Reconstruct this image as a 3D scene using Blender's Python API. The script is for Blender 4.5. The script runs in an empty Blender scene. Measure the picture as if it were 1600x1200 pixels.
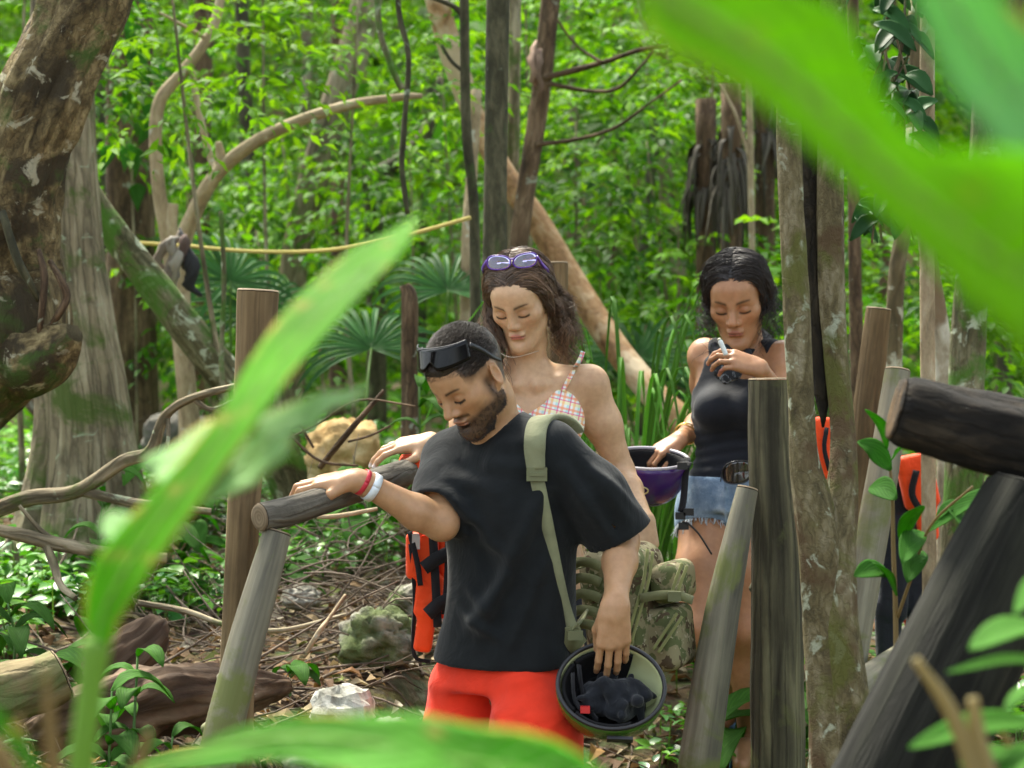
import bpy, math, random
import numpy as np
random.seed(7)
RG = np.random.default_rng(7)
SC = bpy.context.scene
COL = SC.collection
F = 3778.0          # focal length in pixels of the 1600 px wide photograph
CZ = 1.5            # camera height
def P(px, py, d): return np.array([(px-800.0)*d/F, d, CZ-(py-600.0)*d/F])

# ---------------------------------------------------------------- camera, sky, sun, exposure
cam = bpy.data.cameras.new('camera'); cam.lens = 85.0; cam.sensor_width = 36.0
cam.clip_start = 0.05; cam.clip_end = 400
cam.dof.use_dof = True; cam.dof.focus_distance = 5.95; cam.dof.aperture_fstop = 4.6
camo = bpy.data.objects.new('camera', cam); COL.objects.link(camo)
camo.location = (0, 0, CZ); camo.rotation_euler = (math.radians(90), 0, 0); SC.camera = camo
w = bpy.data.worlds.new('World'); SC.world = w; w.use_nodes = True
wt = w.node_tree; bg = wt.nodes['Background']
sky = wt.nodes.new('ShaderNodeTexSky'); sky.sky_type = 'NISHITA'; sky.sun_disc = False
SUN_EL, SUN_AZ = 58.0, -28.0           # azimuth from +Y towards +X
sky.sun_elevation = math.radians(SUN_EL); sky.sun_rotation = math.radians(SUN_AZ)
sky.air_density = 1.0; sky.dust_density = 3.0; sky.ozone_density = 0.6
hsv = wt.nodes.new('ShaderNodeHueSaturation'); hsv.inputs['Saturation'].default_value = .45      # thin cloud veils the blue
wt.links.new(sky.outputs[0], hsv.inputs['Color']); wt.links.new(hsv.outputs[0], bg.inputs[0]); bg.inputs[1].default_value = 0.13
sl = bpy.data.lights.new('sun', 'SUN'); sl.energy = 3.4; sl.angle = math.radians(11); sl.color = (1.0, 0.94, 0.80)
so = bpy.data.objects.new('sun', sl); COL.objects.link(so)
so.rotation_euler = (math.radians(90-SUN_EL), 0, math.radians(180-SUN_AZ)); so.location = (0, 0, 20)
SC.view_settings.view_transform = 'Standard'; SC.view_settings.look = 'None'
SC.view_settings.exposure = 2.14; SC.view_settings.gamma = 1.0
SC.cycles.use_denoising = True; SC.cycles.max_bounces = 8; SC.cycles.transparent_max_bounces = 8
SC.cycles.transmission_bounces = 5; SC.cycles.diffuse_bounces = 4; SC.cycles.glossy_bounces = 3
SC.cycles.use_adaptive_sampling = True; SC.cycles.adaptive_threshold = 0.015
SC.cycles.sample_clamp_indirect = 6.0; SC.cycles.caustics_reflective = False; SC.cycles.caustics_refractive = False

# ---------------------------------------------------------------- helpers
def unit(v):
    v = np.asarray(v, float); n = np.linalg.norm(v, axis=-1, keepdims=True); return v/np.maximum(n, 1e-9)
def _h(ix, iy, iz, s):
    n = (ix*374761393 + iy*668265263 + iz*2147483647 + s*974634777).astype(np.int64) & 0xffffffff
    n = ((n ^ (n >> 13))*1274126177) & 0xffffffff
    n = (n ^ (n >> 16)) & 0xffffff
    return n/float(0xffffff)
def vnoise(p, s=0):
    p = np.asarray(p, float); i = np.floor(p).astype(np.int64); f = p-i; f = f*f*(3-2*f)
    x, y, z = i[..., 0], i[..., 1], i[..., 2]; fx, fy, fz = f[..., 0], f[..., 1], f[..., 2]
    def L(a, b, t): return a+(b-a)*t
    c = [[[_h(x+a, y+b, z+e, s) for e in (0, 1)] for b in (0, 1)] for a in (0, 1)]
    return L(L(L(c[0][0][0], c[1][0][0], fx), L(c[0][1][0], c[1][1][0], fx), fy),
             L(L(c[0][0][1], c[1][0][1], fx), L(c[0][1][1], c[1][1][1], fx), fy), fz)*2-1
def fbm(p, o=4, s=0):
    p = np.asarray(p, float); r = 0; a = .5
    for k in range(o): r = r+a*vnoise(p*2**k, s+k*17); a *= .5
    return r
def catmull(pts, n):
    pts = np.asarray(pts, float); m = len(pts)
    if m == 2: t = np.linspace(0, 1, n)[:, None]; return pts[0]*(1-t)+pts[1]*t
    q = np.vstack([2*pts[0]-pts[1], pts, 2*pts[-1]-pts[-2]])
    tt = np.linspace(0, m-1, n); i = np.minimum(tt.astype(int), m-2); t = (tt-i)[:, None]
    a, b, c, d = q[i], q[i+1], q[i+2], q[i+3]
    return .5*(2*b+(c-a)*t+(2*a-5*b+4*c-d)*t*t+(3*b-a-3*c+d)*t**3)

def make_mesh(name, V, polys, mat=None, parent=None, smooth=True, col=None, bk=None, mats=None, mi=None):
    """polys: list of int arrays (n,k). One mesh object."""
    V = np.asarray(V, np.float32)
    if not isinstance(polys, (list, tuple)): polys = [polys]
    polys = [np.asarray(p, np.int32) for p in polys if len(p)]
    me = bpy.data.meshes.new(name)
    me.vertices.add(len(V)); me.vertices.foreach_set('co', V.ravel())
    nl = sum(p.size for p in polys); npoly = sum(len(p) for p in polys)
    me.loops.add(nl); me.loops.foreach_set('vertex_index', np.concatenate([p.ravel() for p in polys]))
    me.polygons.add(npoly)
    tot = np.concatenate([np.full(len(p), p.shape[1], np.int32) for p in polys])
    st = np.concatenate([[0], np.cumsum(tot)[:-1]]).astype(np.int32)
    me.polygons.foreach_set('loop_start', st); me.polygons.foreach_set('loop_total', tot)
    if mi is not None: me.polygons.foreach_set('material_index', np.asarray(mi, np.int32))
    me.update(calc_edges=True)
    me.polygons.foreach_set('use_smooth', np.full(npoly, bool(smooth)))
    if col is not None:
        a = me.color_attributes.new('Col', 'FLOAT_COLOR', 'POINT'); c = np.ones((len(V), 4), np.float32); c[:, :3] = col
        a.data.foreach_set('color', c.ravel())
    if bk is not None:
        a = me.attributes.new('bk', 'FLOAT_VECTOR', 'POINT'); a.data.foreach_set('vector', np.asarray(bk, np.float32).ravel())
    for m in (mats or ([mat] if mat else [])): me.materials.append(m)
    o = bpy.data.objects.new(name, me); COL.objects.link(o)
    if parent is not None:
        o.parent = parent; o.matrix_parent_inverse = parent.matrix_basis.inverted()
    return o
def tag(o, label=None, cat=None, group=None, kind=None):
    if label: o['label'] = label
    if cat: o['category'] = cat
    if group: o['group'] = group
    if kind: o['kind'] = kind
    return o
def thing(name, label, cat, loc=(0, 0, 0), group=None):
    o = bpy.data.objects.new(name, None); COL.objects.link(o); o.location = tuple(loc); o.empty_display_size = .05
    return tag(o, label, cat, group)
class Bag:
    """collects pieces of geometry for ONE mesh object"""
    def __init__(s): s.V = []; s.P = {}; s.C = []; s.B = []; s.n = 0
    def add(s, V, polys, col=None, bk=None):
        V = np.asarray(V, float)
        for p in polys:
            p = np.asarray(p)
            if len(p): s.P.setdefault(p.shape[1], []).append(p+s.n)
        s.V.append(V); s.n += len(V)
        c = np.ones((len(V), 3)); c[:] = .5 if col is None else col
        s.C.append(c); s.B.append(np.zeros((len(V), 3)) if bk is None else bk)
    def build(s, name, mat, parent=None, smooth=True):
        return make_mesh(name, np.vstack(s.V), [np.vstack(v) for v in s.P.values()], mat, parent, smooth, np.vstack(s.C), np.vstack(s.B))

def frames(path):
    t = np.gradient(path, axis=0); t = unit(t)
    ref = np.array([0, 0, 1.]) if abs(t[0, 2]) < .8 else np.array([0, -1., 0])
    n = np.zeros_like(path); n[0] = unit(np.cross(np.cross(t[0], ref), t[0]))
    for i in range(1, len(path)):
        v = n[i-1]-t[i]*np.dot(n[i-1], t[i]); n[i] = unit(v)
    return t, n, np.cross(t, n)
def tube(path, rad, sides=10, amp=0, freq=(6, 2), seed=0, caps=True, flat=1.0, shape=None):
    path = np.asarray(path, float); m = len(path); rad = np.broadcast_to(rad, (m,)).astype(float)
    t, n, b = frames(path)
    L = np.concatenate([[0], np.cumsum(np.linalg.norm(np.diff(path, axis=0), axis=1))])
    a = np.arange(sides)/sides*2*math.pi
    R = rad[:, None]*np.ones(sides)
    ca, sa = np.cos(a)[None], np.sin(a)[None]
    bk = np.stack([R*ca, R*sa, L[:, None]+0*ca], -1)
    if amp:
        q = np.stack([ca*freq[0]*.6+0*R, sa*freq[0]*.6+0*R, L[:, None]*freq[1]+0*R], -1)+seed*7.3
        R = R*(1+amp*fbm(q, 4, seed)*2+amp*.7*vnoise(q*[3.7, 3.7, .8], seed+31))
    if shape is not None: R = R*shape(a[None, :], L[:, None]/max(L[-1], 1e-6))
    V = path[:, None]+n[:, None]*(R*ca)[..., None]+b[:, None]*(R*sa*flat)[..., None]
    V = V.reshape(-1, 3); bk = bk.reshape(-1, 3)+seed*3.17
    i = np.arange(m-1)[:, None]*sides; j = np.arange(sides)[None]; k = (j+1) % sides
    Q = np.stack([i+j, i+k, i+k+sides, i+j+sides], -1).reshape(-1, 4)
    polys = [Q]
    if caps:
        V = np.vstack([V, path[0], path[-1]]); bk = np.vstack([bk, bk[0]*[0, 0, 1], bk[-1]*[0, 0, 1]])
        s0 = m*sides; jj = np.arange(sides); kk = (jj+1) % sides
        polys.append(np.stack([kk, jj, jj*0+s0], -1)); polys.append(np.stack([(m-1)*sides+jj, (m-1)*sides+kk, jj*0+s0+1], -1))
    return V, polys, bk
def box(c, h, R=None):
    c = np.asarray(c, float); h = np.asarray(h, float)
    s = np.array([[x, y, z] for x in (-1, 1) for y in (-1, 1) for z in (-1, 1)])*h
    if R is not None: s = s@np.asarray(R).T
    return s+c, [np.array([[0, 1, 3, 2], [4, 6, 7, 5], [0, 4, 5, 1], [2, 3, 7, 6], [0, 2, 6, 4], [1, 5, 7, 3]])]
def strap(path, width_dir, wid, th):
    """flat webbing with thickness along a path"""
    path = np.asarray(path, float); m = len(path); t = unit(np.gradient(path, axis=0))
    wd = np.broadcast_to(np.asarray(width_dir, float), path.shape); wd = unit(wd-t*np.sum(wd*t, 1, keepdims=True)); nn = np.cross(t, wd)
    wid = np.broadcast_to(wid, (m,))[:, None]
    r = np.stack([path+wd*wid/2+nn*th/2, path-wd*wid/2+nn*th/2, path-wd*wid/2-nn*th/2, path+wd*wid/2-nn*th/2], 1)
    V = r.reshape(-1, 3); i = np.arange(m-1)[:, None]*4; j = np.arange(4)[None]; k = (j+1) % 4
    Q = np.stack([i+j, i+k, i+k+4, i+j+4], -1).reshape(-1, 4)
    L = np.concatenate([[0], np.cumsum(np.linalg.norm(np.diff(path, axis=0), axis=1))])
    bk = np.stack([np.tile([.5, -.5, -.5, .5], m)*np.repeat(wid[:, 0], 4), np.tile([1, 1, -1, -1], m)*th, np.repeat(L, 4)], -1)
    return V, [Q, np.array([[3, 2, 1, 0], [4*m-4, 4*m-3, 4*m-2, 4*m-1]])], bk

# ---- node helper
class NT:
    def __init__(s, name):
        s.m = bpy.data.materials.new(name); s.m.use_nodes = True; s.t = s.m.node_tree; s.t.nodes.clear()
        s.out = s.t.nodes.new('ShaderNodeOutputMaterial')
    def n(s, typ, inp=None, **pr):
        nd = s.t.nodes.new('ShaderNode'+typ)
        for k, v in pr.items(): setattr(nd, k, v)
        for k, v in (inp or {}).items():
            if isinstance(v, bpy.types.NodeSocket): s.t.links.new(v, nd.inputs[k])
            else: nd.inputs[k].default_value = v
        return nd
    def ramp(s, fac, stops, interp='LINEAR'):
        r = s.t.nodes.new('ShaderNodeValToRGB'); r.color_ramp.interpolation = interp; e = r.color_ramp.elements
        while len(e) < len(stops): e.new(0.5)
        for el, (p, c) in zip(e, stops):
            el.position = p; el.color = (*c, 1) if hasattr(c, '__len__') else (c, c, c, 1)
        s.t.links.new(fac, r.inputs[0]); return r.outputs[0]
    def attr(s, name, out='Vector'): return s.n('Attribute', attribute_name=name).outputs[out]
    def map(s, vec, sc): return s.n('Mapping', {'Vector': vec, 'Scale': sc}).outputs[0]
    def noise(s, vec, scale, det=4, rough=.55, dist=0, out=0):
        return s.n('TexNoise', {'Vector': vec, 'Scale': scale, 'Detail': det, 'Roughness': rough, 'Distortion': dist}).outputs[out]
    def mix(s, f, a, b, mode='MIX'):
        nd = s.t.nodes.new('ShaderNodeMix'); nd.data_type = 'RGBA'; nd.blend_type = mode
        for k, v in ((0, f), (6, a), (7, b)):
            if isinstance(v, bpy.types.NodeSocket): s.t.links.new(v, nd.inputs[k])
            else: nd.inputs[k].default_value = (*v, 1) if hasattr(v, '__len__') else v
        return nd.outputs[2]
    def math(s, op, a, b=0.0, clamp=False):
        nd = s.n('Math', {0: a, 1: b}, operation=op); nd.use_clamp = clamp; return nd.outputs[0]
    def bump(s, h, strength=.5, dist=.01, nrm=None):
        i = {'Height': h, 'Strength': strength, 'Distance': dist}
        if nrm is not None: i['Normal'] = nrm
        return s.n('Bump', i).outputs[0]
    def pbr(s, color, rough=.6, nrm=None, spec=.4, link=True, **kw):
        i = {'Base Color': color if isinstance(color, bpy.types.NodeSocket) else (*color, 1), 'Roughness': rough, 'Specular IOR Level': spec}
        if nrm is not None: i['Normal'] = nrm
        i.update(kw)
        b = s.n('BsdfPrincipled', i)
        if link: s.t.links.new(b.outputs[0], s.out.inputs[0])
        return b.outputs[0]

def bark_mat(name, dark, mid, light, lichen=None, lam=.55, moss=None, mam=.6, streak=.22, scale=9., crack=.6, rough=.85, bump=.9, patch=None, pth=.5):
    t = NT(name); v = t.attr('bk')
    sv = t.map(v, (1, 1, streak))
    n1 = t.noise(sv, scale*3, 7, .62, .4)
    n2 = t.noise(t.map(v, (1, 1, .5)), scale*.6, 5, .6)
    f = t.math('ADD', t.math('MULTIPLY', n1, .62), t.math('MULTIPLY', n2, .38))
    c = t.ramp(f, [(.34, dark), (.5, mid), (.66, light)])
    vd = t.n('VectorMath', {0: v, 1: t.n('VectorMath', {0: t.noise(v, scale*1.6, 4, .6, 0, 1), 1: tuple(q*min(streak*1.6, 1) for q in (.12, .12, .35))}, operation='MULTIPLY').outputs[0]}, operation='ADD').outputs[0]
    vo = t.n('TexVoronoi', {'Vector': t.map(vd, (1, 1, streak*.8)), 'Scale': scale*4.2, 'Randomness': 1.0}, feature='DISTANCE_TO_EDGE').outputs[0]
    ck = t.ramp(t.math('ADD', vo, t.math('MULTIPLY', t.math('SUBTRACT', n2, .5), .35)), [(0, 0.0), (.14, 1.0)])
    c = t.mix(t.math('MULTIPLY', t.math('SUBTRACT', 1.0, ck), crack), c, dark)
    if patch:
        n4 = t.noise(v, scale*.35, 4, .6, .3); c = t.mix(t.ramp(n4, [(pth, 0.), (pth+.06, 1.)]), c, t.mix(t.math('MULTIPLY', n1, .45), patch, mid))
    if lichen:
        n3 = t.noise(v, scale*1.3, 5, .6, .6)
        c = t.mix(t.ramp(n3, [(lam, 0.), (lam+.05, .85)]), c, lichen)
    if moss:
        n5 = t.noise(v, scale*.55, 6, .65, .5)
        c = t.mix(t.ramp(n5, [(mam-.05, 0.), (mam+.06, .9)]), c, moss)
    h = t.math('ADD', t.math('MULTIPLY', n1, .8), t.math('MULTIPLY', ck, .35*crack))
    t.pbr(c, rough, t.bump(h, bump, .012), .25)
    return t.m
def leaf_mat(name, mult=(1, 1, 1), trans=.4, rough=.42, tmul=(1.5, 1.35, .5), spec=.45, vein=False):
    t = NT(name); c = t.attr('Col', 'Color')
    c = t.mix(1.0, c, mult, 'MULTIPLY')
    nrm = None
    if vein:
        v = t.attr('bk')
        wv = t.n('TexWave', {'Vector': t.map(v, (1, 1, 1)), 'Scale': 1.0, 'Distortion': .6, 'Detail': 1.0}, wave_type='BANDS', bands_direction='Y').outputs[1]
        nz = t.noise(v, 1.3, 4)
        c = t.mix(t.math('MULTIPLY', t.ramp(wv, [(.6, 0.), (.98, 1.)]), .6), c, t.mix(1.0, c, (1.5, 1.4, 1.2), 'MULTIPLY'))
        c = t.mix(t.ramp(nz, [(.35, 0.), (.65, .8)]), c, t.mix(1.0, c, (.6, .62, .5), 'MULTIPLY'))
        nrm = t.bump(wv, .25, .004)
    b = t.pbr(c, rough, nrm, spec, link=False)
    tr = t.n('BsdfTranslucent', {'Color': t.mix(1.0, c, tmul, 'MULTIPLY')}).outputs[0]
    mx = t.n('MixShader', {0: trans, 1: b, 2: tr}).outputs[0]
    t.t.links.new(mx, t.out.inputs[0]); return t.m
def col_mat(name, rough=.6, nscale=0, namp=.15, bump=0, bscale=60, spec=.4, **kw):
    t = NT(name); c = t.attr('Col', 'Color'); nrm = None
    g = t.n('TexCoord').outputs['Object']
    if nscale:
        nz = t.noise(g, nscale, 5); c = t.mix(1.0, c, t.ramp(nz, [(.25, 1-namp), (.75, 1+namp)]), 'MULTIPLY')
    if bump: nrm = t.bump(t.noise(g, bscale, 4), bump, .004)
    t.pbr(c, rough, nrm, spec, **kw); return t.m
def plain(name, color, rough=.5, spec=.5, nscale=0, bump=0, **kw):
    t = NT(name); nrm = None; c = color; g = t.n('TexCoord').outputs['Object']
    if nscale:
        nz = t.noise(g, nscale, 5); c = t.mix(nz, tuple(.7*x for x in color), tuple(min(1.25*x, 1) for x in color))
        if bump: nrm = t.bump(nz, bump, .004)
    t.pbr(c, rough, nrm, spec, **kw); return t.m

# ---- leaves in bulk: 5 vertices and 4 triangles each, or a finer blade
def leaf_arrays(pos, dr, up, L, W, fold=.25, fine=False, droop=.2):
    N = len(pos); dr = unit(dr); sd = unit(np.cross(dr, up)); nn = np.cross(sd, dr)
    L = np.broadcast_to(L, (N,))[:, None]; W = np.broadcast_to(W, (N,))[:, None]
    if not fine:
        b = pos; m = pos+dr*L*.45-nn*0; tip = pos+dr*L-nn*L*droop
        l = m+sd*W/2+nn*W*fold/2; r = m-sd*W/2+nn*W*fold/2
        V = np.stack([b, l, m, r, tip], 1).reshape(-1, 3)
        i = np.arange(N)[:, None]*5
        T = np.concatenate([i+[0, 2, 1], i+[0, 3, 2], i+[1, 2, 4], i+[2, 3, 4]], 1).reshape(-1, 3)
        return V, T, 5
    ts = np.array([0, .12, .32, .55, .78, 1.0]); ws = np.array([.06, .62, 1.0, .92, .52, .02]); k = len(ts)
    rows = []
    for a, q in zip(ts, ws):
        c = pos+dr*L*a-nn*L*droop*a*a
        rows += [c+sd*W/2*q+nn*W*fold*q/2, c, c-sd*W/2*q+nn*W*fold*q/2]
    V = np.stack(rows, 1).reshape(-1, 3); i = np.arange(N)[:, None]*(3*k)
    q = []
    for a in range(k-1):
        o = a*3; q += [i+[o, o+1, o+4, o+3], i+[o+1, o+2, o+5, o+4]]
    return V, np.concatenate(q, 1).reshape(-1, 4), 3*k
def spray_leaves(o, d, Ls, n, ll, lw, rs, droop=.3):
    """pinnate sprays: returns pos, dir, up for n leaves on each of N sprays"""
    N = len(o); d = unit(d); z = np.array([0, 0, 1.]); s = unit(np.cross(d, z)+1e-6)
    t = (np.arange(n)+.6)/n; t = t[None, :, None]+rs.normal(0, .02, (N, n, 1))
    side = np.where(np.arange(n) % 2 == 0, 1., -1.)[None, :, None]; side = np.broadcast_to(side, (N, n, 1)).copy(); side[:, -1] = 0
    Lc = np.broadcast_to(Ls, (N,))[:, None, None]
    pos = o[:, None]+d[:, None]*Lc*t-z*droop*Lc*t*t
    dr = unit(d[:, None]*.6+s[:, None]*side*.8+rs.normal(0, .22, (N, n, 3))-z*.25)
    up = unit(z+rs.normal(0, .35, (N, n, 3)))
    sc = (1-.35*np.abs(t-.5))*rs.uniform(.75, 1.2, (N, n, 1))
    return pos.reshape(-1, 3), dr.reshape(-1, 3), up.reshape(-1, 3), (ll*sc).reshape(-1), (lw*sc).reshape(-1)
GREENS = np.array([[.050, .170, .012], [.072, .225, .014], [.115, .300, .018], [.036, .125, .014], [.150, .345, .022], [.036, .145, .030]])
def leaf_colors(N, n, rs, w=None, mul=1.0, jit=.22):
    base = GREENS[rs.choice(len(GREENS), N, p=w)]*rs.uniform(1-jit, 1+jit, (N, 1))
    c = np.repeat(base, n, 0)*rs.uniform(.8, 1.2, (N*n, 1))*mul
    return c
def sprays_into(bag, o, d, Ls, n, ll, lw, rs, w=None, mul=1.0, fine=False, droop=.3):
    pos, dr, up, L, W = spray_leaves(o, d, Ls, n, ll, lw, rs, droop)
    V, T, k = leaf_arrays(pos, dr, up, L, W, fine=fine)
    c = leaf_colors(len(o), n, rs, w, mul); bag.add(V, [T], np.repeat(c, k, 0))
# ================================================================ the setting: ground
def ground_z(x, y):
    x = np.asarray(x, float); y = np.asarray(y, float)
    bank = np.interp(y, [-6, 0, 4, 5, 6, 8, 10, 13, 20, 38, 60, 90], [-.05, 0, .25, .43, .56, .74, .92, 1.08, 1.24, 1.6, 16, 34])
    path = np.interp(y, [-6, 5.6, 6.45, 7.0, 7.4, 8, 9, 10, 13, 20, 38, 60, 90], [-.05, 0, .14, .36, .46, .6, .72, .83, 1.05, 1.24, 1.6, 16, 34])
    xc = np.interp(y, [-6, 4, 5.8, 7, 8.5, 10, 13, 20], [-.1, -.05, .02, .55, 1.1, 1.7, 2.6, 5])
    q = np.abs(x-xc); lo = np.where(x < xc, .50, 1.2); hi = np.where(x < xc, .85, 2.4)
    k = np.clip((q-lo)/(hi-lo), 0, 1); k = k*k*(3-2*k)
    return path*(1-k)+bank*k
def gz(x, y):
    x = np.asarray(x, float); y = np.asarray(y, float)
    p = np.stack([x, y, 0*x], -1)
    return ground_z(x, y)+.05*fbm(p*1.3, 3, 3)+.02*fbm(p*5, 3, 8)
def gp(px, d, dz=0):
    x = (px-800)*d/F; return np.array([x, d, float(gz(x, d))+dz])
t = NT('forest_soil'); v = t.n('TexCoord').outputs['Object']
a = t.noise(v, 3.2, 6, .6); b = t.noise(v, 38, 6, .7); c3 = t.n('TexVoronoi', {'Vector': v, 'Scale': 26.0}).outputs[1]
c = t.ramp(t.math('ADD', t.math('MULTIPLY', a, .45), t.math('MULTIPLY', b, .55)), [(.32, (.035, .024, .014)), (.5, (.115, .082, .048)), (.66, (.25, .20, .125))])
c = t.mix(t.math('MULTIPLY', t.ramp(t.noise(v, 1.7, 4), [(.5, 0.), (.62, 1.)]), .55), c, (.05, .09, .02))
c = t.mix(.22, c, c3, 'OVERLAY')
t.pbr(c, .95, t.bump(b, .9, .03), .15); M_SOIL = t.m
def axis(*segs): return np.concatenate([np.arange(a, b, s) for a, b, s in segs])
gx = axis((-30, -5, 1.0), (-5, 5, .09), (5, 30.1, 1.0)); gy = axis((-6, 4.5, .6), (4.5, 13, .08), (13, 20, .25), (20, 91, 1.5))
X, Y = np.meshgrid(gx, gy, indexing='ij'); Z = gz(X, Y)
nx, ny = len(gx), len(gy); I = np.arange(nx*ny).reshape(nx, ny)
Q = np.stack([I[:-1, :-1], I[1:, :-1], I[1:, 1:], I[:-1, 1:]], -1).reshape(-1, 4)
o = make_mesh('ground', np.stack([X, Y, Z], -1).reshape(-1, 3), Q, M_SOIL); o['kind'] = 'structure'

# ---- leaf litter, twig litter, low ground cover: nobody could count them
M_DRY = leaf_mat('dry_leaf', trans=.12, rough=.75, tmul=(1, .9, .7), spec=.2)
M_LEAF = leaf_mat('green_leaf', mult=(.76, .76, .40), trans=.45, rough=.55, spec=.09)
M_HERB = leaf_mat('herb_leaf', mult=(.85, 1.0, 1.0), trans=.3, rough=.36)
rs = np.random.default_rng(11)
N = 17000
y = 5.0+rs.random(N)**1.5*9; x = rs.uniform(-1, 1, N)*(.26*y+.7); z = gz(x, y)+rs.uniform(.002, .03, N)
a = rs.uniform(0, 2*math.pi, N); dr = np.stack([np.cos(a), np.sin(a), rs.normal(0, .18, N)], -1)
up = unit(np.stack([rs.normal(0, .4, N), rs.normal(-.1, .4, N), np.ones(N)], -1))
L = rs.uniform(.035, .10, N); V, T, k = leaf_arrays(np.stack([x, y, z], -1), dr, up, L, L*rs.uniform(.35, .55, N), fold=.5, droop=.35)
pal = np.array([[.22, .14, .07], [.33, .24, .13], [.12, .07, .035], [.42, .34, .20], [.17, .085, .03], [.30, .17, .05], [.5, .44, .32], [.14, .16, .04]])
c = pal[rs.choice(8, N, p=[.2, .2, .18, .12, .12, .06, .06, .06])]*rs.uniform(.65, 1.2, (N, 1))
tag(make_mesh('leaf_litter', V, T, M_DRY, col=np.repeat(c, k, 0), smooth=False), 'brown and tan dead leaves covering the forest floor', 'leaf litter', kind='stuff')
bag = Bag(); M_TWIG = bark_mat('twig_bark', (.05, .04, .03), (.16, .12, .085), (.30, .25, .19), scale=25, crack=.2)
for i in range(620):
    d = 5.4+rs.random()**1.3*6; px = rs.uniform(-60, 720) if rs.random() < .86 else rs.uniform(900, 1600)
    p = gp(px, d, rs.uniform(.0, .04)); ang = rs.uniform(0, math.pi); L = rs.uniform(.15, .75)
    q = [p]; dirv = np.array([math.cos(ang), math.sin(ang)*.8, rs.normal(.08, .16)])
    for s in range(5):
        dirv = dirv+rs.normal(0, .22, 3)*[1, 1, .7]; n_ = q[-1]+unit(dirv)*L/5
        n_[2] = max(n_[2], float(gz(n_[0], n_[1]))+.004); q.append(n_)
    r = rs.uniform(.0018, .006); V, T, bk = tube(catmull(q, 9), np.linspace(r, r*.35, 9), 5, seed=i); bag.add(V, T, bk=bk)
tag(bag.build('twig_litter', M_TWIG), 'tangle of thin dry twigs strewn over the leaf litter', 'twigs', kind='stuff')
# ground cover: rosettes of small leaves
bag = Bag(); N = 6400
y = 5.3+rs.random(N)**1.25*8.5; px = rs.uniform(-120, 1720, N)
keep = (px < 640) | (px > 1000); keep &= rs.random(N) < np.where(px < 640, 1, .42); cl = vnoise(np.stack([(px-800)*y/F*1.6, y*1.1, 0*y], -1), 5); keep &= (cl > -.22)
y, px = y[keep], px[keep]; x = (px-800)*y/F; z = gz(x, y); N = len(x); nl = 7
h = rs.uniform(.03, .20, N); base = np.repeat(np.stack([x, y, z], -1), nl, 0)
ang = rs.uniform(0, 6.283, N*nl); hh = np.repeat(h, nl)*rs.uniform(.5, 1.1, N*nl)
pos = base+np.stack([np.cos(ang)*.02, np.sin(ang)*.02, hh], -1); dr = np.stack([np.cos(ang), np.sin(ang), rs.normal(.15, .3, N*nl)], -1)
L = np.repeat(rs.uniform(.035, .095, N), nl)*rs.uniform(.7, 1.2, N*nl)
V, T, k = leaf_arrays(pos, dr, unit(np.array([0, 0, 1.])+rs.normal(0, .25, (N*nl, 3))), L, L*.5, fold=.25, fine=True, droop=.25)
c = leaf_colors(N, nl, rs, [.25, .25, .2, .1, .1, .1]); bag.add(V, [T], np.repeat(c, k, 0))
# their thin stems
st0 = base[::nl]; V, T, k = leaf_arrays(st0, np.tile([0, 0, 1.], (N, 1))+rs.normal(0, .15, (N, 3)), np.tile([0, -1., 0], (N, 1)), h*1.1, .006, fold=0, droop=0); bag.add(V, [T], np.array([.09, .16, .03]))
tag(bag.build('ground_cover', M_HERB), 'low green seedlings growing through the dead leaves', 'ground cover', kind='stuff')

# ---- the far wood: one mass of leaves, behind it only the slope
M_FAR = leaf_mat('far_leaf', mult=(.66, .68, .34), trans=.45, rough=.6, spec=.05)
bag = Bag(); rs = np.random.default_rng(21)
def far_mass(N, d0, d1, ll, lw, n, Ls, zmax, mul, w, pw=1.0, thr=-.05, fr=.55):
    y = d0+(d1-d0)*rs.random(N*3)**pw; x = rs.uniform(-1, 1, N*3)*(.26*y+2.2); zt = rs.random(N*3)
    g = ground_z(x, y); z = g-.2+zt*(zmax(y)-g+.2)
    cl = fbm(np.stack([x*fr, y*fr, z*fr*1.4], -1), 3, 9); kp = np.nonzero(cl > thr)[0][:N]
    o = np.stack([x, y, z], -1)[kp]; a = rs.uniform(0, 6.283, len(o)); d = np.stack([np.cos(a), np.sin(a)-.35, rs.normal(.05, .25, len(o))], -1)
    sprays_into(bag, o, d, rs.uniform(.6, 1.3, len(o))*Ls, n, ll, lw, rs, w, mul)
top = lambda y: 1.5+y*.175
far_mass(4800, 15, 24, .115, .05, 11, .55, top, 1.0, [.2, .25, .2, .15, .1, .1], thr=.02)
far_mass(700, 14, 26, .26, .12, 7, .6, top, .9, [.3, .25, .1, .25, 0., .1], thr=.02)
far_mass(6200, 24, 40, .17, .075, 10, .85, top, 1.0, [.15, .25, .25, .1, .2, .05], thr=.03, fr=.4)
far_mass(4200, 38, 60, .30, .14, 9, 1.4, lambda y: 2.5+y*.19, .6, [.1, .25, .3, .05, .3, 0.], thr=-.3)  # deepest leaves tinted darker, forest shade put into their colour
for sx in (-1, 1):                       # unseen foliage added at both sides to darken sidelight and fill side views
    N = 1900; y = rs.uniform(1.5, 30, N); x = sx*(.235*y+1.5+rs.uniform(.3, 6, N)); g = ground_z(x, y); o = np.stack([x, y, g+rs.uniform(.1, 6.5, N)], -1); a = rs.uniform(0, 6.283, N)
    sprays_into(bag, o, np.stack([np.cos(a), np.sin(a), rs.normal(0, .2, N)], -1), rs.uniform(.5, 1.1, N), 9, .22, .10, rs, None, .9)
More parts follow.
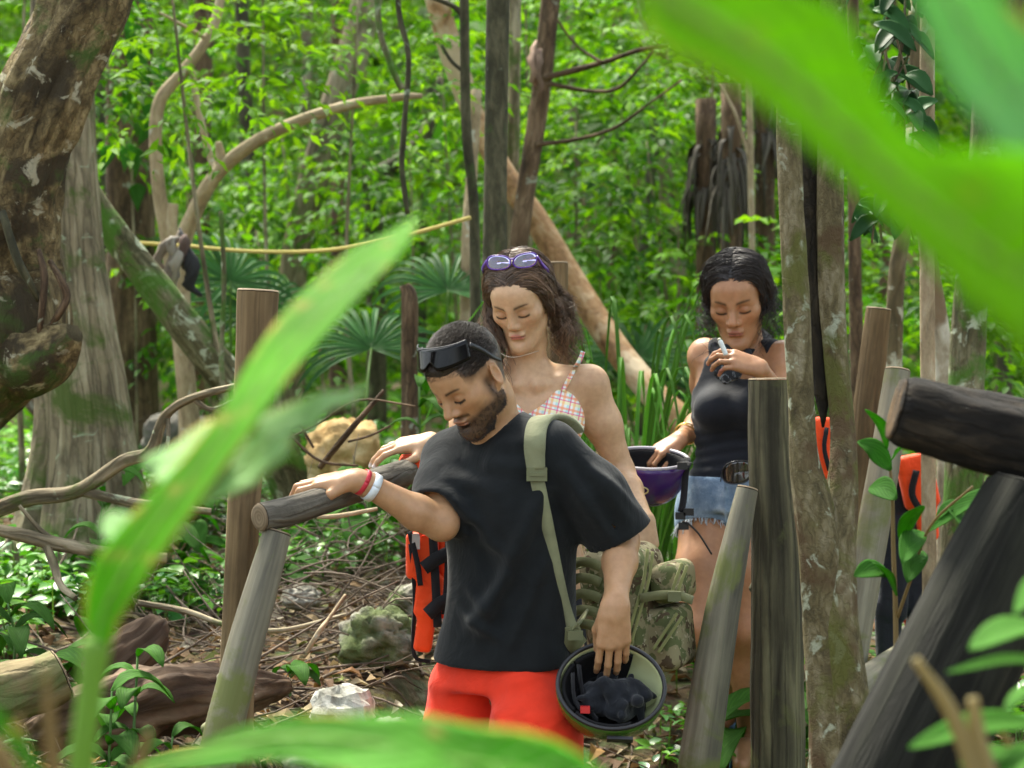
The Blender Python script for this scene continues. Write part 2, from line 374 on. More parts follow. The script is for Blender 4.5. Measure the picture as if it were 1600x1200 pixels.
tag(bag.build('forest_foliage', M_FAR), 'dense blurred mass of bright green leaves filling the forest behind', 'foliage', kind='stuff')
# unseen leaf layer added above the picture to shade the depth of the forest
bag = Bag(); N = 3600; o = np.stack([rs.uniform(-16, 16, N), rs.uniform(18.5, 60, N), rs.uniform(0, 2.6, N)], -1); o[:, 2] += 7.6+.12*(o[:, 1]-13)
cl = fbm(o*.22, 2, 4); o = o[cl > -.26]; a = rs.uniform(0, 6.283, len(o)); sprays_into(bag, o, np.stack([np.cos(a), np.sin(a), rs.normal(0, .15, len(o))], -1), rs.uniform(.9, 1.6, len(o)), 9, .5, .22, rs, None, .8)
tag(bag.build('shade_canopy', M_FAR), 'unseen leaf canopy added overhead to shade the far forest', 'canopy', kind='stuff')
# ================================================================ trees
BK_BROWN = bark_mat('bark_brown', (.03, .02, .012), (.115, .072, .04), (.24, .165, .10), lichen=(.30, .33, .25), lam=.64)
BK_GREY = bark_mat('bark_grey', (.055, .046, .028), (.22, .18, .11), (.42, .37, .25), lichen=(.32, .37, .24), lam=.62, moss=(.06, .10, .015), mam=.58, crack=.6, streak=.10)
BK_BURL = bark_mat('bark_burl', (.012, .009, .005), (.13, .095, .042), (.38, .30, .15), lichen=(.38, .36, .25), lam=.60, moss=(.045, .085, .015), mam=.60, streak=.4, scale=11, crack=.4, patch=(.022, .018, .012), pth=.55)
BK_DARK = bark_mat('bark_dark', (.018, .018, .010), (.058, .055, .030), (.14, .13, .075), lichen=(.30, .36, .26), lam=.66, moss=(.05, .09, .02), mam=.63, streak=.35, crack=.2)
BK_ORANGE = bark_mat('bark_orange', (.10, .045, .015), (.34, .19, .08), (.52, .38, .22), patch=(.55, .45, .30), streak=.7, scale=7, crack=.15, rough=.6)
BK_PALE = bark_mat('bark_pale', (.16, .12, .07), (.36, .28, .17), (.52, .44, .30), lichen=(.5, .5, .4), lam=.62, streak=.4, crack=.15)
BK_WHITE = bark_mat('bark_white', (.10, .06, .03), (.42, .36, .26), (.75, .72, .62), streak=.5, scale=6, crack=.1, patch=(.16, .09, .04))
BK_MOSS = bark_mat('bark_mossy', (.03, .03, .012), (.11, .10, .05), (.26, .25, .15), lichen=(.45, .5, .36), lam=.58, moss=(.06, .15, .015), mam=.53)
BK_FORK = bark_mat('bark_fork', (.035, .028, .013), (.14, .115, .055), (.30, .265, .17), lichen=(.36, .39, .28), lam=.585, moss=(.095, .10, .022), mam=.565, streak=.45, scale=11, crack=.3, patch=(.075, .042, .02), pth=.55)
CROWN_RS = np.random.default_rng(33)
def crown_at(p, parent, R=1.6, N=70, mul=1.0, flat=.55):
    rs = CROWN_RS; u = unit(rs.normal(size=(N, 3))); o = p+u*rs.uniform(.25, 1, (N, 1))**.6*R*[1, 1, flat]
    b = Bag(); sprays_into(b, o, u*[1, 1, .3]+rs.normal(0, .3, (N, 3)), rs.uniform(.4, .9, N), 10, .14, .06, rs, None, mul)
    return b.build('crown', M_LEAF, parent)
TREE_N = [0]
def tree(name, label, cat, pts, mat, sides=12, amp=.05, group=None, branches=(), crown=None, n=None, freq=(5, 1.5), shape=None, part='trunk', down=True):
    """pts: (px, py, depth, radius px at that depth), listed from the top down"""
    TREE_N[0] += 1; s = TREE_N[0]
    pts = list(pts)[::-1]                       # from the root up
    W = np.array([P(a, b, c) for a, b, c, r in pts]); R = np.array([r*c/F for a, b, c, r in pts])
    if down:                                     # carry the root into the soil
        g = float(gz(W[0, 0], W[0, 1]))
        if W[0, 2] > g-.1:
            dv = (W[0]-W[1]); k = (W[0, 2]-g+.15); e = W[0]+np.array([dv[0]/max(-dv[2], .2)*k*.6, dv[1]/max(-dv[2], .2)*k*.6, -k])
            W = np.vstack([e, W]); R = np.concatenate([[R[0]*1.18], R])
    m = n or max(12, int(len(W)*7)); path = catmull(W, m); rad = catmull(np.stack([R, R, R], 1), m)[:, 0]
    root = thing(name, label, cat, path[0], group)
    V, T, bk = tube(path, rad, sides, amp, freq, s, shape=shape); b = Bag(); b.add(V, T, bk=bk); b.build(part, mat, root)
    for q in branches:
        q = list(q); Wb = np.array([P(a, b_, c) for a, b_, c, r in q]); Rb = np.array([r*c/F for a, b_, c, r in q]); mm = max(10, len(q)*6)
        pb = catmull(Wb, mm); rb = catmull(np.stack([Rb]*3, 1), mm)[:, 0]
        V, T, bk = tube(pb, rb, max(6, sides*2//3), amp, freq, s+50); b = Bag(); b.add(V, T, bk=bk); b.build('branch', mat, root)
    if crown is not None:
        tp = path[-1]; cp = np.array([tp[0]+crown[0], tp[1]+crown[1], crown[2]])
        pb = catmull([tp, (tp+cp)/2+[.1, 0, 0], cp], 10); V, T, bk = tube(pb, np.linspace(rad[-1], rad[-1]*.35, 10), 8, .03, seed=s+90); b = Bag(); b.add(V, T, bk=bk); b.build('branch', mat, root)
        crown_at(cp, root, crown[3], crown[4])
    return root

# the burl tree: leaning bole, hollow with a loop of roots, cut limb
r = tree('burl_tree', 'massive leaning tree with knotted burl and black mottled bark at the edge', 'tree',
     [(205, -200, 7.0, 62), (135, 0, 7.0, 66), (62, 170, 7.0, 68), (18, 300, 7.05, 78), (8, 420, 7.1, 82), (20, 520, 7.1, 88), (-60, 610, 7.2, 80), (-190, 720, 7.3, 90), (-260, 850, 7.3, 120)], BK_BURL, 44, .17, n=130, freq=(7, 3.6), crown=(.6, -.3, 5.4, 1.5, 80))
def limb(root, name, pts, mat, sides=10, amp=.05, n=18, seed=3, freq=(5, 4)):
    W = np.array([P(a, b_, c) for a, b_, c, q in pts]); Rb = np.array([q*c/F for a, b_, c, q in pts]); pb = catmull(W, n); rb = catmull(np.stack([Rb]*3, 1), n)[:, 0]
    V, T, bk = tube(pb, rb, sides, amp, freq, seed); b = Bag(); b.add(V, T, bk=bk); return b.build(name, mat, root)
limb(r, 'branch', [(20, 560, 7.05, 58), (62, 560, 6.98, 52), (96, 535, 6.93, 34), (116, 520, 6.9, 16)], BK_BURL, 16, .12, 20, 7)
limb(r, 'root', [(60, 390, 6.92, 4), (69, 430, 6.89, 6), (66, 480, 6.885, 6), (60, 525, 6.92, 4)], BK_BROWN, 8, .05, 16)
limb(r, 'root', [(78, 408, 6.93, 4), (96, 440, 6.89, 6), (104, 465, 6.89, 6), (92, 490, 6.89, 6), (76, 515, 6.94, 4)], BK_BROWN, 8, .05, 16)
limb(r, 'root', [(3, 330, 6.85, 6), (25, 400, 6.84, 7), (45, 440, 6.86, 6), (60, 470, 6.9, 4)], BK_DARK, 8, .05, 16)
def butt(a, L):
    k = np.clip((.30-L)/.30, 0, 1)**1.6
    return 1+k*(.55+.55*np.abs(np.cos(a*2.5+.6))**2.2)+.06*np.cos(a*5+L*3)
tree('buttress_tree', 'grey fluted tree with spreading buttress roots and pale lichen', 'tree',
     [(92, -220, 8.7, 44), (95, 0, 8.6, 46), (98, 200, 8.6, 50), (104, 380, 8.6, 58), (118, 520, 8.6, 66), (132, 640, 8.6, 72), (138, 760, 8.6, 76)], BK_GREY, 56, .085, n=110, freq=(15, 1.0), shape=butt, crown=(-.2, .6, 5.8, 1.6, 80))
tree('mossy_trunk', 'slanting mossy trunk with green lichen leaning from the buttress tree', 'tree',
     [(120, 270, 9.3, 20), (165, 345, 9.3, 22), (235, 440, 9.3, 26), (305, 530, 9.3, 28), (372, 615, 9.35, 30), (430, 700, 9.4, 32)], BK_MOSS, 14, .09, n=46, freq=(4, 5))
tree('brown_tree', 'reddish brown furrowed tree behind the slanting mossy trunk', 'tree', [(205, -150, 12, 34), (203, 0, 12, 35), (202, 200, 12, 37), (205, 420, 12, 39), (208, 620, 12, 42), (208, 760, 12, 46)], BK_BROWN, 18, .06, n=50, freq=(8, 1), crown=(.5, .4, 6.6, 1.8, 70))
tree('dark_tree', 'shadowy grey trunk between the buttress tree and the reddish one', 'tree', [(150, -150, 13.5, 17), (148, 200, 13.5, 18), (150, 700, 13.5, 20)], BK_DARK, 10, .05)
tree('slim_tree', 'slim straight brown trunk behind the bent sapling', 'tree', [(322, -150, 14, 15), (318, 60, 14, 16), (310, 300, 14, 18), (300, 700, 14, 20)], BK_BROWN, 10, .05, crown=(-.3, .5, 6.8, 1.5, 50))
tree('bent_sapling', 'thin bare sapling bent like an elbow behind the yellow rope', 'tree', [(352, -40, 10, 7), (332, 45, 10, 8), (288, 110, 10, 9), (250, 158, 10, 10), (243, 230, 10, 10), (250, 310, 10, 11), (264, 380, 10, 13), (276, 470, 10, 14), (290, 600, 10, 15), (296, 690, 10, 17)], BK_PALE, 10, .06, n=60,
     branches=[[(268, 385, 9.99, 12), (267, 350, 9.99, 11), (270, 318, 9.99, 9)], [(300, 110, 10, 5), (312, 180, 9.95, 6), (330, 250, 9.95, 6), (338, 262, 9.9, 5)], [(325, 62, 10, 4), (290, 42, 9.9, 3), (250, 20, 9.8, 2)]])
tree('arched_sapling', 'pale bare limb arching up and across to the dark tree', 'tree', [(660, 150, 9.4, 4), (625, 152, 9.4, 6), (530, 168, 9.5, 8), (420, 210, 9.6, 10), (345, 265, 9.7, 12), (305, 330, 9.8, 13), (284, 400, 9.85, 14), (288, 560, 9.85, 15), (300, 690, 9.85, 16)], BK_PALE, 10, .06, n=56,
     branches=[[(345, 262, 9.7, 9), (344, 240, 9.68, 8), (341, 222, 9.66, 5)]])
tree('lichen_tree', 'grey leaning tree blotched with lichen behind the arched limb', 'tree', [(600, -120, 13, 24), (565, 40, 13, 25), (520, 180, 13, 24), (488, 290, 13, 23), (462, 400, 13, 22), (452, 520, 13, 23), (448, 700, 13, 25)], BK_GREY, 14, .06, n=50, crown=(.6, .5, 7.0, 1.8, 60))
tree('forked_tree', 'dark low tree forking in two behind the hanging vine', 'tree', [(690, 120, 14, 6), (668, 200, 14, 9), (632, 245, 14, 12), (590, 275, 14, 14), (583, 300, 14, 16), (586, 420, 14, 15), (590, 700, 14, 17)], BK_DARK, 10, .06, n=40,
     branches=[[(583, 300, 14, 14), (560, 260, 14, 12), (540, 215, 14, 10), (532, 120, 14.2, 7)]])
tree('orange_tree', 'leaning tree with smooth peeling orange and cream bark', 'tree', [(655, -110, 10.8, 17), (682, 0, 10.8, 18), (708, 90, 10.8, 19), (740, 180, 10.8, 18), (790, 275, 10.6, 19), (838, 345, 10.5, 20), (890, 430, 10.4, 21), (960, 540, 10.2, 21), (1030, 625, 10.0, 23), (1085, 690, 9.9, 25)], BK_ORANGE, 14, .05, n=70, freq=(4, 3), crown=(-.8, .3, 6.4, 1.6, 60))
tree('slender_dark_tree', 'slender blackish green stem just beside the central dark trunk', 'tree', [(724, -150, 9, 8), (726, 60, 9, 8), (729, 210, 9, 8), (740, 320, 9, 8), (743, 480, 9, 9), (746, 700, 9, 10)], BK_DARK, 9, .05, n=40,
     branches=[[(726, 25, 9, 5), (705, 8, 9, 4), (668, -6, 9, 3)], [(728, 115, 9, 3), (705, 95, 9, 3), (690, 70, 9, 2)]])
tree('central_dark_tree', 'straight dark mossy trunk directly above the woman in the checked top', 'tree', [(780, -200, 8.4, 17), (778, 0, 8.4, 18), (775, 200, 8.4, 18), (773, 400, 8.4, 19), (772, 560, 8.4, 20), (772, 760, 8.4, 22)], BK_DARK, 16, .025, n=50, freq=(3, 2), crown=(.3, .2, 5.9, 1.7, 80))
tree('mottled_tree', 'mottled brown tree leaning right with a hanging strip of bark', 'tree', [(875, -130, 10.3, 15), (860, 0, 10.3, 15), (848, 120, 10.3, 15), (832, 230, 10.3, 15), (817, 330, 10.3, 15), (806, 440, 10.3, 16), (800, 700, 10.3, 18)], BK_BROWN, 12, .07, n=44, crown=(.5, .5, 6.4, 1.6, 60),
     branches=[[(850, 122, 10.25, 5), (905, 108, 10.2, 5), (950, 95, 10.1, 4), (1000, 78, 10, 4), (1045, 70, 10, 3)], [(855, 130, 10.25, 4), (920, 142, 10.2, 3), (965, 138, 10.1, 3), (1000, 105, 10, 2), (1022, 78, 10, 2)],
               [(838, 226, 10.25, 4), (900, 218, 10.2, 3), (960, 200, 10.1, 3), (1010, 165, 10, 2), (1065, 125, 10, 2)], [(940, 98, 10.1, 3), (900, 70, 10.2, 2), (870, 30, 10.2, 2)]])
tree('grey_tree', 'thin grey upright stem between the dark trunk and the mottled tree', 'tree', [(806, -100, 10.9, 9), (804, 120, 10.9, 10), (800, 400, 10.9, 11), (798, 700, 10.9, 12)], BK_GREY, 9, .05)
tree('pale_tree', 'pinkish pale trunk beside the slender dark stem, above the bearded man', 'tree', [(745, 140, 10.1, 8), (738, 260, 10.1, 9), (731, 360, 10, 10), (728, 480, 10, 10), (726, 700, 10, 11)], BK_PALE, 10, .05)
tree('broken_stump', 'dark broken trunk standing behind the handrail', 'stump', [(632, 445, 8.8, 8), (640, 470, 8.8, 13), (640, 560, 8.8, 13), (640, 640, 8.8, 13), (640, 760, 8.8, 15)], BK_BROWN, 10, .08)
# stems far right of the picture
tree('pale_pole_tree', 'thin pale stem rising behind the woman in the black tank top', 'tree', [(1168, -60, 11, 4), (1172, 180, 11, 5), (1175, 400, 11, 5), (1178, 700, 11, 6)], BK_PALE, 8, .04, branches=[[(1172, 250, 11, 3), (1150, 180, 11, 3), (1125, 130, 11, 2)]])
tree('red_brown_trunk', 'narrow red brown trunk just behind the split tree', 'tree', [(1332, -60, 9.2, 9), (1335, 360, 9.2, 10), (1340, 580, 9.2, 11), (1345, 800, 9.2, 12)], BK_BROWN, 10, .05)
tree('spotted_tree', 'thin stem with round pale lichen spots above the tilted post', 'tree', [(1432, 0, 8.6, 11), (1420, 300, 8.6, 12), (1402, 420, 8.6, 13), (1396, 560, 8.6, 14), (1394, 800, 8.6, 15)], bark_mat('bark_spotted', (.05, .04, .02), (.13, .10, .05), (.24, .20, .12), lichen=(.48, .48, .36), lam=.53, scale=5), 10, .04)
tree('white_tree', 'slim white barked tree with brown scars beside the big dark trunk', 'tree', [(1425, 200, 8.2, 13), (1452, 400, 8.2, 14), (1466, 500, 8.2, 15), (1478, 610, 8.2, 16), (1480, 830, 8.2, 17)], BK_WHITE, 12, .05, freq=(5, 4))
tree('shaded_tree', 'thick dark furrowed trunk behind the charred horizontal log', 'tree', [(1560, -60, 7.9, 24), (1535, 300, 7.9, 26), (1515, 500, 7.9, 28), (1508, 700, 7.9, 29), (1498, 900, 7.9, 31), (1492, 960, 7.9, 34)], BK_MOSS, 16, .06, n=46, freq=(8, 2), crown=(.3, .6, 5.6, 1.5, 60))
for i, (px, d, rr, lean) in enumerate([(60, 17, 15, 8), (395, 17, 13, -6), (470, 19, 9, 4), (528, 16, 12, 0), (660, 20, 8, 6), (905, 18, 8, -5), (955, 21, 9, 3), (1005, 16, 9, 12), (1060, 18, 12, -20), (1100, 22, 8, 4), (1225, 17, 10, 4), (1290, 19, 10, -4), (1385, 15, 12, 2), (1570, 14, 12, 6)]):
    where = ['at the far upper corner behind the burl tree', 'left of the lichen blotched leaning tree', 'in the gap beneath the arched limb', 'behind the forked dark tree', 'beside the hanging vine', 'under the bare twigs of the mottled tree', 'between the mottled tree and the palm skirts',
             'leaning right in front of the palm skirts', 'leaning left above the tank top woman', 'deep in the leaves above the tank top woman', 'just behind the split tree', 'right behind the split tree fork', 'behind the leafy climber', 'at the far edge behind the big blurred leaf'][i]
    tree('forest_trunk', 'far slim forest trunk '+where, 'tree', [(px+lean*4, -140, d, rr*.8), (px+lean*2, 150, d, rr*.9), (px, 420, d, rr), (px, 700, d, rr*1.1)], [BK_BROWN, BK_DARK, BK_GREY][i % 3], 9, .05, group='slim trunks deep in the forest')
# dead palm skirts: hanging fibrous fronds round a stem
rs = np.random.default_rng(5)
for k, (px, py0, py1, d) in enumerate([(1103, 215, 385, 11.5), (1142, 190, 395, 11.2), (1195, 60, 380, 11.8)]):
    root = thing('dead_palm_skirt', ['hanging skirt of dead grey palm fronds furthest from the split tree', 'middle hanging skirt of dead grey palm fronds behind the tank top woman', 'long skirt of dead palm fronds beside the split tree'][k], 'palm', gp(px, d), 'dead palm skirts')
    V, T, bk = tube(catmull([gp(px, d, -.1), P(px, 500, d), P(px, py0-60, d)], 14), .05, 9, .05, seed=k); b = Bag(); b.add(V, T, bk=bk); b.build('trunk', BK_BROWN, root)
    b = Bag()
    for j in range(46):
        a = rs.uniform(0, 6.283); t0 = rs.uniform(0, .55); p0 = P(px, py0+(py1-py0)*t0, d); L = rs.uniform(.2, .42)
        off = np.array([math.cos(a), math.sin(a), 0])
        q = [p0+off*.03, p0+off*.09+[0, 0, -.06], p0+off*.10+rs.normal(0, .02, 3)+[0, 0, -L]]
        V, T, bk = strap(catmull(q, 6), np.array([-off[1], off[0], 0]), np.linspace(.04, .008, 6), .002); c = np.array([.085, .075, .058])*rs.uniform(.5, 1.5); b.add(V, T, c, bk)
    b.build('dead_frond', M_DRY, root)
# hanging vines
for k, (pts, r_) in enumerate([([(628, -60, 8.8), (622, 10, 8.8), (638, 90, 8.8), (633, 180, 8.8), (628, 260, 8.8), (637, 335, 8.8)], 4.5), ([(588, -60, 9.2), (592, 40, 9.2), (610, 100, 9.2), (628, 140, 9.2)], 5), ([(345, 330, 9), (350, 440, 9), (346, 560, 9), (350, 660, 9)], 4)]):
    tag(limb(None, 'hanging_vine', [(a, b_, c, r_) for a, b_, c in pts], BK_MOSS if k else BK_DARK, 7, .15, 30, k+9, (4, 14)),
        ['knotty dark vine hanging straight down left of the orange barked tree', 'smooth pale vine swinging down towards the knotty one', 'thin brown vine standing upright left of the broad wooden post'][k], 'vine')
# strip of bark hanging on the mottled tree
b = Bag()
for k in range(3):
    q = [P(838+k*5, 62+k*8, 10.15), P(830+k*6, 95, 10.08), P(838+k*4, 135+k*6, 10.1)]; V, T, bk = strap(catmull(q, 8)+RG.normal(0, .008, (8, 3)), (1, .9*k-.9, 0), np.array([.01, .03, .028, .034, .03, .036, .022, .006]), .003); b.add(V, T, np.array([.30, .20, .14])*(1-.2*k), bk)
tag(b.build('bark_strip', M_DRY), 'dry curled strip of bark hanging on the mottled tree', 'bark')
# ---- understorey saplings with thin stems and airy crowns, each its own thing
rs = np.random.default_rng(77)
SAP = [(100, 120, 11.5, 'behind the burl tree top'), (260, 60, 9.2, 'bright young sprays beside the bent sapling top'), (300, 250, 13, 'between the bent sapling and the arched limb'), (410, 70, 11.2, 'with hanging tips above the arched limb'), (440, 310, 13.5, 'below the arched limb'), (400, 470, 12, 'behind the slanting mossy trunk end'),
       (560, 120, 10.6, 'with feathery sprays right above the arched limb'), (520, 330, 14, 'behind the forked dark tree'), (640, 330, 12.5, 'between the forked tree and the orange tree'), (690, 210, 13, 'just left of the slender dark stem'), (820, 90, 11.5, 'sprouting beside the hanging bark strip'), (900, 300, 12, 'right of the mottled tree'),
       (960, 180, 13, 'among the bare twigs right of the mottled tree'), (930, 430, 12.5, 'above the clump of arching sedge'), (1010, 330, 12, 'filling the gap left of the palm skirts'), (1050, 60, 13.5, 'under the top edge beside the blurred leaf'), (1060, 470, 11.5, 'left of the tank top woman head'), (1120, 120, 12.5, 'over the dead palm skirts'),
       (1240, 420, 12, 'behind the split tree trunk'), (1310, 470, 10.5, 'right of the split tree'), (1400, 560, 10.5, 'behind the tilted post'), (1545, 560, 10, 'above the charred log'), (1560, 420, 11, 'under the big blurred leaf'), (40, 60, 10.5, 'at the top corner behind the leaning bole'), (250, 500, 12, 'under the slanting mossy trunk')]
for k, (px, py, d, where) in enumerate(SAP):
    c = P(px, py, d); base = np.array([c[0]+rs.normal(0, .15), c[1]+.1, 0]); base[2] = float(gz(base[0], base[1]))-.03
    root = thing('sapling', 'leafy green sapling '+where, 'sapling', base, 'understorey saplings')
    q = catmull([base, (base+c)/2+rs.normal(0, .06, 3), c+[0, 0, .35]], 16); V, T, bk = tube(q, np.linspace(.016, .005, 16), 6, .05, seed=k); b = Bag(); b.add(V, T, bk=bk); b.build('stem', BK_GREY, root)
    N = 62; u = unit(rs.normal(size=(N, 3))); o = c+u*rs.uniform(.1, 1, (N, 1))**.5*[.62, .5, .42]
    young = k in (1, 3, 6, 10, 12)
    b = Bag(); sprays_into(b, o, u*[1, 1, .25]+[0, -.3, 0], rs.uniform(.18, .42, N), 9, .078 if young else .088, .031 if young else .04, rs, [.1, .15, .3, .05, .4, 0.] if young else [.25, .25, .2, .15, .05, .1], fine=False)
    b.build('crown', M_LEAF, root)
# ================================================================ fence posts, rails and logs
WD_POST = bark_mat('post_wood', (.045, .03, .015), (.17, .115, .055), (.33, .24, .125), streak=.06, scale=7, crack=.35, moss=(.07, .07, .02), mam=.66, rough=.8)
WD_GREY = bark_mat('post_grey', (.07, .065, .05), (.20, .185, .13), (.33, .31, .22), streak=.05, scale=7, crack=.2, moss=(.13, .15, .04), mam=.57, rough=.75, bump=.5)
WD_OLD = bark_mat('post_old', (.018, .016, .010), (.075, .068, .04), (.20, .185, .10), streak=.06, scale=8, crack=.6, moss=(.11, .115, .04), mam=.62, rough=.85, bump=1.)
WD_CHAR = bark_mat('charred_wood', (.002, .002, .0016), (.012, .010, .007), (.055, .042, .026), streak=.2, scale=9, crack=.4, patch=(.10, .058, .022), pth=.57, rough=.92)
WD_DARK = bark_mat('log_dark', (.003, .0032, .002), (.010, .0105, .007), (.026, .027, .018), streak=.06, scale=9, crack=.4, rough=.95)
WD_RAIL = bark_mat('rail_bark', (.04, .035, .026), (.125, .11, .085), (.25, .23, .18), streak=.12, scale=8, crack=.55, lichen=(.3, .31, .26), lam=.68)
WD_ROT = bark_mat('rotten_log', (.022, .013, .008), (.10, .062, .036), (.24, .17, .11), streak=.12, scale=6, crack=.5, moss=(.06, .09, .02), mam=.68)
t = NT('cut_wood'); v = t.attr('bk'); ln = t.n('VectorMath', {0: t.map(v, (1, 1, 0))}, operation='LENGTH').outputs['Value']
rg = t.math('SINE', t.math('MULTIPLY', t.math('ADD', ln, t.math('MULTIPLY', t.noise(v, 14, 3), .02)), 700.0))
c = t.mix(t.math('MULTIPLY_ADD', rg, .5), (.15, .11, .065), (.22, .165, .10)); t.pbr(c, .85); M_CUT = t.m
def log(name, label, cat, pts, mat, sides=26, amp=.05, n=40, seed=1, freq=(5, 1.2), group=None, cut_top=True, knots=()):
    W = np.array([P(a, b_, c) for a, b_, c, q in pts]); Rb = np.array([q*c/F for a, b_, c, q in pts])
    pb = catmull(W, n); rb = catmull(np.stack([Rb]*3, 1), n)[:, 0]; pb = pb+.10*Rb.mean()*fbm(pb*4+seed*5.1, 2, seed)[:, None]*np.array([1, .6, .2])
    root = thing(name, label, cat, pb[0], group)
    V, T, bk = tube(pb, rb, sides, amp, freq, seed, caps=False)
    b = Bag(); b.add(V, T, bk=bk)
    for (i, a, s) in knots:
        t_, n_, bb = frames(pb); dv = n_[i]*math.cos(a)+bb[i]*math.sin(a); p = pb[i]+dv*rb[i]*.9
        V2, T2, bk2 = tube([p-dv*.02, p+dv*s*.3, p+dv*s*.7, p+dv*s], [s*1.6, s*1.2, s*.8, s*.3], 8, .1, seed=i); b.add(V2, T2, bk=bk2)
    b.build('log_body' if cat == 'log' else 'shaft', mat, root)
    for e, nm in ((0, 'cut_end'), (-1, 'cut_end')):
        s = slice(0, sides) if e == 0 else slice((n-1)*sides, n*sides); ring = V[s]; cen = ring.mean(0); ax = unit(pb[0]-pb[1] if e == 0 else pb[-1]-pb[-2])
        rings = [ring+ax*.002, cen+(ring-cen)*.94+ax*.006, cen+(ring-cen)*.5+ax*.005, cen[None]+ax*.004]
        VV = np.vstack(rings); j = np.arange(sides); k = (j+1) % sides; pl = []
        for q in range(2): pl.append(np.stack([q*sides+j, q*sides+k, (q+1)*sides+k, (q+1)*sides+j], -1))
        loc = np.vstack([(x-cen) for x in rings]); t_, n_, bb = frames(pb); i = 0 if e == 0 else n-1
        b2 = np.stack([loc@n_[i], loc@bb[i], 0*loc[:, 0]+seed], -1)
        bb_ = Bag(); bb_.add(VV, [np.vstack(pl), np.stack([2*sides+j, 2*sides+k, 0*j+3*sides], -1)], bk=b2); bb_.build(nm, M_CUT if mat not in (WD_CHAR, WD_DARK) else mat, root)
    return root
log('fence_post', 'brown upright post behind the rail end and the big blurred leaf', 'post', [(366, 1330, 5.62, 27), (368, 1100, 5.62, 27), (382, 800, 5.62, 25), (396, 600, 5.62, 30), (404, 456, 5.62, 33)], WD_POST, 36, .075, 60, 2, (14, .8), knots=[(34, .4, .018), (38, 3.6, .02)])
log('brace_post', 'grey slanting brace leaning against the brown post under the rail', 'post', [(325, 1260, 5.40, 32), (352, 1130, 5.42, 30), (398, 960, 5.46, 27), (432, 834, 5.5, 22)], WD_GREY, 30, .05, 44, 3, (9, .9), knots=[(13, 4.7, .012), (20, 4.4, .010)])
log('handrail', 'round bark covered rail under the gripping hand of the bearded man', 'rail', [(408, 808, 5.48, 22), (450, 799, 5.53, 23), (515, 778, 5.66, 22), (600, 748, 5.94, 21), (672, 728, 6.25, 20)], WD_RAIL, 18, .06, 30, 4, (5, 5))
log('fence_post', 'short post top showing behind the long haired woman', 'post', [(872, 760, 7.8, 20), (870, 600, 7.8, 19), (868, 412, 7.8, 19)], WD_POST, 14, .03, 20, 5)
log('fence_post', 'weathered mossy post hiding half of the woman in the tank top', 'post', [(1216, 1330, 6.2, 41), (1214, 1100, 6.2, 41), (1212, 850, 6.2, 38), (1204, 700, 6.2, 34), (1203, 594, 6.2, 33)], WD_OLD, 40, .085, 60, 6, (15, .7), knots=[(25, 4.3, .014)])
log('brace_post', 'smooth greenish brace slanting up to the weathered mossy post', 'post', [(1080, 1290, 6.0, 33), (1096, 1160, 6.0, 31), (1128, 960, 6.03, 27), (1168, 765, 6.08, 17)], WD_GREY, 30, .04, 44, 7, (9, .8))
log('fence_post', 'tilted brown post standing behind the charred log end', 'post', [(1318, 1000, 7.2, 27), (1340, 800, 7.2, 25), (1358, 620, 7.2, 22), (1374, 484, 7.2, 20)], WD_POST, 28, .06, 40, 8, (12, .8))
log('brace_post', 'pale brown brace crossing below the tilted post', 'post', [(1316, 1130, 6.7, 24), (1348, 920, 6.75, 25), (1380, 740, 6.8, 24), (1402, 580, 6.85, 20)], WD_GREY, 28, .06, 40, 9, (10, .9))
log('charred_log', 'thick charred black log with a rounded end jutting in from the edge', 'log', [(1402, 640, 4.3, 52), (1420, 645, 4.3, 58), (1480, 662, 4.3, 60), (1560, 682, 4.3, 62), (1700, 712, 4.3, 66), (1860, 745, 4.3, 68)], WD_CHAR, 34, .10, 60, 10, (6, 5))
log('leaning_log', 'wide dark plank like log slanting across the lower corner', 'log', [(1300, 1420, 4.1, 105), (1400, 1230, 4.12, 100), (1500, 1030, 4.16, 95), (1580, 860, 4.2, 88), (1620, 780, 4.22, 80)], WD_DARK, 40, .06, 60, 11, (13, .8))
# the split tree in front of the tank top woman: two stems grown together, gap between
r = tree('split_tree', 'mossy tree split into two close stems with a slit between them', 'tree', [(1230, -150, 5.35, 18), (1232, 100, 5.35, 19), (1236, 300, 5.35, 19), (1245, 480, 5.35, 21), (1252, 640, 5.35, 20), (1256, 720, 5.35, 23), (1272, 800, 5.35, 31), (1282, 870, 5.35, 34), (1292, 1000, 5.35, 36), (1306, 1150, 5.35, 42), (1312, 1300, 5.35, 52)], BK_FORK, 30, .085, n=110, freq=(8, 4.5))
limb(r, 'trunk', [(1304, -150, 5.45, 19), (1301, 100, 5.45, 20), (1298, 300, 5.45, 20), (1300, 480, 5.45, 20), (1314, 640, 5.43, 19), (1318, 720, 5.4, 22), (1312, 800, 5.38, 28), (1306, 870, 5.36, 32), (1312, 1000, 5.33, 32), (1330, 1150, 5.33, 36), (1342, 1300, 5.33, 46)], BK_FORK, 28, .085, 110, 41, (8, 4.5))
limb(r, 'hollow', [(1266, -150, 5.49, 24), (1266, 150, 5.49, 24), (1268, 350, 5.49, 23), (1273, 480, 5.48, 22), (1280, 560, 5.47, 19), (1284, 610, 5.46, 14), (1286, 645, 5.45, 7), (1286, 668, 5.45, 2)], bark_mat('bark_slit_shade', (.006, .005, .003), (.022, .017, .009), (.06, .048, .028)), 9, .05, 40, 44)  # solid dark limb filling the gap, its colour standing in for slit shade
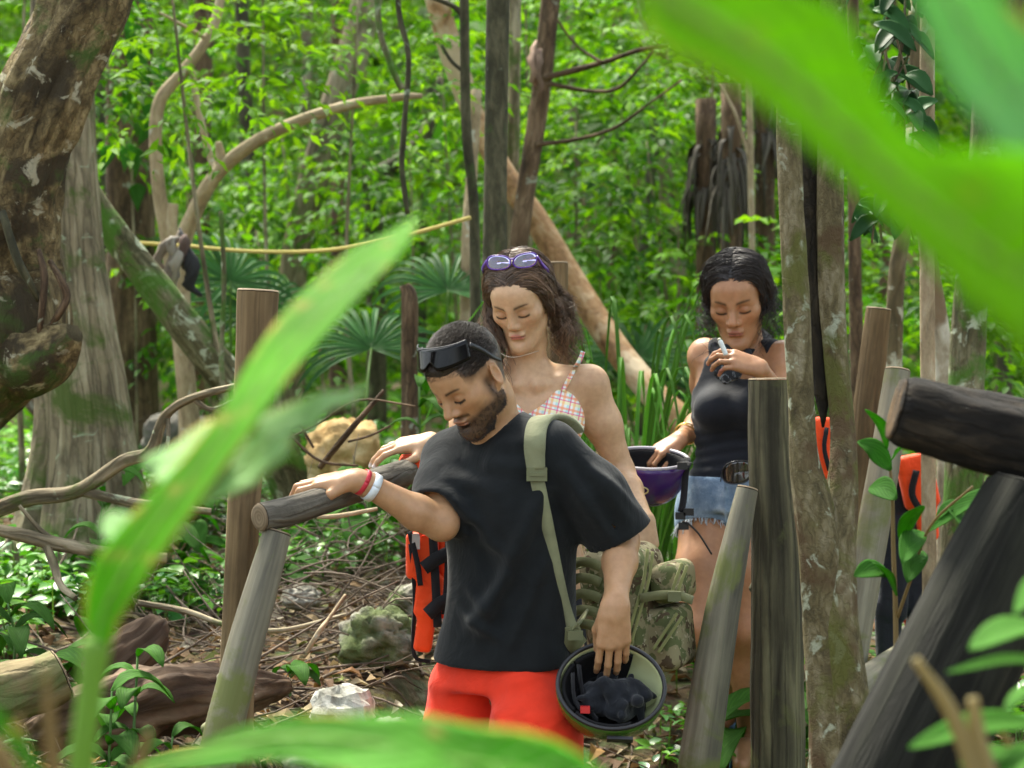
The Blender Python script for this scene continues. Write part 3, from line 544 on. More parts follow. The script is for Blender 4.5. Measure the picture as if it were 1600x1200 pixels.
# fallen branches and logs on the bank
def fallen(name, label, cat, pts, mat, seed, sides=9, amp=.07, n=40, group=None, br=()):
    root = thing(name, label, cat, P(*pts[0][:3]), group); limb(root, 'stem', pts, mat, sides, amp, n, seed, (4, 6))
    for q in br: limb(root, 'branch', q, mat, 7, amp, 16, seed+1, (4, 8))
fallen('fallen_branch', 'long crooked grey branch rising from the ground to the brown post', 'branch', [(-40, 812, 7.4, 13), (40, 780, 7.35, 13), (120, 768, 7.3, 12), (190, 722, 7.25, 11), (235, 705, 7.2, 10), (258, 650, 7.15, 8), (300, 622, 7.1, 7), (375, 602, 7.05, 5)], BK_GREY, 60, br=[[(130, 768, 7.3, 9), (180, 780, 7.25, 8), (230, 788, 7.2, 7), (330, 800, 7.2, 6)], [(300, 622, 7.1, 5), (330, 640, 7.1, 4), (370, 625, 7.1, 3)], [(262, 650, 7.15, 4), (262, 690, 7.1, 3), (250, 730, 7.1, 3)]])
fallen('fallen_branch', 'forked pale branch lying left of the blurred leaf stem', 'branch', [(-30, 822, 6.7, 9), (40, 838, 6.7, 11), (90, 850, 6.7, 11), (160, 862, 6.7, 9), (260, 872, 6.75, 8)], BK_GREY, 62, br=[[(72, 850, 6.7, 7), (85, 885, 6.65, 7), (95, 915, 6.6, 6), (118, 935, 6.55, 5)], [(90, 848, 6.7, 4), (60, 825, 6.7, 4), (30, 790, 6.7, 3)]])
fallen('fallen_branch', 'thin dark branch stretched over the litter below the rail', 'branch', [(215, 942, 6.6, 5), (290, 955, 6.6, 5), (360, 978, 6.55, 4), (440, 985, 6.55, 4), (540, 960, 6.7, 3)], BK_GREY, 63)
fallen('fallen_branch', 'bare twiggy branch sticking up left of the ochre rock', 'branch', [(500, 730, 7.6, 5), (545, 675, 7.5, 5), (575, 640, 7.5, 4), (600, 610, 7.5, 3)], BK_BROWN, 64, br=[[(440, 690, 7.6, 2), (500, 660, 7.55, 2), (560, 625, 7.5, 2), (650, 635, 7.4, 1.5)], [(452, 680, 7.5, 2), (500, 720, 7.5, 2.5), (560, 728, 7.5, 2)], [(545, 690, 7.5, 2), (580, 680, 7.4, 2), (610, 665, 7.4, 1.5)], [(490, 700, 7.5, 2), (470, 665, 7.5, 2), (455, 640, 7.5, 1.5)]])
fallen('fallen_branch', 'slim pale stick lying under the gripping forearm', 'branch', [(495, 808, 6.6, 3), (530, 806, 6.6, 4), (590, 795, 6.6, 3)], BK_PALE, 65)
fallen('fallen_branch', 'short broken stick on the litter right of the grey brace', 'branch', [(478, 1020, 6.2, 4), (500, 985, 6.2, 4), (515, 965, 6.25, 3), (540, 930, 6.3, 3)], BK_PALE, 66)
log('rotten_log', 'big rotten brown log lying behind the grey brace', 'log', [(50, 1150, 5.75, 22), (110, 1128, 5.77, 42), (170, 1118, 5.8, 50), (240, 1098, 5.9, 56), (330, 1088, 6.0, 46), (400, 1078, 6.1, 30), (450, 1070, 6.15, 12)], WD_ROT, 40, .26, 70, 12, (6, 7))
log('rotten_log', 'ridged brown trunk piece tilted behind the rotten log', 'log', [(150, 1060, 6.15, 30), (195, 1025, 6.2, 36), (235, 990, 6.25, 30), (250, 975, 6.3, 12)], WD_ROT, 30, .3, 40, 13, (7, 7))
log('cut_log', 'mossy sawn log lying in the lower corner', 'log', [(-120, 1110, 5.5, 44), (-20, 1090, 5.55, 46), (60, 1068, 5.6, 42), (95, 1052, 5.62, 38)], bark_mat('mossy_log', (.05, .04, .02), (.17, .13, .06), (.30, .25, .13), moss=(.10, .13, .04), mam=.52, streak=.2, scale=6), 30, .14, 44, 14, (6, 5))
log('cut_log', 'pale round log end beside the leaning dark log', 'log', [(1300, 1110, 6.4, 24), (1360, 1060, 6.6, 24), (1420, 1020, 6.8, 22)], WD_GREY, 16, .04, 20, 15)
# ---- rocks
M_ROCKW = NT('limestone'); t = M_ROCKW; v = t.n('TexCoord').outputs['Object']; nz = t.noise(v, 9, 7, .65); n2 = t.noise(v, 4, 4)
c = t.ramp(nz, [(.34, (.05, .048, .035)), (.50, (.19, .18, .14)), (.66, (.44, .42, .36))]); c = t.mix(t.ramp(n2, [(.44, 0.), (.58, .8)]), c, (.075, .11, .025)); t.pbr(c, .95, t.bump(nz, .9, .03), .15); M_ROCKW = t.m
t = NT('white_rock'); v = t.n('TexCoord').outputs['Object']; nz = t.noise(v, 14, 7, .65); c = t.ramp(nz, [(.3, (.16, .15, .11)), (.5, (.46, .45, .38)), (.64, (.66, .66, .58))]); t.pbr(c, .9, t.bump(nz, .8, .02), .15); M_ROCKB = t.m
t = NT('ochre_rock'); v = t.n('TexCoord').outputs['Object']; nz = t.noise(v, 9, 7, .65); c = t.ramp(nz, [(.3, (.30, .17, .06)), (.5, (.56, .38, .17)), (.64, (.74, .60, .36))]); t.pbr(c, .9, t.bump(nz, .9, .03), .15); M_ROCKO = t.m
def rock(label, px, py, d, rx, ry, rz, mat, seed, amp=.35, group=None):
    n, m = (22, 14) if mat is M_ROCKB else (60, 38); th = np.linspace(0, math.pi, m)[:, None]; ph = np.arange(n)[None]/n*2*math.pi
    u = np.stack([np.sin(th)*np.cos(ph), np.sin(th)*np.sin(ph), np.cos(th)+0*ph], -1).reshape(-1, 3)
    s = np.max(np.abs(u), 1, keepdims=True); q = u*(1-.35*(1-1/(s*1.35)))
    R = 1+amp*fbm(u*1.8+seed*3.1, 4, seed)-amp*.8*np.abs(fbm(u*4.5+seed, 4, seed+5))
    V = q*R[:, None]*[rx, ry, rz]+P(px, py, d); I = np.arange(m*n).reshape(m, n)
    Q = np.stack([I[:-1], I[1:], np.roll(I, -1, 1)[1:], np.roll(I, -1, 1)[:-1]], -1).reshape(-1, 4)
    o = make_mesh('rock', V, Q, mat, smooth=mat is not M_ROCKB); return tag(o, label, 'rock', group)
rock('large sunlit ochre boulder behind the handrail', 535, 715, 9.2, .16, .2, .17, M_ROCKO, 1)
rock('chalky white rock on the litter left of the red shorts', 535, 1115, 6.0, .09, .1, .075, M_ROCKB, 2, .4)
rock('small white rock half hidden under the bottom blurred leaf', 610, 1150, 6.0, .055, .06, .05, M_ROCKB, 3, .4)
rock('mossy pitted limestone boulder behind the orange life vest', 590, 1000, 7.0, .12, .13, .10, M_ROCKW, 4, .5)
rock('flat mossy limestone slab in front of the bearded man', 540, 1195, 5.75, .16, .15, .08, M_ROCKW, 5, .4)
rock('grey limestone lump beside the orange life vest strap', 640, 945, 7.4, .08, .12, .07, M_ROCKW, 6, .5)
rock('mossy limestone boulder behind the camouflage backpack', 1085, 985, 8.0, .13, .14, .12, M_ROCKW, 7, .5)
rock('bright white stone between the brace and the bare thigh', 1110, 935, 8.4, .07, .08, .05, M_ROCKB, 8, .3)
rock('pale rock under the purple helmet', 1045, 825, 9.4, .08, .1, .06, M_ROCKB, 9, .4)
rock('bright limestone step beyond the dark backed life vest', 1445, 935, 9.4, .16, .2, .10, M_ROCKB, 10, .3)
rock('lower limestone step seen past the leaning dark log', 1420, 1010, 8.2, .14, .14, .09, M_ROCKW, 11, .3)
rock('low grey boulder behind the slanting mossy trunk foot', 275, 690, 10.8, .16, .2, .15, plain('grey_rock', (.14, .13, .11), .9, .2, 9, .6), 12, .3)
rock('small mossy stone among the seedlings by the brown post', 470, 935, 7.6, .07, .08, .045, M_ROCKW, 13, .4)
# ---- yellow rope with a knotted bundle of cloth
b = Bag(); q = catmull([P(195, 378, 9.6), P(285, 384, 9.55), P(400, 393, 9.4), P(520, 390, 9.2), P(640, 366, 9.05), P(735, 340, 8.95)], 60); V, T, bk = tube(q, .0075, 8, .05, (3, 60)); b.add(V, T, bk=bk)
tag(b.build('rope', plain('rope_yellow', (.62, .50, .16), .8, .2, 120, .4)), 'yellow rope stretched between the bent sapling and the slender dark stem', 'rope')
root = thing('rag_bundle', 'bundle of faded rags knotted on the yellow rope', 'cloth', P(285, 430, 9.5)); rs = np.random.default_rng(8)
for k in range(7):
    b = Bag(); cx, cy = 285+rs.normal(0, 12), 402+rs.normal(0, 13); q = [P(285+rs.normal(0, 5), 372+rs.normal(0, 6), 9.5), P(cx, cy-8, 9.45), P(cx+rs.normal(0, 8), cy+22, 9.47), P(cx+rs.normal(0, 10), cy+40, 9.5)]
    V, T, bk = tube(catmull(q, 12), np.array([.005, .010, .012, .018, .022, .024, .020, .022, .018, .014, .010, .005])*rs.uniform(.6, 1.1), 11, .5, (4, 30), k); b.add(V, T, np.array([[.22, .18, .15], [.03, .03, .035], [.34, .31, .27], [.12, .08, .07]][k % 4]), bk); b.build('rag', col_mat('rag_cloth', .9) if k == 0 else bpy.data.materials['rag_cloth'], root)
# a tangle of brushwood piled beyond the rail
bag = Bag(); rs = np.random.default_rng(52)
for i in range(140):
    d = rs.uniform(6.9, 8.8); px = rs.normal(520, 80); p = gp(px, d, rs.uniform(.0, .28)); ang = rs.uniform(0, math.pi); L = rs.uniform(.2, .6); q = [p]; dv = np.array([math.cos(ang), math.sin(ang)*.5, rs.normal(.05, .3)])
    for s_ in range(5): dv = dv+rs.normal(0, .2, 3); q.append(q[-1]+unit(dv)*L/5)
    r_ = rs.uniform(.0015, .0045); V, T, bk = tube(catmull(q, 9), np.linspace(r_, r_*.3, 9), 5, seed=i); bag.add(V, T, bk=bk)
tag(bag.build('brushwood', M_TWIG), 'tangle of bare brown brushwood beyond the handrail', 'brushwood', kind='stuff')
# ================================================================ plants
rs = np.random.default_rng(101)
def blade(path, hw_l, hw_r, cup=.25, roll=None, nd=None, th=.0012):
    """one leaf surface with thickness: midrib path (n,3), half widths either side (m); nd = direction the upper face looks to"""
    path = np.asarray(path, float); m = len(path); t = unit(np.gradient(path, axis=0)); nd = np.broadcast_to(np.asarray(nd if nd is not None else [0, 0, 1.], float), path.shape)
    sd = unit(np.cross(t, nd)); nn = np.cross(sd, t)
    K = 5; rows = []; uv = []; L = np.concatenate([[0], np.cumsum(np.linalg.norm(np.diff(path, axis=0), axis=1))])
    for s, hw in ((-1, hw_l), (1, hw_r)):
        for k in (range(K, 0, -1) if s < 0 else range(0, K+1)):
            a = k/K; hwv = np.asarray(hw)[:, None]
            rows.append(path+sd*s*hwv*a+nn*hwv*cup*(a**1.5)+nn*.0*a); uv.append(np.stack([s*a+0*L, L*14+abs(a)*1.2, 0*L], -1))
    A = np.stack(rows, 1); c = A.shape[1]; top = A.reshape(-1, 3); nr = np.repeat(nn, c, 0); V = np.vstack([top, top-nr*th]); bk = np.vstack([np.stack(uv, 1).reshape(-1, 3)]*2)
    I = np.arange(m*c).reshape(m, c); q = np.stack([I[:-1, :-1], I[:-1, 1:], I[1:, 1:], I[1:, :-1]], -1).reshape(-1, 4); n0 = m*c
    e = np.concatenate([I[0], I[1:, -1], I[-1, ::-1][1:], I[::-1, 0][1:]]); e2 = np.roll(e, -1)
    return V, [q, q[:, ::-1]+n0, np.stack([e2, e, e+n0, e2+n0], -1)], bk
M_BIG = leaf_mat('big_leaf', trans=.55, rough=.65, vein=True, tmul=(1.3, 1.35, .3), spec=.10)
M_STRAP = leaf_mat('strap_leaf', trans=.38, rough=.5, spec=.18)
# fan palms: radiating strap leaflets on petioles
def fan_palm(label, px, d, fans, size, seed, mul=1.0):
    r_ = np.random.default_rng(seed); b0 = gp(px, d, -.02); root = thing('fan_palm', label, 'palm', b0, 'fan palms of the understorey')
    for (fx, fy, fd) in fans:
        c = P(fx, fy, fd); V, T, bk = tube(catmull([b0+[0, 0, .02], (b0*.4+c*.6)+[0, 0, .12], c], 12), np.linspace(.009, .005, 12), 6); b = Bag(); b.add(V, T, np.array([.09, .18, .03]), bk); b.build('petiole', M_STRAP, root)
        b = Bag(); face = unit(np.array([r_.normal(0, .25), -.55, .6])); e1 = unit(np.cross(face, [0, 0, 1.])); e2 = np.cross(e1, face) * -1
        if e2[2] < 0: e2 = -e2
        for k in range(22):
            a = math.radians(-125+250*k/21)+r_.normal(0, .03); dv = e2*math.cos(a)+e1*math.sin(a); L = size*r_.uniform(.85, 1.1)
            q = catmull([c, c+dv*L*.5+face*.02, c+dv*L*.82-np.array([0, 0, .04*L]), c+dv*L-np.array([0, 0, .22*L])], 8)
            V, T, bk = blade(q, np.array([.003, .012, .018, .019, .017, .013, .008, .001])*size/.5, np.array([.003, .012, .018, .019, .017, .013, .008, .001])*size/.5, .5, nd=face); b.add(V, T, np.array([.055, .17, .04])*r_.uniform(.7, 1.35)*mul, bk)
        b.build('fan_leaf', M_STRAP, root)
fan_palm('fan palm with glossy ribbed leaves right behind the long haired woman', 690, 9.6, [(700, 455, 9.9)], .30, 1)
fan_palm('fan palm spreading behind the raised tip of the blurred leaf', 560, 9.0, [(580, 545, 9.6)], .32, 2)
fan_palm('fan palm showing between the mossy trunk and the brown post', 360, 10.2, [(360, 440, 10.4), (400, 490, 10.6)], .36, 3)
fan_palm('drooping fan palm behind the sedge clump', 1010, 11, [(1000, 560, 11), (960, 590, 11.2)], .4, 4)
# sedge: long arching grass blades
def sedge(label, px, d, n, seed, size=1.0, spread=.7):
    r_ = np.random.default_rng(seed); b0 = gp(px, d, -.01); root = thing('sedge_clump', label, 'grass clump', b0); 
    for k in range(n):
        a = r_.uniform(0, 6.283); o = np.array([math.cos(a), math.sin(a)*.8, 0]); R = r_.uniform(.15, 1)*spread*size; H = r_.uniform(.5, .98)*size; st = b0+o*.05
        q = catmull([st, st+o*R*.22+[0, 0, H*.6], st+o*R*.6+[0, 0, H*.98], st+o*R+[0, 0, H*(.9-.5*R)]], 14); ww = .011*np.sin(np.linspace(.25, math.pi, 14))**.7+.0008
        V, T, bk = blade(q, ww*.6, ww*.6, .6, nd=o*-.5+np.array([0, -.1, 1.])); b = Bag(); b.add(V, T, np.array([.12, .29, .04])*r_.uniform(.6, 1.4), bk); b.build('blade', M_STRAP, root)
sedge('tall arching sedge clump between the two women', 985, 8.1, 80, 5, 1.28, .62)
sedge('low sedge tuft at the foot of the orange barked tree', 1050, 8.7, 26, 6, .7, .5)
# broad leaved herbs standing singly
def herb(label, px, d, h, nl, ll, seed, lw=.45, mul=1.0, name='herb', py=None, arch=.3, lean=0):
    r_ = np.random.default_rng(seed); b0 = gp(px, d, -.01) if py is None else P(px, py, d); tp = b0+[lean, 0, h]; root = thing(name, label, 'plant', b0, 'broad leaved herbs')
    q = catmull([b0, (b0+tp)/2+r_.normal(0, .02, 3), tp], 12); V, T, bk = tube(q, np.linspace(.004, .002, 12)*(1+h), 6); b = Bag(); b.add(V, T, np.array([.10, .19, .04]), bk); b.build('stem', M_HERB, root)
    for k in range(nl):
        f = .35+.65*(k+1)/nl; p = q[int(f*11)]; a = k*2.4+r_.uniform(-.4, .4); o = np.array([math.cos(a), math.sin(a), 0]); L = ll*r_.uniform(.7, 1.15)
        pth = catmull([p, p+o*L*.3+[0, 0, L*.22], p+o*L*.7+[0, 0, L*.22-arch*L*.3], p+o*L+[0, 0, -arch*L*.6]], 9); ww = np.sin(np.linspace(.12, math.pi-.03, 9))**.85*L*lw/2+.0006
        V, T, bk = blade(pth, ww, ww, .25, nd=[0, -.15, 1]); b = Bag(); b.add(V, T, np.array([.075, .20, .035])*mul*r_.uniform(.75, 1.3), bk); b.build('leaf', M_BIG, root)
HB = [('pale lobed herb at the foot of the buttress tree', 235, 8.2, .28, 8, .2), ('bright broad herb left of the slanting mossy trunk foot', 265, 8.6, .42, 8, .24), ('shiny herb under the crooked grey branch', 150, 7.0, .16, 7, .16), ('dark leaved herb by the forked pale branch', 60, 6.3, .18, 6, .2), ('narrow leaved herb at the photo edge under the burl', 12, 6.6, .32, 7, .2),
      ('young herb with two bright leaves beside the grey brace', 455, 6.6, .1, 4, .1), ('herb with pointed leaves on the litter right of the grey brace', 470, 5.95, .12, 5, .13), ('small sprout before the white rock', 500, 5.85, .1, 5, .12), ('seedling in front of the rotten log', 215, 5.5, .42, 11, .09), ('broad herb over the rotten log end', 175, 5.4, .36, 9, .13),
      ('star shaped seedling below the rotten log', 270, 5.4, .34, 9, .08), ('herb climbing beside the buttress roots', 165, 8.0, .45, 9, .12), ('plant with long leaves behind the weathered post', 1240, 6.9, .3, 6, .3), ('dark herb behind the leaning brace', 1150, 7.0, .14, 4, .24), ('herb below the twiggy branch', 440, 8.0, .2, 7, .14), ('fern like herb behind the bearded man head', 655, 8.0, .75, 12, .16),
      ('bushy herb beyond the ochre boulder', 480, 9.8, .4, 10, .2), ('pale herb left of the broken trunk', 590, 8.6, .42, 9, .2), ('broad herb at the foot of the brown tree', 310, 9.6, .36, 9, .26), ('green herb beside the purple helmet', 1060, 8.8, .35, 8, .16)]
for k, (lb, px, d, h, nl, ll) in enumerate(HB): herb(lb, px, d, h, nl, ll, 200+k, .34 if k in (4, 12, 13, 15) else .5, 1.3 if k in (0, 1, 17) else 1.0)
# climber covering a hidden stem, upper right
root = thing('leafy_climber', 'glossy leaved climber hanging on a grey stem under the big blurred leaf', 'vine', gp(1420, 6.8)); 
V, T, bk = tube(catmull([gp(1455, 7.0, -.1), P(1450, 600, 7.0), P(1448, 200, 7.0), P(1452, -150, 7.0)], 30), .022, 9, .08, seed=4); b = Bag(); b.add(V, T, bk=bk); b.build('stem', BK_PALE, root)
for k in range(7):
    q = [P(1345+rs.uniform(-10, 90), -80, 6.9), P(1350+rs.uniform(0, 90), 60, 6.8), P(1360+rs.uniform(-10, 70), 180, 6.85), P(1370+rs.uniform(-10, 60), 330+rs.uniform(-40, 60), 6.85)]; V, T, bk = tube(catmull(q, 20), .0035, 6, seed=k); b = Bag(); b.add(V, T, bk=bk); b.build('tendril', BK_GREY, root)
for k in range(95):
    p = P(1390+rs.normal(0, 30), rs.uniform(-80, 345), 6.85+rs.normal(0, .06)); a = rs.uniform(0, 6.283); o = np.array([math.cos(a), math.sin(a)*.6-.3, -.5]); L = rs.uniform(.07, .12)
    pth = catmull([p, p+o*L*.5+[0, 0, .01], p+o*L+[0, 0, -.02]], 7); ww = np.sin(np.linspace(.15, math.pi-.03, 7))**.8*L*.24+.0005; V, T, bk = blade(pth, ww, ww, .3, nd=[rs.normal(0, .4), -.7, .7]); b = Bag(); b.add(V, T, np.array([.03, .10, .025])*rs.uniform(.6, 1.6), bk); b.build('leaf', M_STRAP, root)
# creeper on the brown tree
root = thing('creeper', 'creeper with heart shaped leaves climbing the reddish brown tree', 'vine', gp(215, 11.5)); V, T, bk = tube(catmull([gp(215, 11.6, -.05), P(212, 480, 11.55), P(206, 240, 11.5), P(214, 20, 11.5)], 26), .006, 6); b = Bag(); b.add(V, T, bk=bk); b.build('stem', BK_GREY, root)
for (px, py) in [(206, 85), (222, 80), (226, 115), (246, 115), (202, 125), (205, 160), (232, 165), (170, 240), (200, 238), (214, 245), (208, 50), (230, 200), (216, 300), (200, 30)]:
    p = P(px, py, 11.35+rs.normal(0, .05)); L = .10; o = np.array([rs.normal(0, .3), -.3, -1]); pth = catmull([p+[0, 0, .04], p, p+unit(o)*L], 7); ww = np.array([.012, .034, .046, .044, .032, .016, .001]); V, T, bk = blade(pth, ww, ww, .2, nd=[rs.normal(0, .3), -1, .4]); b = Bag(); b.add(V, T, np.array([.08, .24, .04])*rs.uniform(.7, 1.2), bk); b.build('leaf', M_BIG, root)

# ---------------------------------------------------------------- large blurred leaves close to the camera
def big_leaf(parent, name, rows, col, cup=.12, nd=(0, -.75, .6), wave=0.0, n=40):
    """rows: (px, py, depth, left half width px, right half width px) along the midrib from base to tip"""
    W = np.array([P(a, b_, c) for a, b_, c, l, r_ in rows]); l = np.array([l*c/F for a, b_, c, l, r_ in rows]); r_ = np.array([r_*c/F for a, b_, c, l, r_ in rows])
    path = catmull(W, n); hl = np.maximum(catmull(np.stack([l]*3, 1), n)[:, 0], .0005); hr = np.maximum(catmull(np.stack([r_]*3, 1), n)[:, 0], .0005)
    V, T, bk = blade(path, hl, hr, cup, nd=nd)
    if wave: V = V+np.array([0, 1., 0])*(wave*vnoise(V*14, 3))[:, None]
    cv = np.tile(np.array(col, float), (len(V), 1)); ed = np.clip((np.abs(bk[:, 0])-.82)/.18, 0, 1)*np.clip(vnoise(V*22, 6)*2.2-.25, 0, 1); sp = np.clip((vnoise(V*55, 8)-.62)*6, 0, 1)*.6; m_ = np.clip(ed+sp, 0, .9)[:, None]; cv = cv*(1-m_)+np.array([.50, .34, .10])*m_; cv = cv*(1+.28*vnoise(V*9, 12))[:, None]
    b = Bag(); b.add(V, T, cv, bk); o_ = b.build(name, M_BIG, parent)
    nv = unit(np.array(nd, float)); wd = max(np.max(hl), np.max(hr)); q = path[1:-1]; V, T, bk = tube(q, np.linspace(.055, .012, len(q))*wd, 7); b = Bag(); b.add(V, T, np.array(col)*.55+np.array([.16, .22, .06]), bk); b.build('midrib', M_STRAP, o_)
    t_ = unit(np.gradient(path, axis=0)); sd = unit(np.cross(t_, nv)); b = Bag()
    for i in range(3, len(path)-3, 4):
        for s_, h in ((-1, hl), (1, hr)):
            p0 = path[i]; j = min(i+3, len(path)-1); nn = np.cross(sd[i], t_[i]); p1 = path[j]+sd[j]*s_*h[j]*.55+nn*h[j]*cup*.42; k2 = min(i+5, len(path)-1); p2 = path[k2]+sd[k2]*s_*h[k2]*.88+nn*h[k2]*cup*.83; V, T, bk = tube(catmull([p0, p1, p2], 7), np.linspace(.016, .005, 7)*wd, 5); b.add(V, T, np.array(col)*.6+np.array([.10, .15, .04]), bk)
    b.build('veins', M_STRAP, o_); return o_
G1, G2, GP = (.10, .34, .006), (.10, .33, .03), (.34, .54, .27)
def stalk(parent, pts, name='petiole', col=(.16, .30, .05)):
    W = np.array([P(a, b_, c) for a, b_, c, q in pts]); R = np.array([q*c/F for a, b_, c, q in pts]); V, T, bk = tube(catmull(W, 18), catmull(np.stack([R]*3, 1), 18)[:, 0], 10); b = Bag(); b.add(V, T, np.array(col), bk); return b.build(name, M_STRAP, parent)
root = thing('lobed_plant', 'tall blurred lobed leaf on a stalk in front of the brown post', 'plant', P(128, 1400, 1.9))
stalk(root, [(120, 1420, 1.92, 22), (128, 1200, 1.92, 21), (138, 1100, 1.92, 20), (152, 1000, 1.92, 24)])
big_leaf(root, 'leaf_blade', [(150, 1010, 1.92, 4, 30), (160, 960, 1.92, 40, 42), (190, 900, 1.92, 58, 50), (235, 830, 1.93, 50, 55), (300, 745, 1.95, 38, 50), (372, 650, 1.98, 36, 48), (440, 560, 2.02, 52, 46), (510, 480, 2.06, 62, 48), (570, 420, 2.1, 56, 44), (618, 375, 2.13, 34, 30), (650, 338, 2.16, 2, 2)], G1, .10, nd=(-.5, -.8, .25), n=60)
big_leaf(root, 'leaf_lobe', [(350, 690, 1.99, 10, 10), (322, 700, 2.0, 56, 60), (290, 712, 2.01, 74, 58), (270, 722, 2.02, 50, 70), (248, 730, 2.03, 62, 34), (236, 740, 2.03, 20, 24)], GP, .1, nd=(.1, -.65, .7))
big_leaf(root, 'leaf_lobe', [(296, 785, 1.97, 10, 16), (340, 752, 1.98, 60, 44), (380, 722, 1.99, 66, 62), (420, 690, 1.99, 60, 50), (445, 668, 2.0, 42, 18), (475, 650, 2.01, 34, 38), (510, 630, 2.01, 26, 16), (540, 620, 2.02, 18, 20), (575, 606, 2.03, 2, 2)], GP, .12, nd=(-.1, -.65, .7))
big_leaf(root, 'leaf_lobe', [(215, 850, 1.94, 10, 10), (195, 830, 1.95, 30, 26), (180, 815, 1.96, 26, 22), (168, 800, 1.97, 3, 3)], GP, .1, nd=(.2, -.9, .3))
root = thing('broad_leaf', 'wide blurred wavy leaf lying across the bottom of the shorts', 'leaf', P(250, 1250, 1.7))
big_leaf(root, 'leaf_blade', [(205, 1210, 1.75, 5, 5), (300, 1182, 1.74, 14, 20), (380, 1160, 1.73, 24, 40), (470, 1150, 1.72, 34, 60), (560, 1158, 1.71, 44, 80), (640, 1172, 1.7, 62, 90), (720, 1188, 1.69, 62, 95), (800, 1200, 1.68, 66, 95), (870, 1220, 1.67, 58, 90), (930, 1240, 1.66, 36, 60), (1000, 1262, 1.65, 5, 5)], G2, .2, nd=(0, -.7, .7), wave=.012, n=60)
root = thing('low_leaf', 'small wavy green leaf at the bottom beside the grey brace', 'leaf', P(200, 1250, 3.4))
big_leaf(root, 'leaf_blade', [(180, 1215, 3.4, 3, 3), (240, 1195, 3.4, 14, 18), (300, 1185, 3.4, 20, 22), (350, 1182, 3.4, 16, 18), (380, 1190, 3.4, 2, 2)], (.08, .25, .03), .2, nd=(0, -.7, .7), wave=.01)
root = thing('giant_leaf', 'huge blurred bright green leaf filling the upper corner', 'leaf', P(1800, 560, 1.05))
big_leaf(root, 'leaf_blade', [(1000, -40, 1.06, 5, 5), (1060, 10, 1.06, 70, 78), (1140, 55, 1.06, 105, 70), (1230, 120, 1.06, 140, 66), (1320, 205, 1.06, 90, 62), (1400, 280, 1.06, 78, 62), (1480, 345, 1.06, 150, 72), (1560, 405, 1.06, 215, 92), (1660, 465, 1.06, 260, 125), (1780, 540, 1.06, 200, 200), (1850, 590, 1.06, 40, 40)], (.19, .42, .004), .06, nd=(.12, -.95, .2), n=60)
big_leaf(root, 'leaf_blade', [(1420, -120, 1.22, 10, 10), (1470, -30, 1.22, 60, 60), (1520, 60, 1.22, 100, 90), (1580, 140, 1.22, 130, 110), (1680, 220, 1.22, 130, 130), (1800, 300, 1.22, 30, 30)], (.20, .45, .18), .1, nd=(.2, -.8, .5), n=40)
root = thing('bent_grass', 'yellow green blurred grass blade crossing the lower corner by the leaf stalk', 'grass blade', P(0, 1300, 1.6))
big_leaf(root, 'leaf_blade', [(-60, 1090, 1.6, 14, 14), (0, 1130, 1.6, 14, 14), (40, 1180, 1.6, 12, 12), (80, 1260, 1.6, 10, 10)], (.07, .22, .02), .1, nd=(0, -1, .3))
root = thing('dry_stalk', 'blurred tan dry stalks in the lower corner', 'stalks', P(60, 1350, 1.8))
for q in ([(90, 1260, 1.8, 16), (80, 1150, 1.8, 11), (72, 1050, 1.8, 5)], [(40, 1300, 1.75, 22), (10, 1200, 1.75, 18), (-30, 1150, 1.75, 16)], [(60, 1260, 1.85, 14), (42, 1190, 1.85, 10), (30, 1120, 1.85, 5)], [(190, 1260, 1.9, 12), (215, 1200, 1.9, 10), (235, 1140, 1.9, 5)]): stalk(root, q, 'stalk', (.20, .15, .06))
# twig with fresh leaves by the charred log
root = thing('leafy_twig', 'thin stem with fresh green leaves rising beside the charred log', 'plant', P(1402, 1150, 4.9)); BR = [[(1398, 1250, 4.9, 4), (1400, 1000, 4.9, 4), (1396, 860, 4.9, 3.5), (1392, 740, 4.9, 2.5), (1372, 660, 4.9, 2)], [(1402, 965, 4.9, 3), (1425, 900, 4.85, 2.5), (1455, 820, 4.8, 2), (1520, 760, 4.75, 2)]]
for q in BR: stalk(root, q, 'stem', (.22, .17, .08))
for (a, b_) in [((1392, 735), (1340, 690)), ((1385, 700), (1355, 640)), ((1392, 720), (1425, 700)), ((1400, 780), (1358, 762)), ((1410, 850), (1440, 790)), ((1450, 830), (1580, 760)), ((1462, 812), (1505, 790)), ((1395, 900), (1335, 900)), ((1440, 830), (1410, 880)), ((1480, 790), (1550, 880)), ((1400, 930), (1365, 880)), ((1440, 860), (1418, 910))]:
    A, B = P(*a, 4.85), P(*b_, 4.78+rs.normal(0, .06)); L = np.linalg.norm(B-A); pth = catmull([A, (A+B)/2+[0, 0, .012], B], 11); ww = np.sin(np.linspace(.08, math.pi-.03, 11))**.8*min(.024, L*.25)+.0006; V, T, bk = blade(pth, ww, ww, .25, nd=[rs.normal(0, .3), -.6, .8]); b = Bag(); b.add(V, T, np.array([.075, .24, .035])*rs.uniform(.8, 1.2), bk); b.build('leaf', M_BIG, root)
root = thing('corner_shrub', 'blurred shrub with long pointed leaves in the lower corner over the dark log', 'plant', P(1650, 1400, 2.6))
for q in ([(1640, 1400, 2.6, 8), (1600, 1220, 2.6, 7), (1560, 1130, 2.6, 6)], [(1700, 1300, 2.6, 7), (1640, 1150, 2.6, 6), (1610, 1020, 2.6, 5)], [(1540, 1260, 2.2, 16), (1490, 1120, 2.2, 13), (1430, 1030, 2.2, 7)], [(1560, 1260, 2.2, 16), (1530, 1160, 2.2, 14), (1520, 1090, 2.2, 9)]): stalk(root, q, 'stem', (.26, .22, .10))
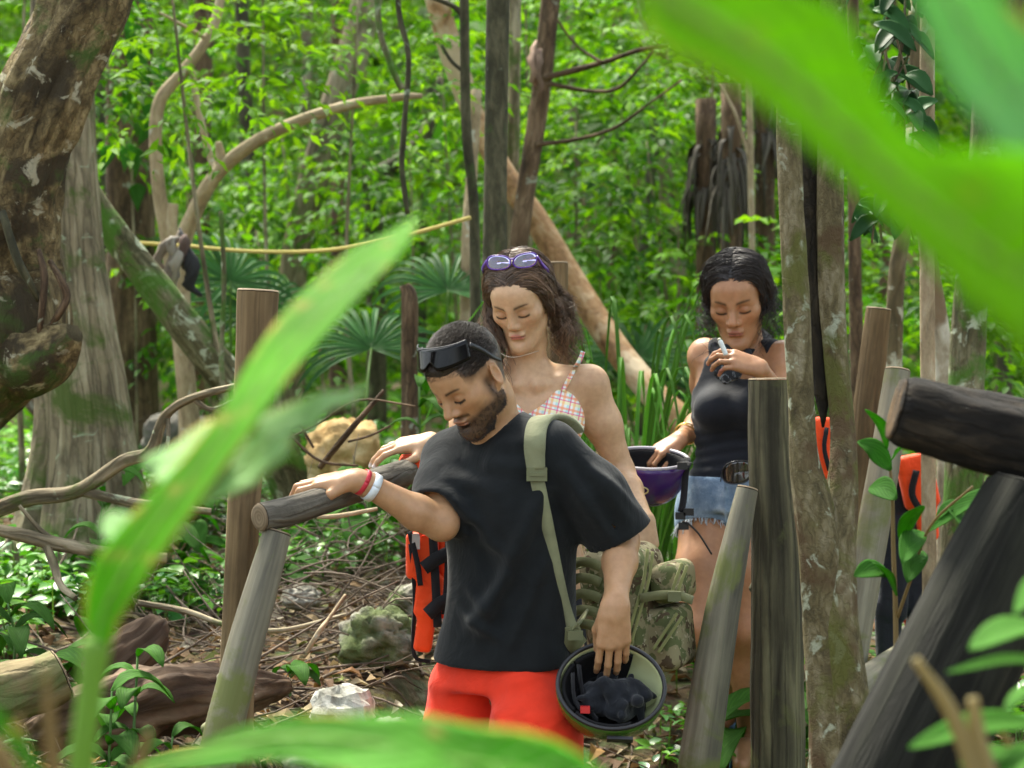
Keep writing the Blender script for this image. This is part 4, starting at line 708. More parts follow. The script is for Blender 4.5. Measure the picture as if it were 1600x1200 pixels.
for (a, b_, w_) in [((1650, 985), (1515, 1015), 30), ((1680, 1045), (1480, 1050), 9), ((1640, 1130), (1420, 1168), 22), ((1660, 1080), (1570, 1110), 22), ((1630, 1200), (1500, 1195), 24), ((1650, 900), (1585, 960), 16), ((1640, 1170), (1560, 1230), 24)]:
    dd = 2.6; A, B = P(*a, dd), P(*b_, dd-.1); pth = catmull([A, (A+B)/2+[0, 0, .012], B], 15); ww = np.sin(np.linspace(.08, math.pi-.03, 15))**.8*w_*dd/F+.0006; V, T, bk = blade(pth, ww, ww, .2, nd=[rs.normal(0, .2), -.6, .8]); b = Bag(); b.add(V, T, np.array([.11, .30, .05])*rs.uniform(.8, 1.15), bk); b.build('leaf', M_BIG, root)
# ================================================================ bodies and soft goods: one continuous surface from a distance field
def sm(a, b, k):
    if k <= 0: return np.minimum(a, b)
    h = np.maximum(k-np.abs(a-b), 0)/k; return np.minimum(a, b)-h*h*k*.25
def smx(a, b, k): return -sm(-a, -b, k)
class SDF:
    PAD = .06
    def __init__(s, lo, hi, step, fine=()):
        s.ax = []
        for i in range(3):
            c = [lo[i]]
            while c[-1] < hi[i]:
                st = step
                for (a, b, q) in fine:
                    if a[i] <= c[-1] <= b[i]: st = min(st, q)
                c.append(c[-1]+st)
            s.ax.append(np.array(c))
        s.A = np.full([len(c) for c in s.ax], s.PAD, np.float32)
    def region(s, lo, hi, pad=None):
        p = s.PAD if pad is None else pad
        sl = tuple(slice(max(np.searchsorted(c, l-p)-1, 0), np.searchsorted(c, h+p)+1) for c, l, h in zip(s.ax, lo, hi))
        g = np.meshgrid(*[c[q] for c, q in zip(s.ax, sl)], indexing='ij', sparse=False)
        return sl, np.stack(g, -1).astype(np.float32)
    def put(s, sl, d, k, op):
        if d.size == 0: return
        s.A[sl] = sm(s.A[sl], d, k) if op == 'add' else (smx(s.A[sl], -d, k) if op == 'cut' else s.A[sl])
    def cone(s, a, ra, b, rb, k=.02, op='add'):
        a = np.asarray(a, float); b = np.asarray(b, float); r = max(ra, rb); sl, p = s.region(np.minimum(a, b)-r, np.maximum(a, b)+r)
        if p.size == 0: return
        ab = b-a; L = float(ab@ab)+1e-12; t = np.clip(((p-a)@ab)/L, 0, 1); d = np.linalg.norm(p-a-t[..., None]*ab, axis=-1)-(ra+(rb-ra)*t); s.put(sl, d, k, op)
    def chain(s, pts, rad, k=.02, op='add'):
        for i in range(len(pts)-1): s.cone(pts[i], rad[i], pts[i+1], rad[i+1], k, op)
    def ell(s, c, r, R=None, k=.02, op='add'):
        c = np.asarray(c, float); r = np.asarray(r, float); m = r.max(); sl, p = s.region(c-m, c+m)
        if p.size == 0: return
        q = p-c
        if R is not None: q = q@np.asarray(R, float)          # columns of R are the local axes
        k0 = np.linalg.norm(q/r, axis=-1); k1 = np.linalg.norm(q/(r*r), axis=-1); s.put(sl, k0*(k0-1)/np.maximum(k1, 1e-6), k, op)
    def rbox(s, c, h, R=None, rad=.01, k=.01, op='add', bulge=0):
        c = np.asarray(c, float); h = np.asarray(h, float); m = np.linalg.norm(h); sl, p = s.region(c-m, c+m)
        if p.size == 0: return
        q = p-c
        if R is not None: q = q@np.asarray(R, float)
        if bulge: w = np.prod(np.clip(1-(q/(h*1.05))**2, 0, 1)[..., [0, 2]], -1); e = np.abs(q)-(h-rad)-np.stack([0*w, bulge*w, 0*w], -1)
        else: e = np.abs(q)-(h-rad)
        d = np.linalg.norm(np.maximum(e, 0), axis=-1)+np.minimum(e.max(-1), 0)-rad; s.put(sl, d, k, op)
    def loft(s, secs, left, fwd, k=.03, op='add', pw=2.3, rnd=.012, wr=None):
        """secs: (center, half width along left, half depth along fwd), along a nearly straight axis"""
        C = np.array([np.asarray(c, float) for c, a, b in secs]); rx = np.array([a for c, a, b in secs]); ry = np.array([b for c, a, b in secs])
        n = 40; Cs = catmull(C, n); rs_ = catmull(np.stack([rx, ry, rx], 1), n); ax = C[-1]-C[0]; L = np.linalg.norm(ax); ax = ax/L; tp = (Cs-C[0])@ax
        m = max(rx.max(), ry.max()); sl, p = s.region(C.min(0)-m, C.max(0)+m)
        if p.size == 0: return
        t = (p-C[0])@ax; tc = np.clip(t, 0, L); cen = np.stack([np.interp(tc, tp, Cs[:, i]) for i in range(3)], -1); q = p-cen
        x = np.abs(q@left)/np.interp(tc, tp, rs_[:, 0]); y = np.abs(q@fwd)/np.interp(tc, tp, rs_[:, 1])
        rr = (x**pw+y**pw)**(1/pw); d1 = (rr-1)*np.minimum(np.interp(tc, tp, rs_[:, 0]), np.interp(tc, tp, rs_[:, 1]))
        if wr is not None: d1 = d1+wr(p, t)
        d2 = np.maximum(-t, t-L); e = np.stack([d1+rnd, d2+rnd], -1); d = np.linalg.norm(np.maximum(e, 0), axis=-1)+np.minimum(e.max(-1), 0)-rnd; s.put(sl, d.astype(np.float32), k, op)
    def sleeve(s, pts, rad, end, ax, rin, k=.03, flare=.003):
        """a hollow tube of cloth cut square at its end, blended on to what is there"""
        pts = [np.asarray(q, float) for q in pts]; m = max(rad); P_ = np.array(pts+[end]); sl, p = s.region(P_.min(0)-m, P_.max(0)+m); d = None
        for i in range(len(pts)-1):
            a, b = pts[i], pts[i+1]; ab = b-a; t = np.clip(((p-a)@ab)/(ab@ab), 0, 1); e = np.linalg.norm(p-a-t[..., None]*ab, axis=-1)-(rad[i]+(rad[i+1]-rad[i])*t); d = e if d is None else sm(d, e, .03)
        ax = unit(ax); q = p-np.asarray(end, float); h = q@ax; d = smx(d, h, .004)
        rr = np.linalg.norm(q-h[..., None]*ax, axis=-1); cav = np.maximum(rr-rin-flare*np.clip(h+.06, 0, .1)/.06, -(h+.05)); d = smx(d, -cav, .004); s.put(sl, d, k, 'add')
    def ridge(s, a, b, w=.012, amp=.006):
        """a soft fold: pushes the surface out (amp > 0) or in along the line a-b"""
        a = np.asarray(a, float); b = np.asarray(b, float); pad = w*2.6+.03; sl, p = s.region(np.minimum(a, b), np.maximum(a, b), pad); ab = b-a; t = ((p-a)@ab)/(ab@ab); tc = np.clip(t, 0, 1); q = p-a-tc[..., None]*ab
        q = q*np.array([1, .35, 1]); d2 = (q**2).sum(-1); s.A[sl] -= (amp*np.exp(-d2/(w*w))*np.sin(np.clip(t*.86+.07, 0.0, 1)*math.pi)**.6).astype(np.float32)
    def plane(s, p0, n, k=.004, lo=None, hi=None):
        """keep the side the normal points away from"""
        n = unit(n)
        if lo is None: lo = [c[0] for c in s.ax]; hi = [c[-1] for c in s.ax]
        sl, p = s.region(lo, hi, 0); s.A[sl] = smx(s.A[sl], (p-np.asarray(p0, float))@n, k)
    def mesh(s):
        A = s.A; A[0] = A[-1] = .05; A[:, 0] = A[:, -1] = .05; A[:, :, 0] = A[:, :, -1] = .05
        S = (A < 0).view(np.uint8); c = np.zeros([n-1 for n in A.shape], np.uint8)
        co = [(i, j, k) for i in (0, 1) for j in (0, 1) for k in (0, 1)]; nx, ny, nz = A.shape
        for i, j, k in co: c += S[i:nx-1+i, j:ny-1+j, k:nz-1+k]
        cell = np.stack(np.nonzero((c > 0) & (c < 8)), -1); idx = -np.ones(c.shape, np.int32); idx[tuple(cell.T)] = np.arange(len(cell))
        val = {o: A[cell[:, 0]+o[0], cell[:, 1]+o[1], cell[:, 2]+o[2]] for o in co}; acc = np.zeros((len(cell), 3)); cnt = np.zeros(len(cell))
        for a in co:
            for ax in range(3):
                if a[ax] == 0:
                    b = list(a); b[ax] = 1; b = tuple(b); va, vb = val[a], val[b]; m = (va < 0) != (vb < 0); t = np.where(m, va/np.where(m, va-vb, 1), 0)
                    q = np.tile(np.array(a, float), (len(cell), 1)); q[:, ax] = t; acc[m] += q[m]; cnt[m] += 1
        g = cell+acc/cnt[:, None]; V = np.stack([np.interp(g[:, i], np.arange(len(s.ax[i])), s.ax[i]) for i in range(3)], -1)
        quads = []
        for ax in range(3):
            u, v = [(1, 2), (2, 0), (0, 1)][ax]
            sa = [slice(None)]*3; sb = [slice(None)]*3; sa[ax] = slice(0, -1); sb[ax] = slice(1, None); d = S[tuple(sa)].astype(np.int8)-S[tuple(sb)].astype(np.int8)
            e = np.stack(np.nonzero(d), -1); e = e[(e[:, u] > 0) & (e[:, v] > 0) & (e[:, u] < A.shape[u]-1) & (e[:, v] < A.shape[v]-1)]; sg = d[tuple(e.T)]
            def at(du, dv): q = e.copy(); q[:, u] -= du; q[:, v] -= dv; return idx[tuple(q.T)]
            Q = np.stack([at(1, 1), at(0, 1), at(0, 0), at(1, 0)], -1); Q[sg < 0] = Q[sg < 0][:, ::-1]; quads.append(Q)
        return V, np.vstack(quads)
def lap(V, Q, it=1, lam=.5):
    for _ in range(it):
        acc = np.zeros_like(V); n = np.zeros(len(V))
        for i in range(4):
            for j in ((i+1) % 4,):
                np.add.at(acc, Q[:, i], V[Q[:, j]]); np.add.at(n, Q[:, i], 1); np.add.at(acc, Q[:, j], V[Q[:, i]]); np.add.at(n, Q[:, j], 1)
        V = V+lam*(acc/np.maximum(n, 1)[:, None]-V)
    return V
def snap(s, p, off=.002):
    """the first surface met going away from the camera along y, at p's x and z"""
    p = np.asarray(p, float); i = np.searchsorted(s.ax[0], p[0]); k = np.searchsorted(s.ax[2], p[2]); col = s.A[min(i, s.A.shape[0]-1), :, min(k, s.A.shape[2]-1)]; j = np.nonzero(col < 0)[0]
    return p if len(j) == 0 else np.array([p[0], s.ax[1][j[0]]-off, p[2]])
def sdf_obj(s, name, mat, parent, col=None, smooth_it=1):
    V, Q = s.mesh(); V = lap(V, Q, smooth_it); c = col(V) if callable(col) else (np.tile(np.asarray(col, float), (len(V), 1)) if col is not None else None)
    return make_mesh(name, V, Q, mat, parent, True, c)
class Frame:
    """head frame: columns are person-left, forward, up"""
    def __init__(s, c, yaw, pitch, roll=0, sc=1.0):
        y, p, r_ = map(math.radians, (yaw, pitch, roll)); fh = np.array([-math.sin(y), -math.cos(y), 0]); L = np.array([math.cos(y), -math.sin(y), 0]); z = np.array([0, 0, 1.])
        f = fh*math.cos(p)-z*math.sin(p); u = fh*math.sin(p)+z*math.cos(p); L2 = L*math.cos(r_)+u*math.sin(r_); u2 = u*math.cos(r_)-L*math.sin(r_)
        s.R = np.stack([L2, f, u2], 1); s.c = np.asarray(c, float); s.sc = sc
    def w(s, a): return s.c+(np.asarray(a, float)*s.sc)@s.R.T
    def l(s, V): return ((V-s.c)@s.R)/s.sc
def head_sdf(s, H, male=False, nose=1.0, jaw=1.0, lips=1.0):
    k = H.sc; w = H.w
    def E(c, r_, kk, op='add', mir=True, R=None):
        for sx in ((1, -1) if (mir and abs(c[0]) > 1e-6) else (1,)): s.ell(w((c[0]*sx, c[1], c[2])), np.array(r_)*k, H.R, kk*k, op)
    def Cn(a, ra, b, rb, kk, op='add', mir=True):
        for sx in ((1, -1) if mir else (1,)): s.cone(w((a[0]*sx, a[1], a[2])), ra*k, w((b[0]*sx, b[1], b[2])), rb*k, kk*k, op)
    E((0, -.018, .034), (.074, .094, .084), .02)
    E((0, .030, -.022), (.058 if male else .0545, .062, .086), .035)
    E((0, .040, .045), (.056, .050, .042), .03)
    Cn((.050*jaw, -.002, -.055), .018, (.016, .068, -.100), .016, .035)
    E((0, .076, -.103), (.021*jaw, .017, .015), .022)
    E((.043, .050, -.016), (.020, .024, .018), .03)
    Cn((.014, .083, .021), .0085, (.042, .064, .020), .008, .018)
    E((.030, .100, .002), (.019, .017, .012), .018, 'cut')
    E((.0305, .0735, -.001), (.0145, .0135, .0115), .006)
    Cn((0, .0885, .012), .0072, (0, .1065*nose**.3, -.027), .0098*nose, .016, mir=False)
    E((.0110*nose, .0945, -.0335), (.0070*nose, .0095, .0068), .010)
    E((.0062, .0985, -.0415), (.0026, .004, .0022), .003, 'cut')
    E((0, .0895, -.0575), (.023, .0105, .0062*lips), .009)
    E((0, .0875, -.0680), (.019, .0105, .0075*lips), .009)
    Cn((.022, .086, -.0640), .0012, (0, .1015, -.0618), .0016, .004, 'cut')
    E((0, .094, -.0795), (.014, .009, .006), .014, 'cut')
    # ears
    for sx in (1, -1):
        R2 = H.R.copy(); a = .32*sx; R2[:, 0] = H.R[:, 0]*math.cos(a)+H.R[:, 1]*math.sin(a)*-1; R2[:, 1] = H.R[:, 1]*math.cos(a)+H.R[:, 0]*math.sin(a)
        s.ell(w((.0785*sx, -.016, -.004)), np.array((.0065, .019, .032))*k, R2, .008*k); s.ell(w((.0835*sx, -.012, .000)), np.array((.005, .0105, .019))*k, R2, .005*k, 'cut')
        s.cone(w((.075*sx, -.006, -.026)), .0065*k, w((.074*sx, -.004, -.034)), .005*k, .006*k)
def face_paint(V, c, H, skin, lipc=(.42, .15, .12), browc=(.05, .03, .02), browd=.8, lash=.85):
    q = H.l(V); a = np.abs(q[:, 0]); f = q[:, 1]; u = q[:, 2]; front = f > .045
    def blend(m, colr, k=1.0): m = np.clip(m, 0, 1)[:, None]*k; c[:] = c*(1-m)+np.asarray(colr)*m
    sp = np.asarray(skin, float); near = (np.abs(q) < .16).all(1)
    red = np.exp(-(((a-.042)/.022)**2+((u+.025)/.022)**2))+.8*np.exp(-((a/.016)**2+((u+.028)/.014)**2)); red += .8*np.exp(-(((a-.08)/.01)**2+((u)/.03)**2))*(f < .03)
    blend(red*near*(f > -.05), sp*[1.06, .84, .78], .3)
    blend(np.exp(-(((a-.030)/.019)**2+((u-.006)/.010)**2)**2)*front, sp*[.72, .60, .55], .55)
    # lips with a bow, brows, lash line
    lm = 1-((a/.0235)**2+((u+.0625+.002*(a > .012))/(.0115))**2); blend(np.where(front, lm*2.2, 0), lipc, .8)
    blend(np.exp(-((u+.0618+.0025*(a/.022)**2)/.0016)**2)*(a < .022)*front, np.array(lipc)*.3, .8)
    bc = .0215+.0045*np.sin(np.clip((a-.012)/.040, 0, 1)*math.pi*.72); th = .0046*(1-.5*np.clip((a-.03)/.02, 0, 1)); bm = np.exp(-((u-bc)/th)**2*1.2)*np.clip((a-.011)/.004, 0, 1)*np.clip((.051-a)/.006, 0, 1); blend(bm*front, browc, browd)
    lc = -.0085+2.2*(a-.031)**2*12*.5; lmk = np.exp(-((u-lc)/.0027)**2)*np.clip((a-.0150)/.003, 0, 1)*np.clip((.0490-a)/.003, 0, 1); blend(np.clip(lmk*1.5, 0, 1)*front, (.012, .008, .007), .95)
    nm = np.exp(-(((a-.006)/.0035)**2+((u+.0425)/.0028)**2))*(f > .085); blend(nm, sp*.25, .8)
    return c
def hand_sdf(s, wrist, u, n, t, curl, sc=1.0, spread=.16, thumb=(.7, .65, -.25), thumb2=(.95, .15, -.25)):
    """u finger direction, n back of the hand, t towards the thumb; curl: per finger three bends in degrees (index first)"""
    u = unit(u); n = unit(n-u*np.dot(n, u)); t0 = np.cross(n, u); t0 = t0 if np.dot(t0, t) > 0 else -t0; t = t0; W = np.asarray(wrist, float); tips = []
    kn = [(.088, .031), (.092, .010), (.087, -.011), (.078, -.029)]; ln = [(.043, .026, .021), (.048, .030, .022), (.044, .028, .021), (.034, .021, .019)]
    K = [W+u*a*sc+t*b*sc+n*(.003 if i in (1, 2) else 0)*sc for i, (a, b) in enumerate(kn)]
    for i, kp in enumerate(K): s.cone(W+t*kn[i][1]*.55*sc, .0175*sc, kp, .0118*sc, .014*sc)
    s.cone(K[0]*.6+W*.4-n*.004, .012*sc, K[3]*.6+W*.4-n*.004, .012*sc, .016*sc)
    for i, kp in enumerate(K):
        p = kp; an = 0; sp = spread*(1.5-i)/1.5; base = unit(u+t*sp*.5); r0 = (.0093 if i < 3 else .0082)*sc
        for j in range(3):
            an += math.radians(curl[i][j]); dv = unit(base*math.cos(an)-n*math.sin(an)); e = p+dv*ln[i][j]*sc; s.cone(p, r0*(1-.07*j), e, r0*(1-.07*(j+1)), .0035*sc); p = e
        tips.append(p)
    b = W+u*.022*sc+t*.022*sc-n*.004*sc; m = b+unit(u*thumb[0]+t*thumb[1]+n*thumb[2])*.046*sc; m2 = m+unit(u*thumb2[0]+t*thumb2[1]+n*thumb2[2])*.032*sc; e = m2+unit(u*thumb2[0]+t*thumb2[1]*.3+n*thumb2[2])*.024*sc
    s.cone(b, .0165*sc, m, .0125*sc, .014*sc); s.cone(m, .0112*sc, m2, .0105*sc, .005*sc); s.cone(m2, .0102*sc, e, .0088*sc, .004*sc); tips.append(e)
    return tips, n
def skin_mat(name, rough=.42):
    t = NT(name); c = t.attr('Col', 'Color'); v = t.n('TexCoord').outputs['Object']; nz = t.noise(v, 55, 5, .6); n2 = t.noise(v, 9, 3); n3 = t.noise(v, 420, 3)
    c = t.mix(1.0, c, t.ramp(t.math('ADD', t.math('MULTIPLY', nz, .5), t.math('MULTIPLY', n2, .5)), [(.3, (.78, .72, .68)), (.7, (1.16, 1.15, 1.16))]), 'MULTIPLY')
    t.pbr(c, t.math('MULTIPLY_ADD', nz, .25), t.bump(t.math('ADD', n3, nz), .12, .002), .42, **{'Subsurface Weight': .12, 'Subsurface Scale': .012})
    t.t.nodes['Math.001'] if False else None
    for nd in t.t.nodes:
        if nd.type == 'MATH' and nd.operation == 'MULTIPLY_ADD': nd.inputs[2].default_value = rough-.12
    return t.m
def cloth_mat(name, rough=.85, weave=900, wamp=.25, crease=.35, cs=14, sheen=.15, varc=.12, spec=.2):
    t = NT(name); c = t.attr('Col', 'Color'); v = t.n('TexCoord').outputs['Object']; w1 = t.noise(v, weave, 2); cr = t.noise(v, cs, 4, .5, .8); c = t.mix(1.0, c, t.ramp(t.noise(v, 22, 5), [(.25, 1-varc), (.75, 1+varc)]), 'MULTIPLY')
    t.pbr(c, rough, t.bump(w1, wamp, .001, t.bump(cr, crease, .012)), spec, **{'Sheen Weight': sheen}); return t.m
M_HAIR = NT('hair_fibre'); t = M_HAIR; c = t.attr('Col', 'Color'); t.pbr(c, .42, None, .5, **{'Anisotropic': .5}); M_HAIR = t.m
def strands(paths, r0, r1, cols, name, parent, sides=3):
    """paths (N, m, 3)"""
    N, m, _ = paths.shape; t = unit(np.gradient(paths, axis=1)); ref = np.array([.31, -.72, .62]); n = unit(np.cross(t, ref)); b = np.cross(t, n); rad = np.linspace(r0, r1, m)[None, :, None, None]
    a = np.arange(sides)/sides*2*math.pi; V = paths[:, :, None]+rad*(n[:, :, None]*np.cos(a)[:, None]+b[:, :, None]*np.sin(a)[:, None]); V = V.reshape(-1, 3)
    base = np.arange(N)[:, None, None]*m*sides; i = np.arange(m-1)[None, :, None]*sides; j = np.arange(sides)[None, None]; k = (j+1) % sides
    Q = np.stack(np.broadcast_arrays(base+i+j, base+i+k, base+i+k+sides, base+i+j+sides), -1).reshape(-1, 4); return make_mesh(name, V, Q, M_HAIR, parent, True, np.repeat(cols, m*sides, 0))
# ================================================================ people
def bbox(pts, pad): pts = np.array(pts); return pts.min(0)-pad, pts.max(0)+pad
M_SKIN = skin_mat('skin')
def noise_wr(amp, fr, seed, stretch=(1, 1, 1)):
    return lambda p, t: (amp*fbm(p.reshape(-1, 3)*np.array(stretch)*fr+seed, 3, seed)).reshape(p.shape[:-1])
# ---------------------------------------------------------------- bearded man
def man():
    root = thing('person', 'bearded man in black t-shirt and red shorts gripping the rail and carrying a helmet', 'person', (0.02, 5.85, 0))
    Hd = Frame(P(733, 591, 5.70), 44, 38, 4, 1.0); yaw = math.radians(38); L = np.array([math.cos(yaw), -math.sin(yaw), 0]); Fw = np.array([-math.sin(yaw), -math.cos(yaw), 0])
    N = P(774, 655, 5.80); SL, SR = P(860, 704, 5.71), P(700, 716, 5.90)
    EL, WL = P(972, 846, 5.76), P(961, 948, 5.60); ER, WR = P(690, 818, 5.72), P(562, 751, 5.645)
    pel = P(786, 1040, 5.86); HL, HR = P(826, 1075, 5.78), P(742, 1075, 5.92); KL, KR = P(850, 1310, 5.60), P(735, 1330, 5.9)
    gl = float(gz(.08, 5.62)); gr = float(gz(-.1, 6.02)); AL, AR = np.array([.09, 5.66, gl+.09]), np.array([-.10, 6.0, gr+.09])
    # right hand on the rail
    handR = dict(wrist=WR+np.array([-.008, 0, .004]), u=(-1, .10, -.10), n=(.0, -.25, 1), t=(0, -1, 0), curl=[(8, 48, 40), (6, 52, 42), (8, 52, 42), (12, 50, 40)], sc=1.0, thumb=(.75, .6, -.3), thumb2=(.8, -.1, -.55))
    handL = dict(wrist=WL, u=(-.03, .02, -1), n=(.05, -1, -.02), t=(-1, 0, 0), curl=[(22, 22, 14), (20, 24, 14), (20, 24, 14), (22, 26, 14)], sc=1.0, spread=.1, thumb=(.8, .35, -.55), thumb2=(.9, -.1, -.5))
    lo, hi = bbox([WR-[.2, 0, 0], ER, WL, AL-[0, .25, .1], AR, Hd.w((0, 0, .14)), HR, EL, SL, WL-[0, 0, .2]], .14)
    fine = [(Hd.c-.135, Hd.c+.135, .0027), (WR-[.17, .08, .09], WR+[.03, .08, .06], .0032), (WL-[.06, .06, .19], WL+[.06, .06, .03], .0032)]
    s = SDF(lo, hi, .0075, fine)
    s.loft([(N-[0, 0, .06], .14, .07), (P(788, 760, 5.8), .15, .09), (P(798, 880, 5.83), .13, .085), (P(795, 980, 5.85), .14, .095), (pel-[0, 0, .03], .15, .11)], L, Fw)
    s.chain([SL, N-[0, 0, .035], SR], [.045, .055, .045], .03); s.chain([N-[0, .0, .05], N+(Hd.w((0, -.02, -.04))-N)*.55, Hd.w((0, -.022, -.03))], [.066, .058, .06], .03)
    head_sdf(s, Hd, True, 1.12, 1.08, .85)
    s.chain([SL, SL*.5+EL*.5+[.006, 0, 0], EL], [.052, .046, .040], .03); s.chain([EL, EL*.68+WL*.32, WL*.92+EL*.08, WL-[0, 0, .02]], [.038, .040, .026, .025], .02)
    s.chain([SR, SR*.5+ER*.5, ER], [.052, .046, .040], .03); s.chain([ER, ER*.7+WR*.3+[0, 0, -.004], WR*.92+ER*.08, WR-[.02, 0, 0]], [.038, .040, .027, .025], .02)
    tipsR, _ = hand_sdf(s, **handR); tipsL, _ = hand_sdf(s, **handL)
    for H_, K_, A_ in ((HL, KL, AL), (HR, KR, AR)):
        s.chain([H_, H_*.5+K_*.5, K_, K_*.68+A_*.32-Fw*.02, A_], [.070, .070, .056, .055, .036], .02); toe = A_+np.array([-.05, -.19, -.055]); s.chain([A_+np.array([0, .05, -.05]), A_+np.array([-.02, -.08, -.045]), toe], [.036, .04, .028], .03)
    skin = np.array([.46, .270, .140])
    def paint(V):
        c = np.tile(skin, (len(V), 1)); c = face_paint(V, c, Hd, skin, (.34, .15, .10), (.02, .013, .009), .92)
        q = Hd.l(V); a, f, u = np.abs(q[:, 0]), q[:, 1], q[:, 2]; near = (np.abs(q) < .17).all(1)
        nz = fbm(q*60, 3, 4)*.5
        hl = np.clip((u-(.012+.45*np.clip(f-.045, 0, .1)*1.0+.0))/.03+nz*.5, 0, 1)*(f < .062)*np.clip((.075-f)/.02, 0, 1); hl = np.maximum(hl, np.clip((-.03-f)/.015, 0, 1)*np.clip((u+.055)/.02, 0, 1)); ear = (a > .074) & (f > -.045) & (f < .012) & (np.abs(u) < .042)
        hl = np.where(ear, 0, hl)*near; c = c*(1-.9*hl[:, None])+np.array([.022, .016, .012])*.9*hl[:, None]
        # beard: sideburn, jaw, chin and moustache
        jl = np.clip((-.040-u+.35*np.clip(.055-f, -.1, .06))/.020+nz*1.1, 0, 1); sb = np.exp(-((f-.012)/.014)**2)*np.clip((.02-u)/.02, 0, 1)*(a > .05); mo = np.exp(-(((u+.0475)/.0065)**2))*(a < .032)*(f > .06)
        lipz = np.clip(1.3-((a/.021)**2+((u+.0625)/.0085)**2), 0, 1); bd = np.clip(np.maximum(np.maximum(jl*(f > -.012)*(u > -.13), sb), mo), 0, 1)*(1-np.clip(lipz*2, 0, 1))*near*(~ear)
        under = (u < -.092)*(f < .03); bd = np.where(under, 0, bd); c = c*(1-.80*bd[:, None])+np.array([.026, .017, .012])*.80*bd[:, None]
        for tp in tipsL+tipsR:
            m = np.exp(-(np.linalg.norm(V-tp, axis=1)/.012)**2)[:, None]*.35; c = c*(1-m)+np.array([.5, .25, .17])*m
        return c
    sdf_obj(s, 'body', M_SKIN, root, paint, 1)
    # ---- t-shirt
    sh = SDF(*bbox([N+[0, 0, .04], P(650, 840, 5.7), P(1010, 860, 5.75), P(790, 1040, 5.86), SL, SR], .17), .0058)
    folds = lambda p, t: (.004*np.sin((p@np.array([22., 8, 9]))+3*vnoise(p*3.0, 4))*np.clip(t/.25, 0, 1)+.007*fbm((p*np.array([9, 9, 3.2])).reshape(-1, 3), 3, 12).reshape(p.shape[:-1]))
    sh.loft([(N-[0, 0, .045], .125, .07), (P(780, 715, 5.81), .175, .105), (P(792, 780, 5.81), .182, .124), (P(800, 860, 5.83), .169, .124), (P(797, 950, 5.85), .172, .126), (P(789, 1030, 5.86), .186, .136)], L, Fw, pw=2.4, wr=folds, rnd=.006)
    sh.chain([SL+[0, 0, .004], N-[0, 0, .018], SR+[0, 0, .004]], [.058, .058, .052], .04)
    eL = EL+(SL-EL)*.04; eR = P(682, 802, 5.745)
    aL = unit(eL-SL); aR = unit(unit(eR-SR)+np.array([-.35, -.1, 0]))
    sh.sleeve([SL, SL*.45+eL*.55+[.012, 0, .01], eL+(eL-SL)*.2], [.068, .077, .084], eL, aL+np.array([.0, 0, -.35]), .068, .035)
    sh.sleeve([SR, SR*.45+eR*.55, eR+(eR-SR)*.25], [.058, .063, .072], eR, aR, .056, .035)
    hc = P(789, 1030, 5.86); sh.loft([(hc+[0, 0, .05], .162, .114), (hc-[0, 0, .06], .177, .127)], L, Fw, .003, 'cut', pw=2.4)
    nk = unit(Hd.w((0, -.02, -.05))-N); sh.cone(N-nk*.03, .060, N+nk*.12, .085, .006, 'cut')
    # folds pulled from the arm pits and across the belly
    for a, b, w_, am in [((704, 770, 5.73), (760, 840, 5.68), .016, .009), ((700, 745, 5.76), (790, 770, 5.68), .018, .008), ((715, 830, 5.72), (800, 870, 5.67), .016, .007), ((745, 1000, 5.71), (850, 760, 5.66), .020, .011), ((715, 1000, 5.73), (790, 900, 5.68), .018, .009), ((700, 900, 5.75), (765, 960, 5.70), .016, .008), ((700, 950, 5.76), (780, 1000, 5.70), .016, .007), ((800, 1010, 5.70), (850, 880, 5.67), .016, .006),
                         ((730, 800, 5.71), (785, 930, 5.69), .022, -.006), ((770, 700, 5.72), (842, 690, 5.66), .015, .006), ((760, 725, 5.71), (850, 730, 5.65), .018, .007), ((900, 700, 5.62), (985, 815, 5.67), .018, .008), ((880, 730, 5.63), (950, 840, 5.67), .018, .008), ((865, 780, 5.65), (905, 850, 5.69), .016, -.010), ((925, 720, 5.62), (1000, 800, 5.69), .012, .006), ((930, 760, 5.62), (965, 840, 5.66), .014, -.007), ((670, 740, 5.80), (690, 810, 5.72), .013, .006), ((690, 1015, 5.76), (890, 1015, 5.72), .006, .001)]: sh.ridge(P(*a), P(*b), w_, am*2.1)
    V, Q = sh.mesh(); V = lap(V, Q, 2)
    make_mesh('t_shirt', V, Q, cloth_mat('black_cotton', .92, 1100, .2, .95, 7.5, .10, .25), root, True, np.tile([.0095, .0118, .0128], (len(V), 1)))
    # collar rib
    ring = []
    for a in np.linspace(0, 2*math.pi, 40): o = L*math.cos(a)*.071+Fw*math.sin(a)*.066; o = o-nk*np.dot(o, nk)*.6; ring.append(N+o+nk*.012)
    # ---- red shorts
    so_ = SDF(*bbox([pel+[0, 0, .16], KL, KR, HL, HR], .17), .0075)
    so_.loft([(pel+[0, 0, .10], .145, .100), (pel+[0, 0, .02], .155, .108), (pel-[0, 0, .06], .172, .125)], L, Fw, .04)
    kL, kR = HL+(KL-HL)*.62, HR+(KR-HR)*.62
    so_.chain([HL-[0, 0, .0], HL*.5+kL*.5+[.005, -.005, 0], kL], [.086, .106, .112], .03); so_.chain([HR+np.array([-.03, 0, 0]), HR*.5+kR*.5+np.array([-.025, 0, 0]), kR+np.array([-.01, 0, 0])], [.084, .10, .104], .03)
    for kk, hh in ((kL, HL), (kR, HR)): ax = unit(kk-hh); so_.plane(kk, ax, .003, *bbox([kk], .115)); so_.cone(kk-ax*.04, .09, kk+ax*.1, .1, .003, 'cut')
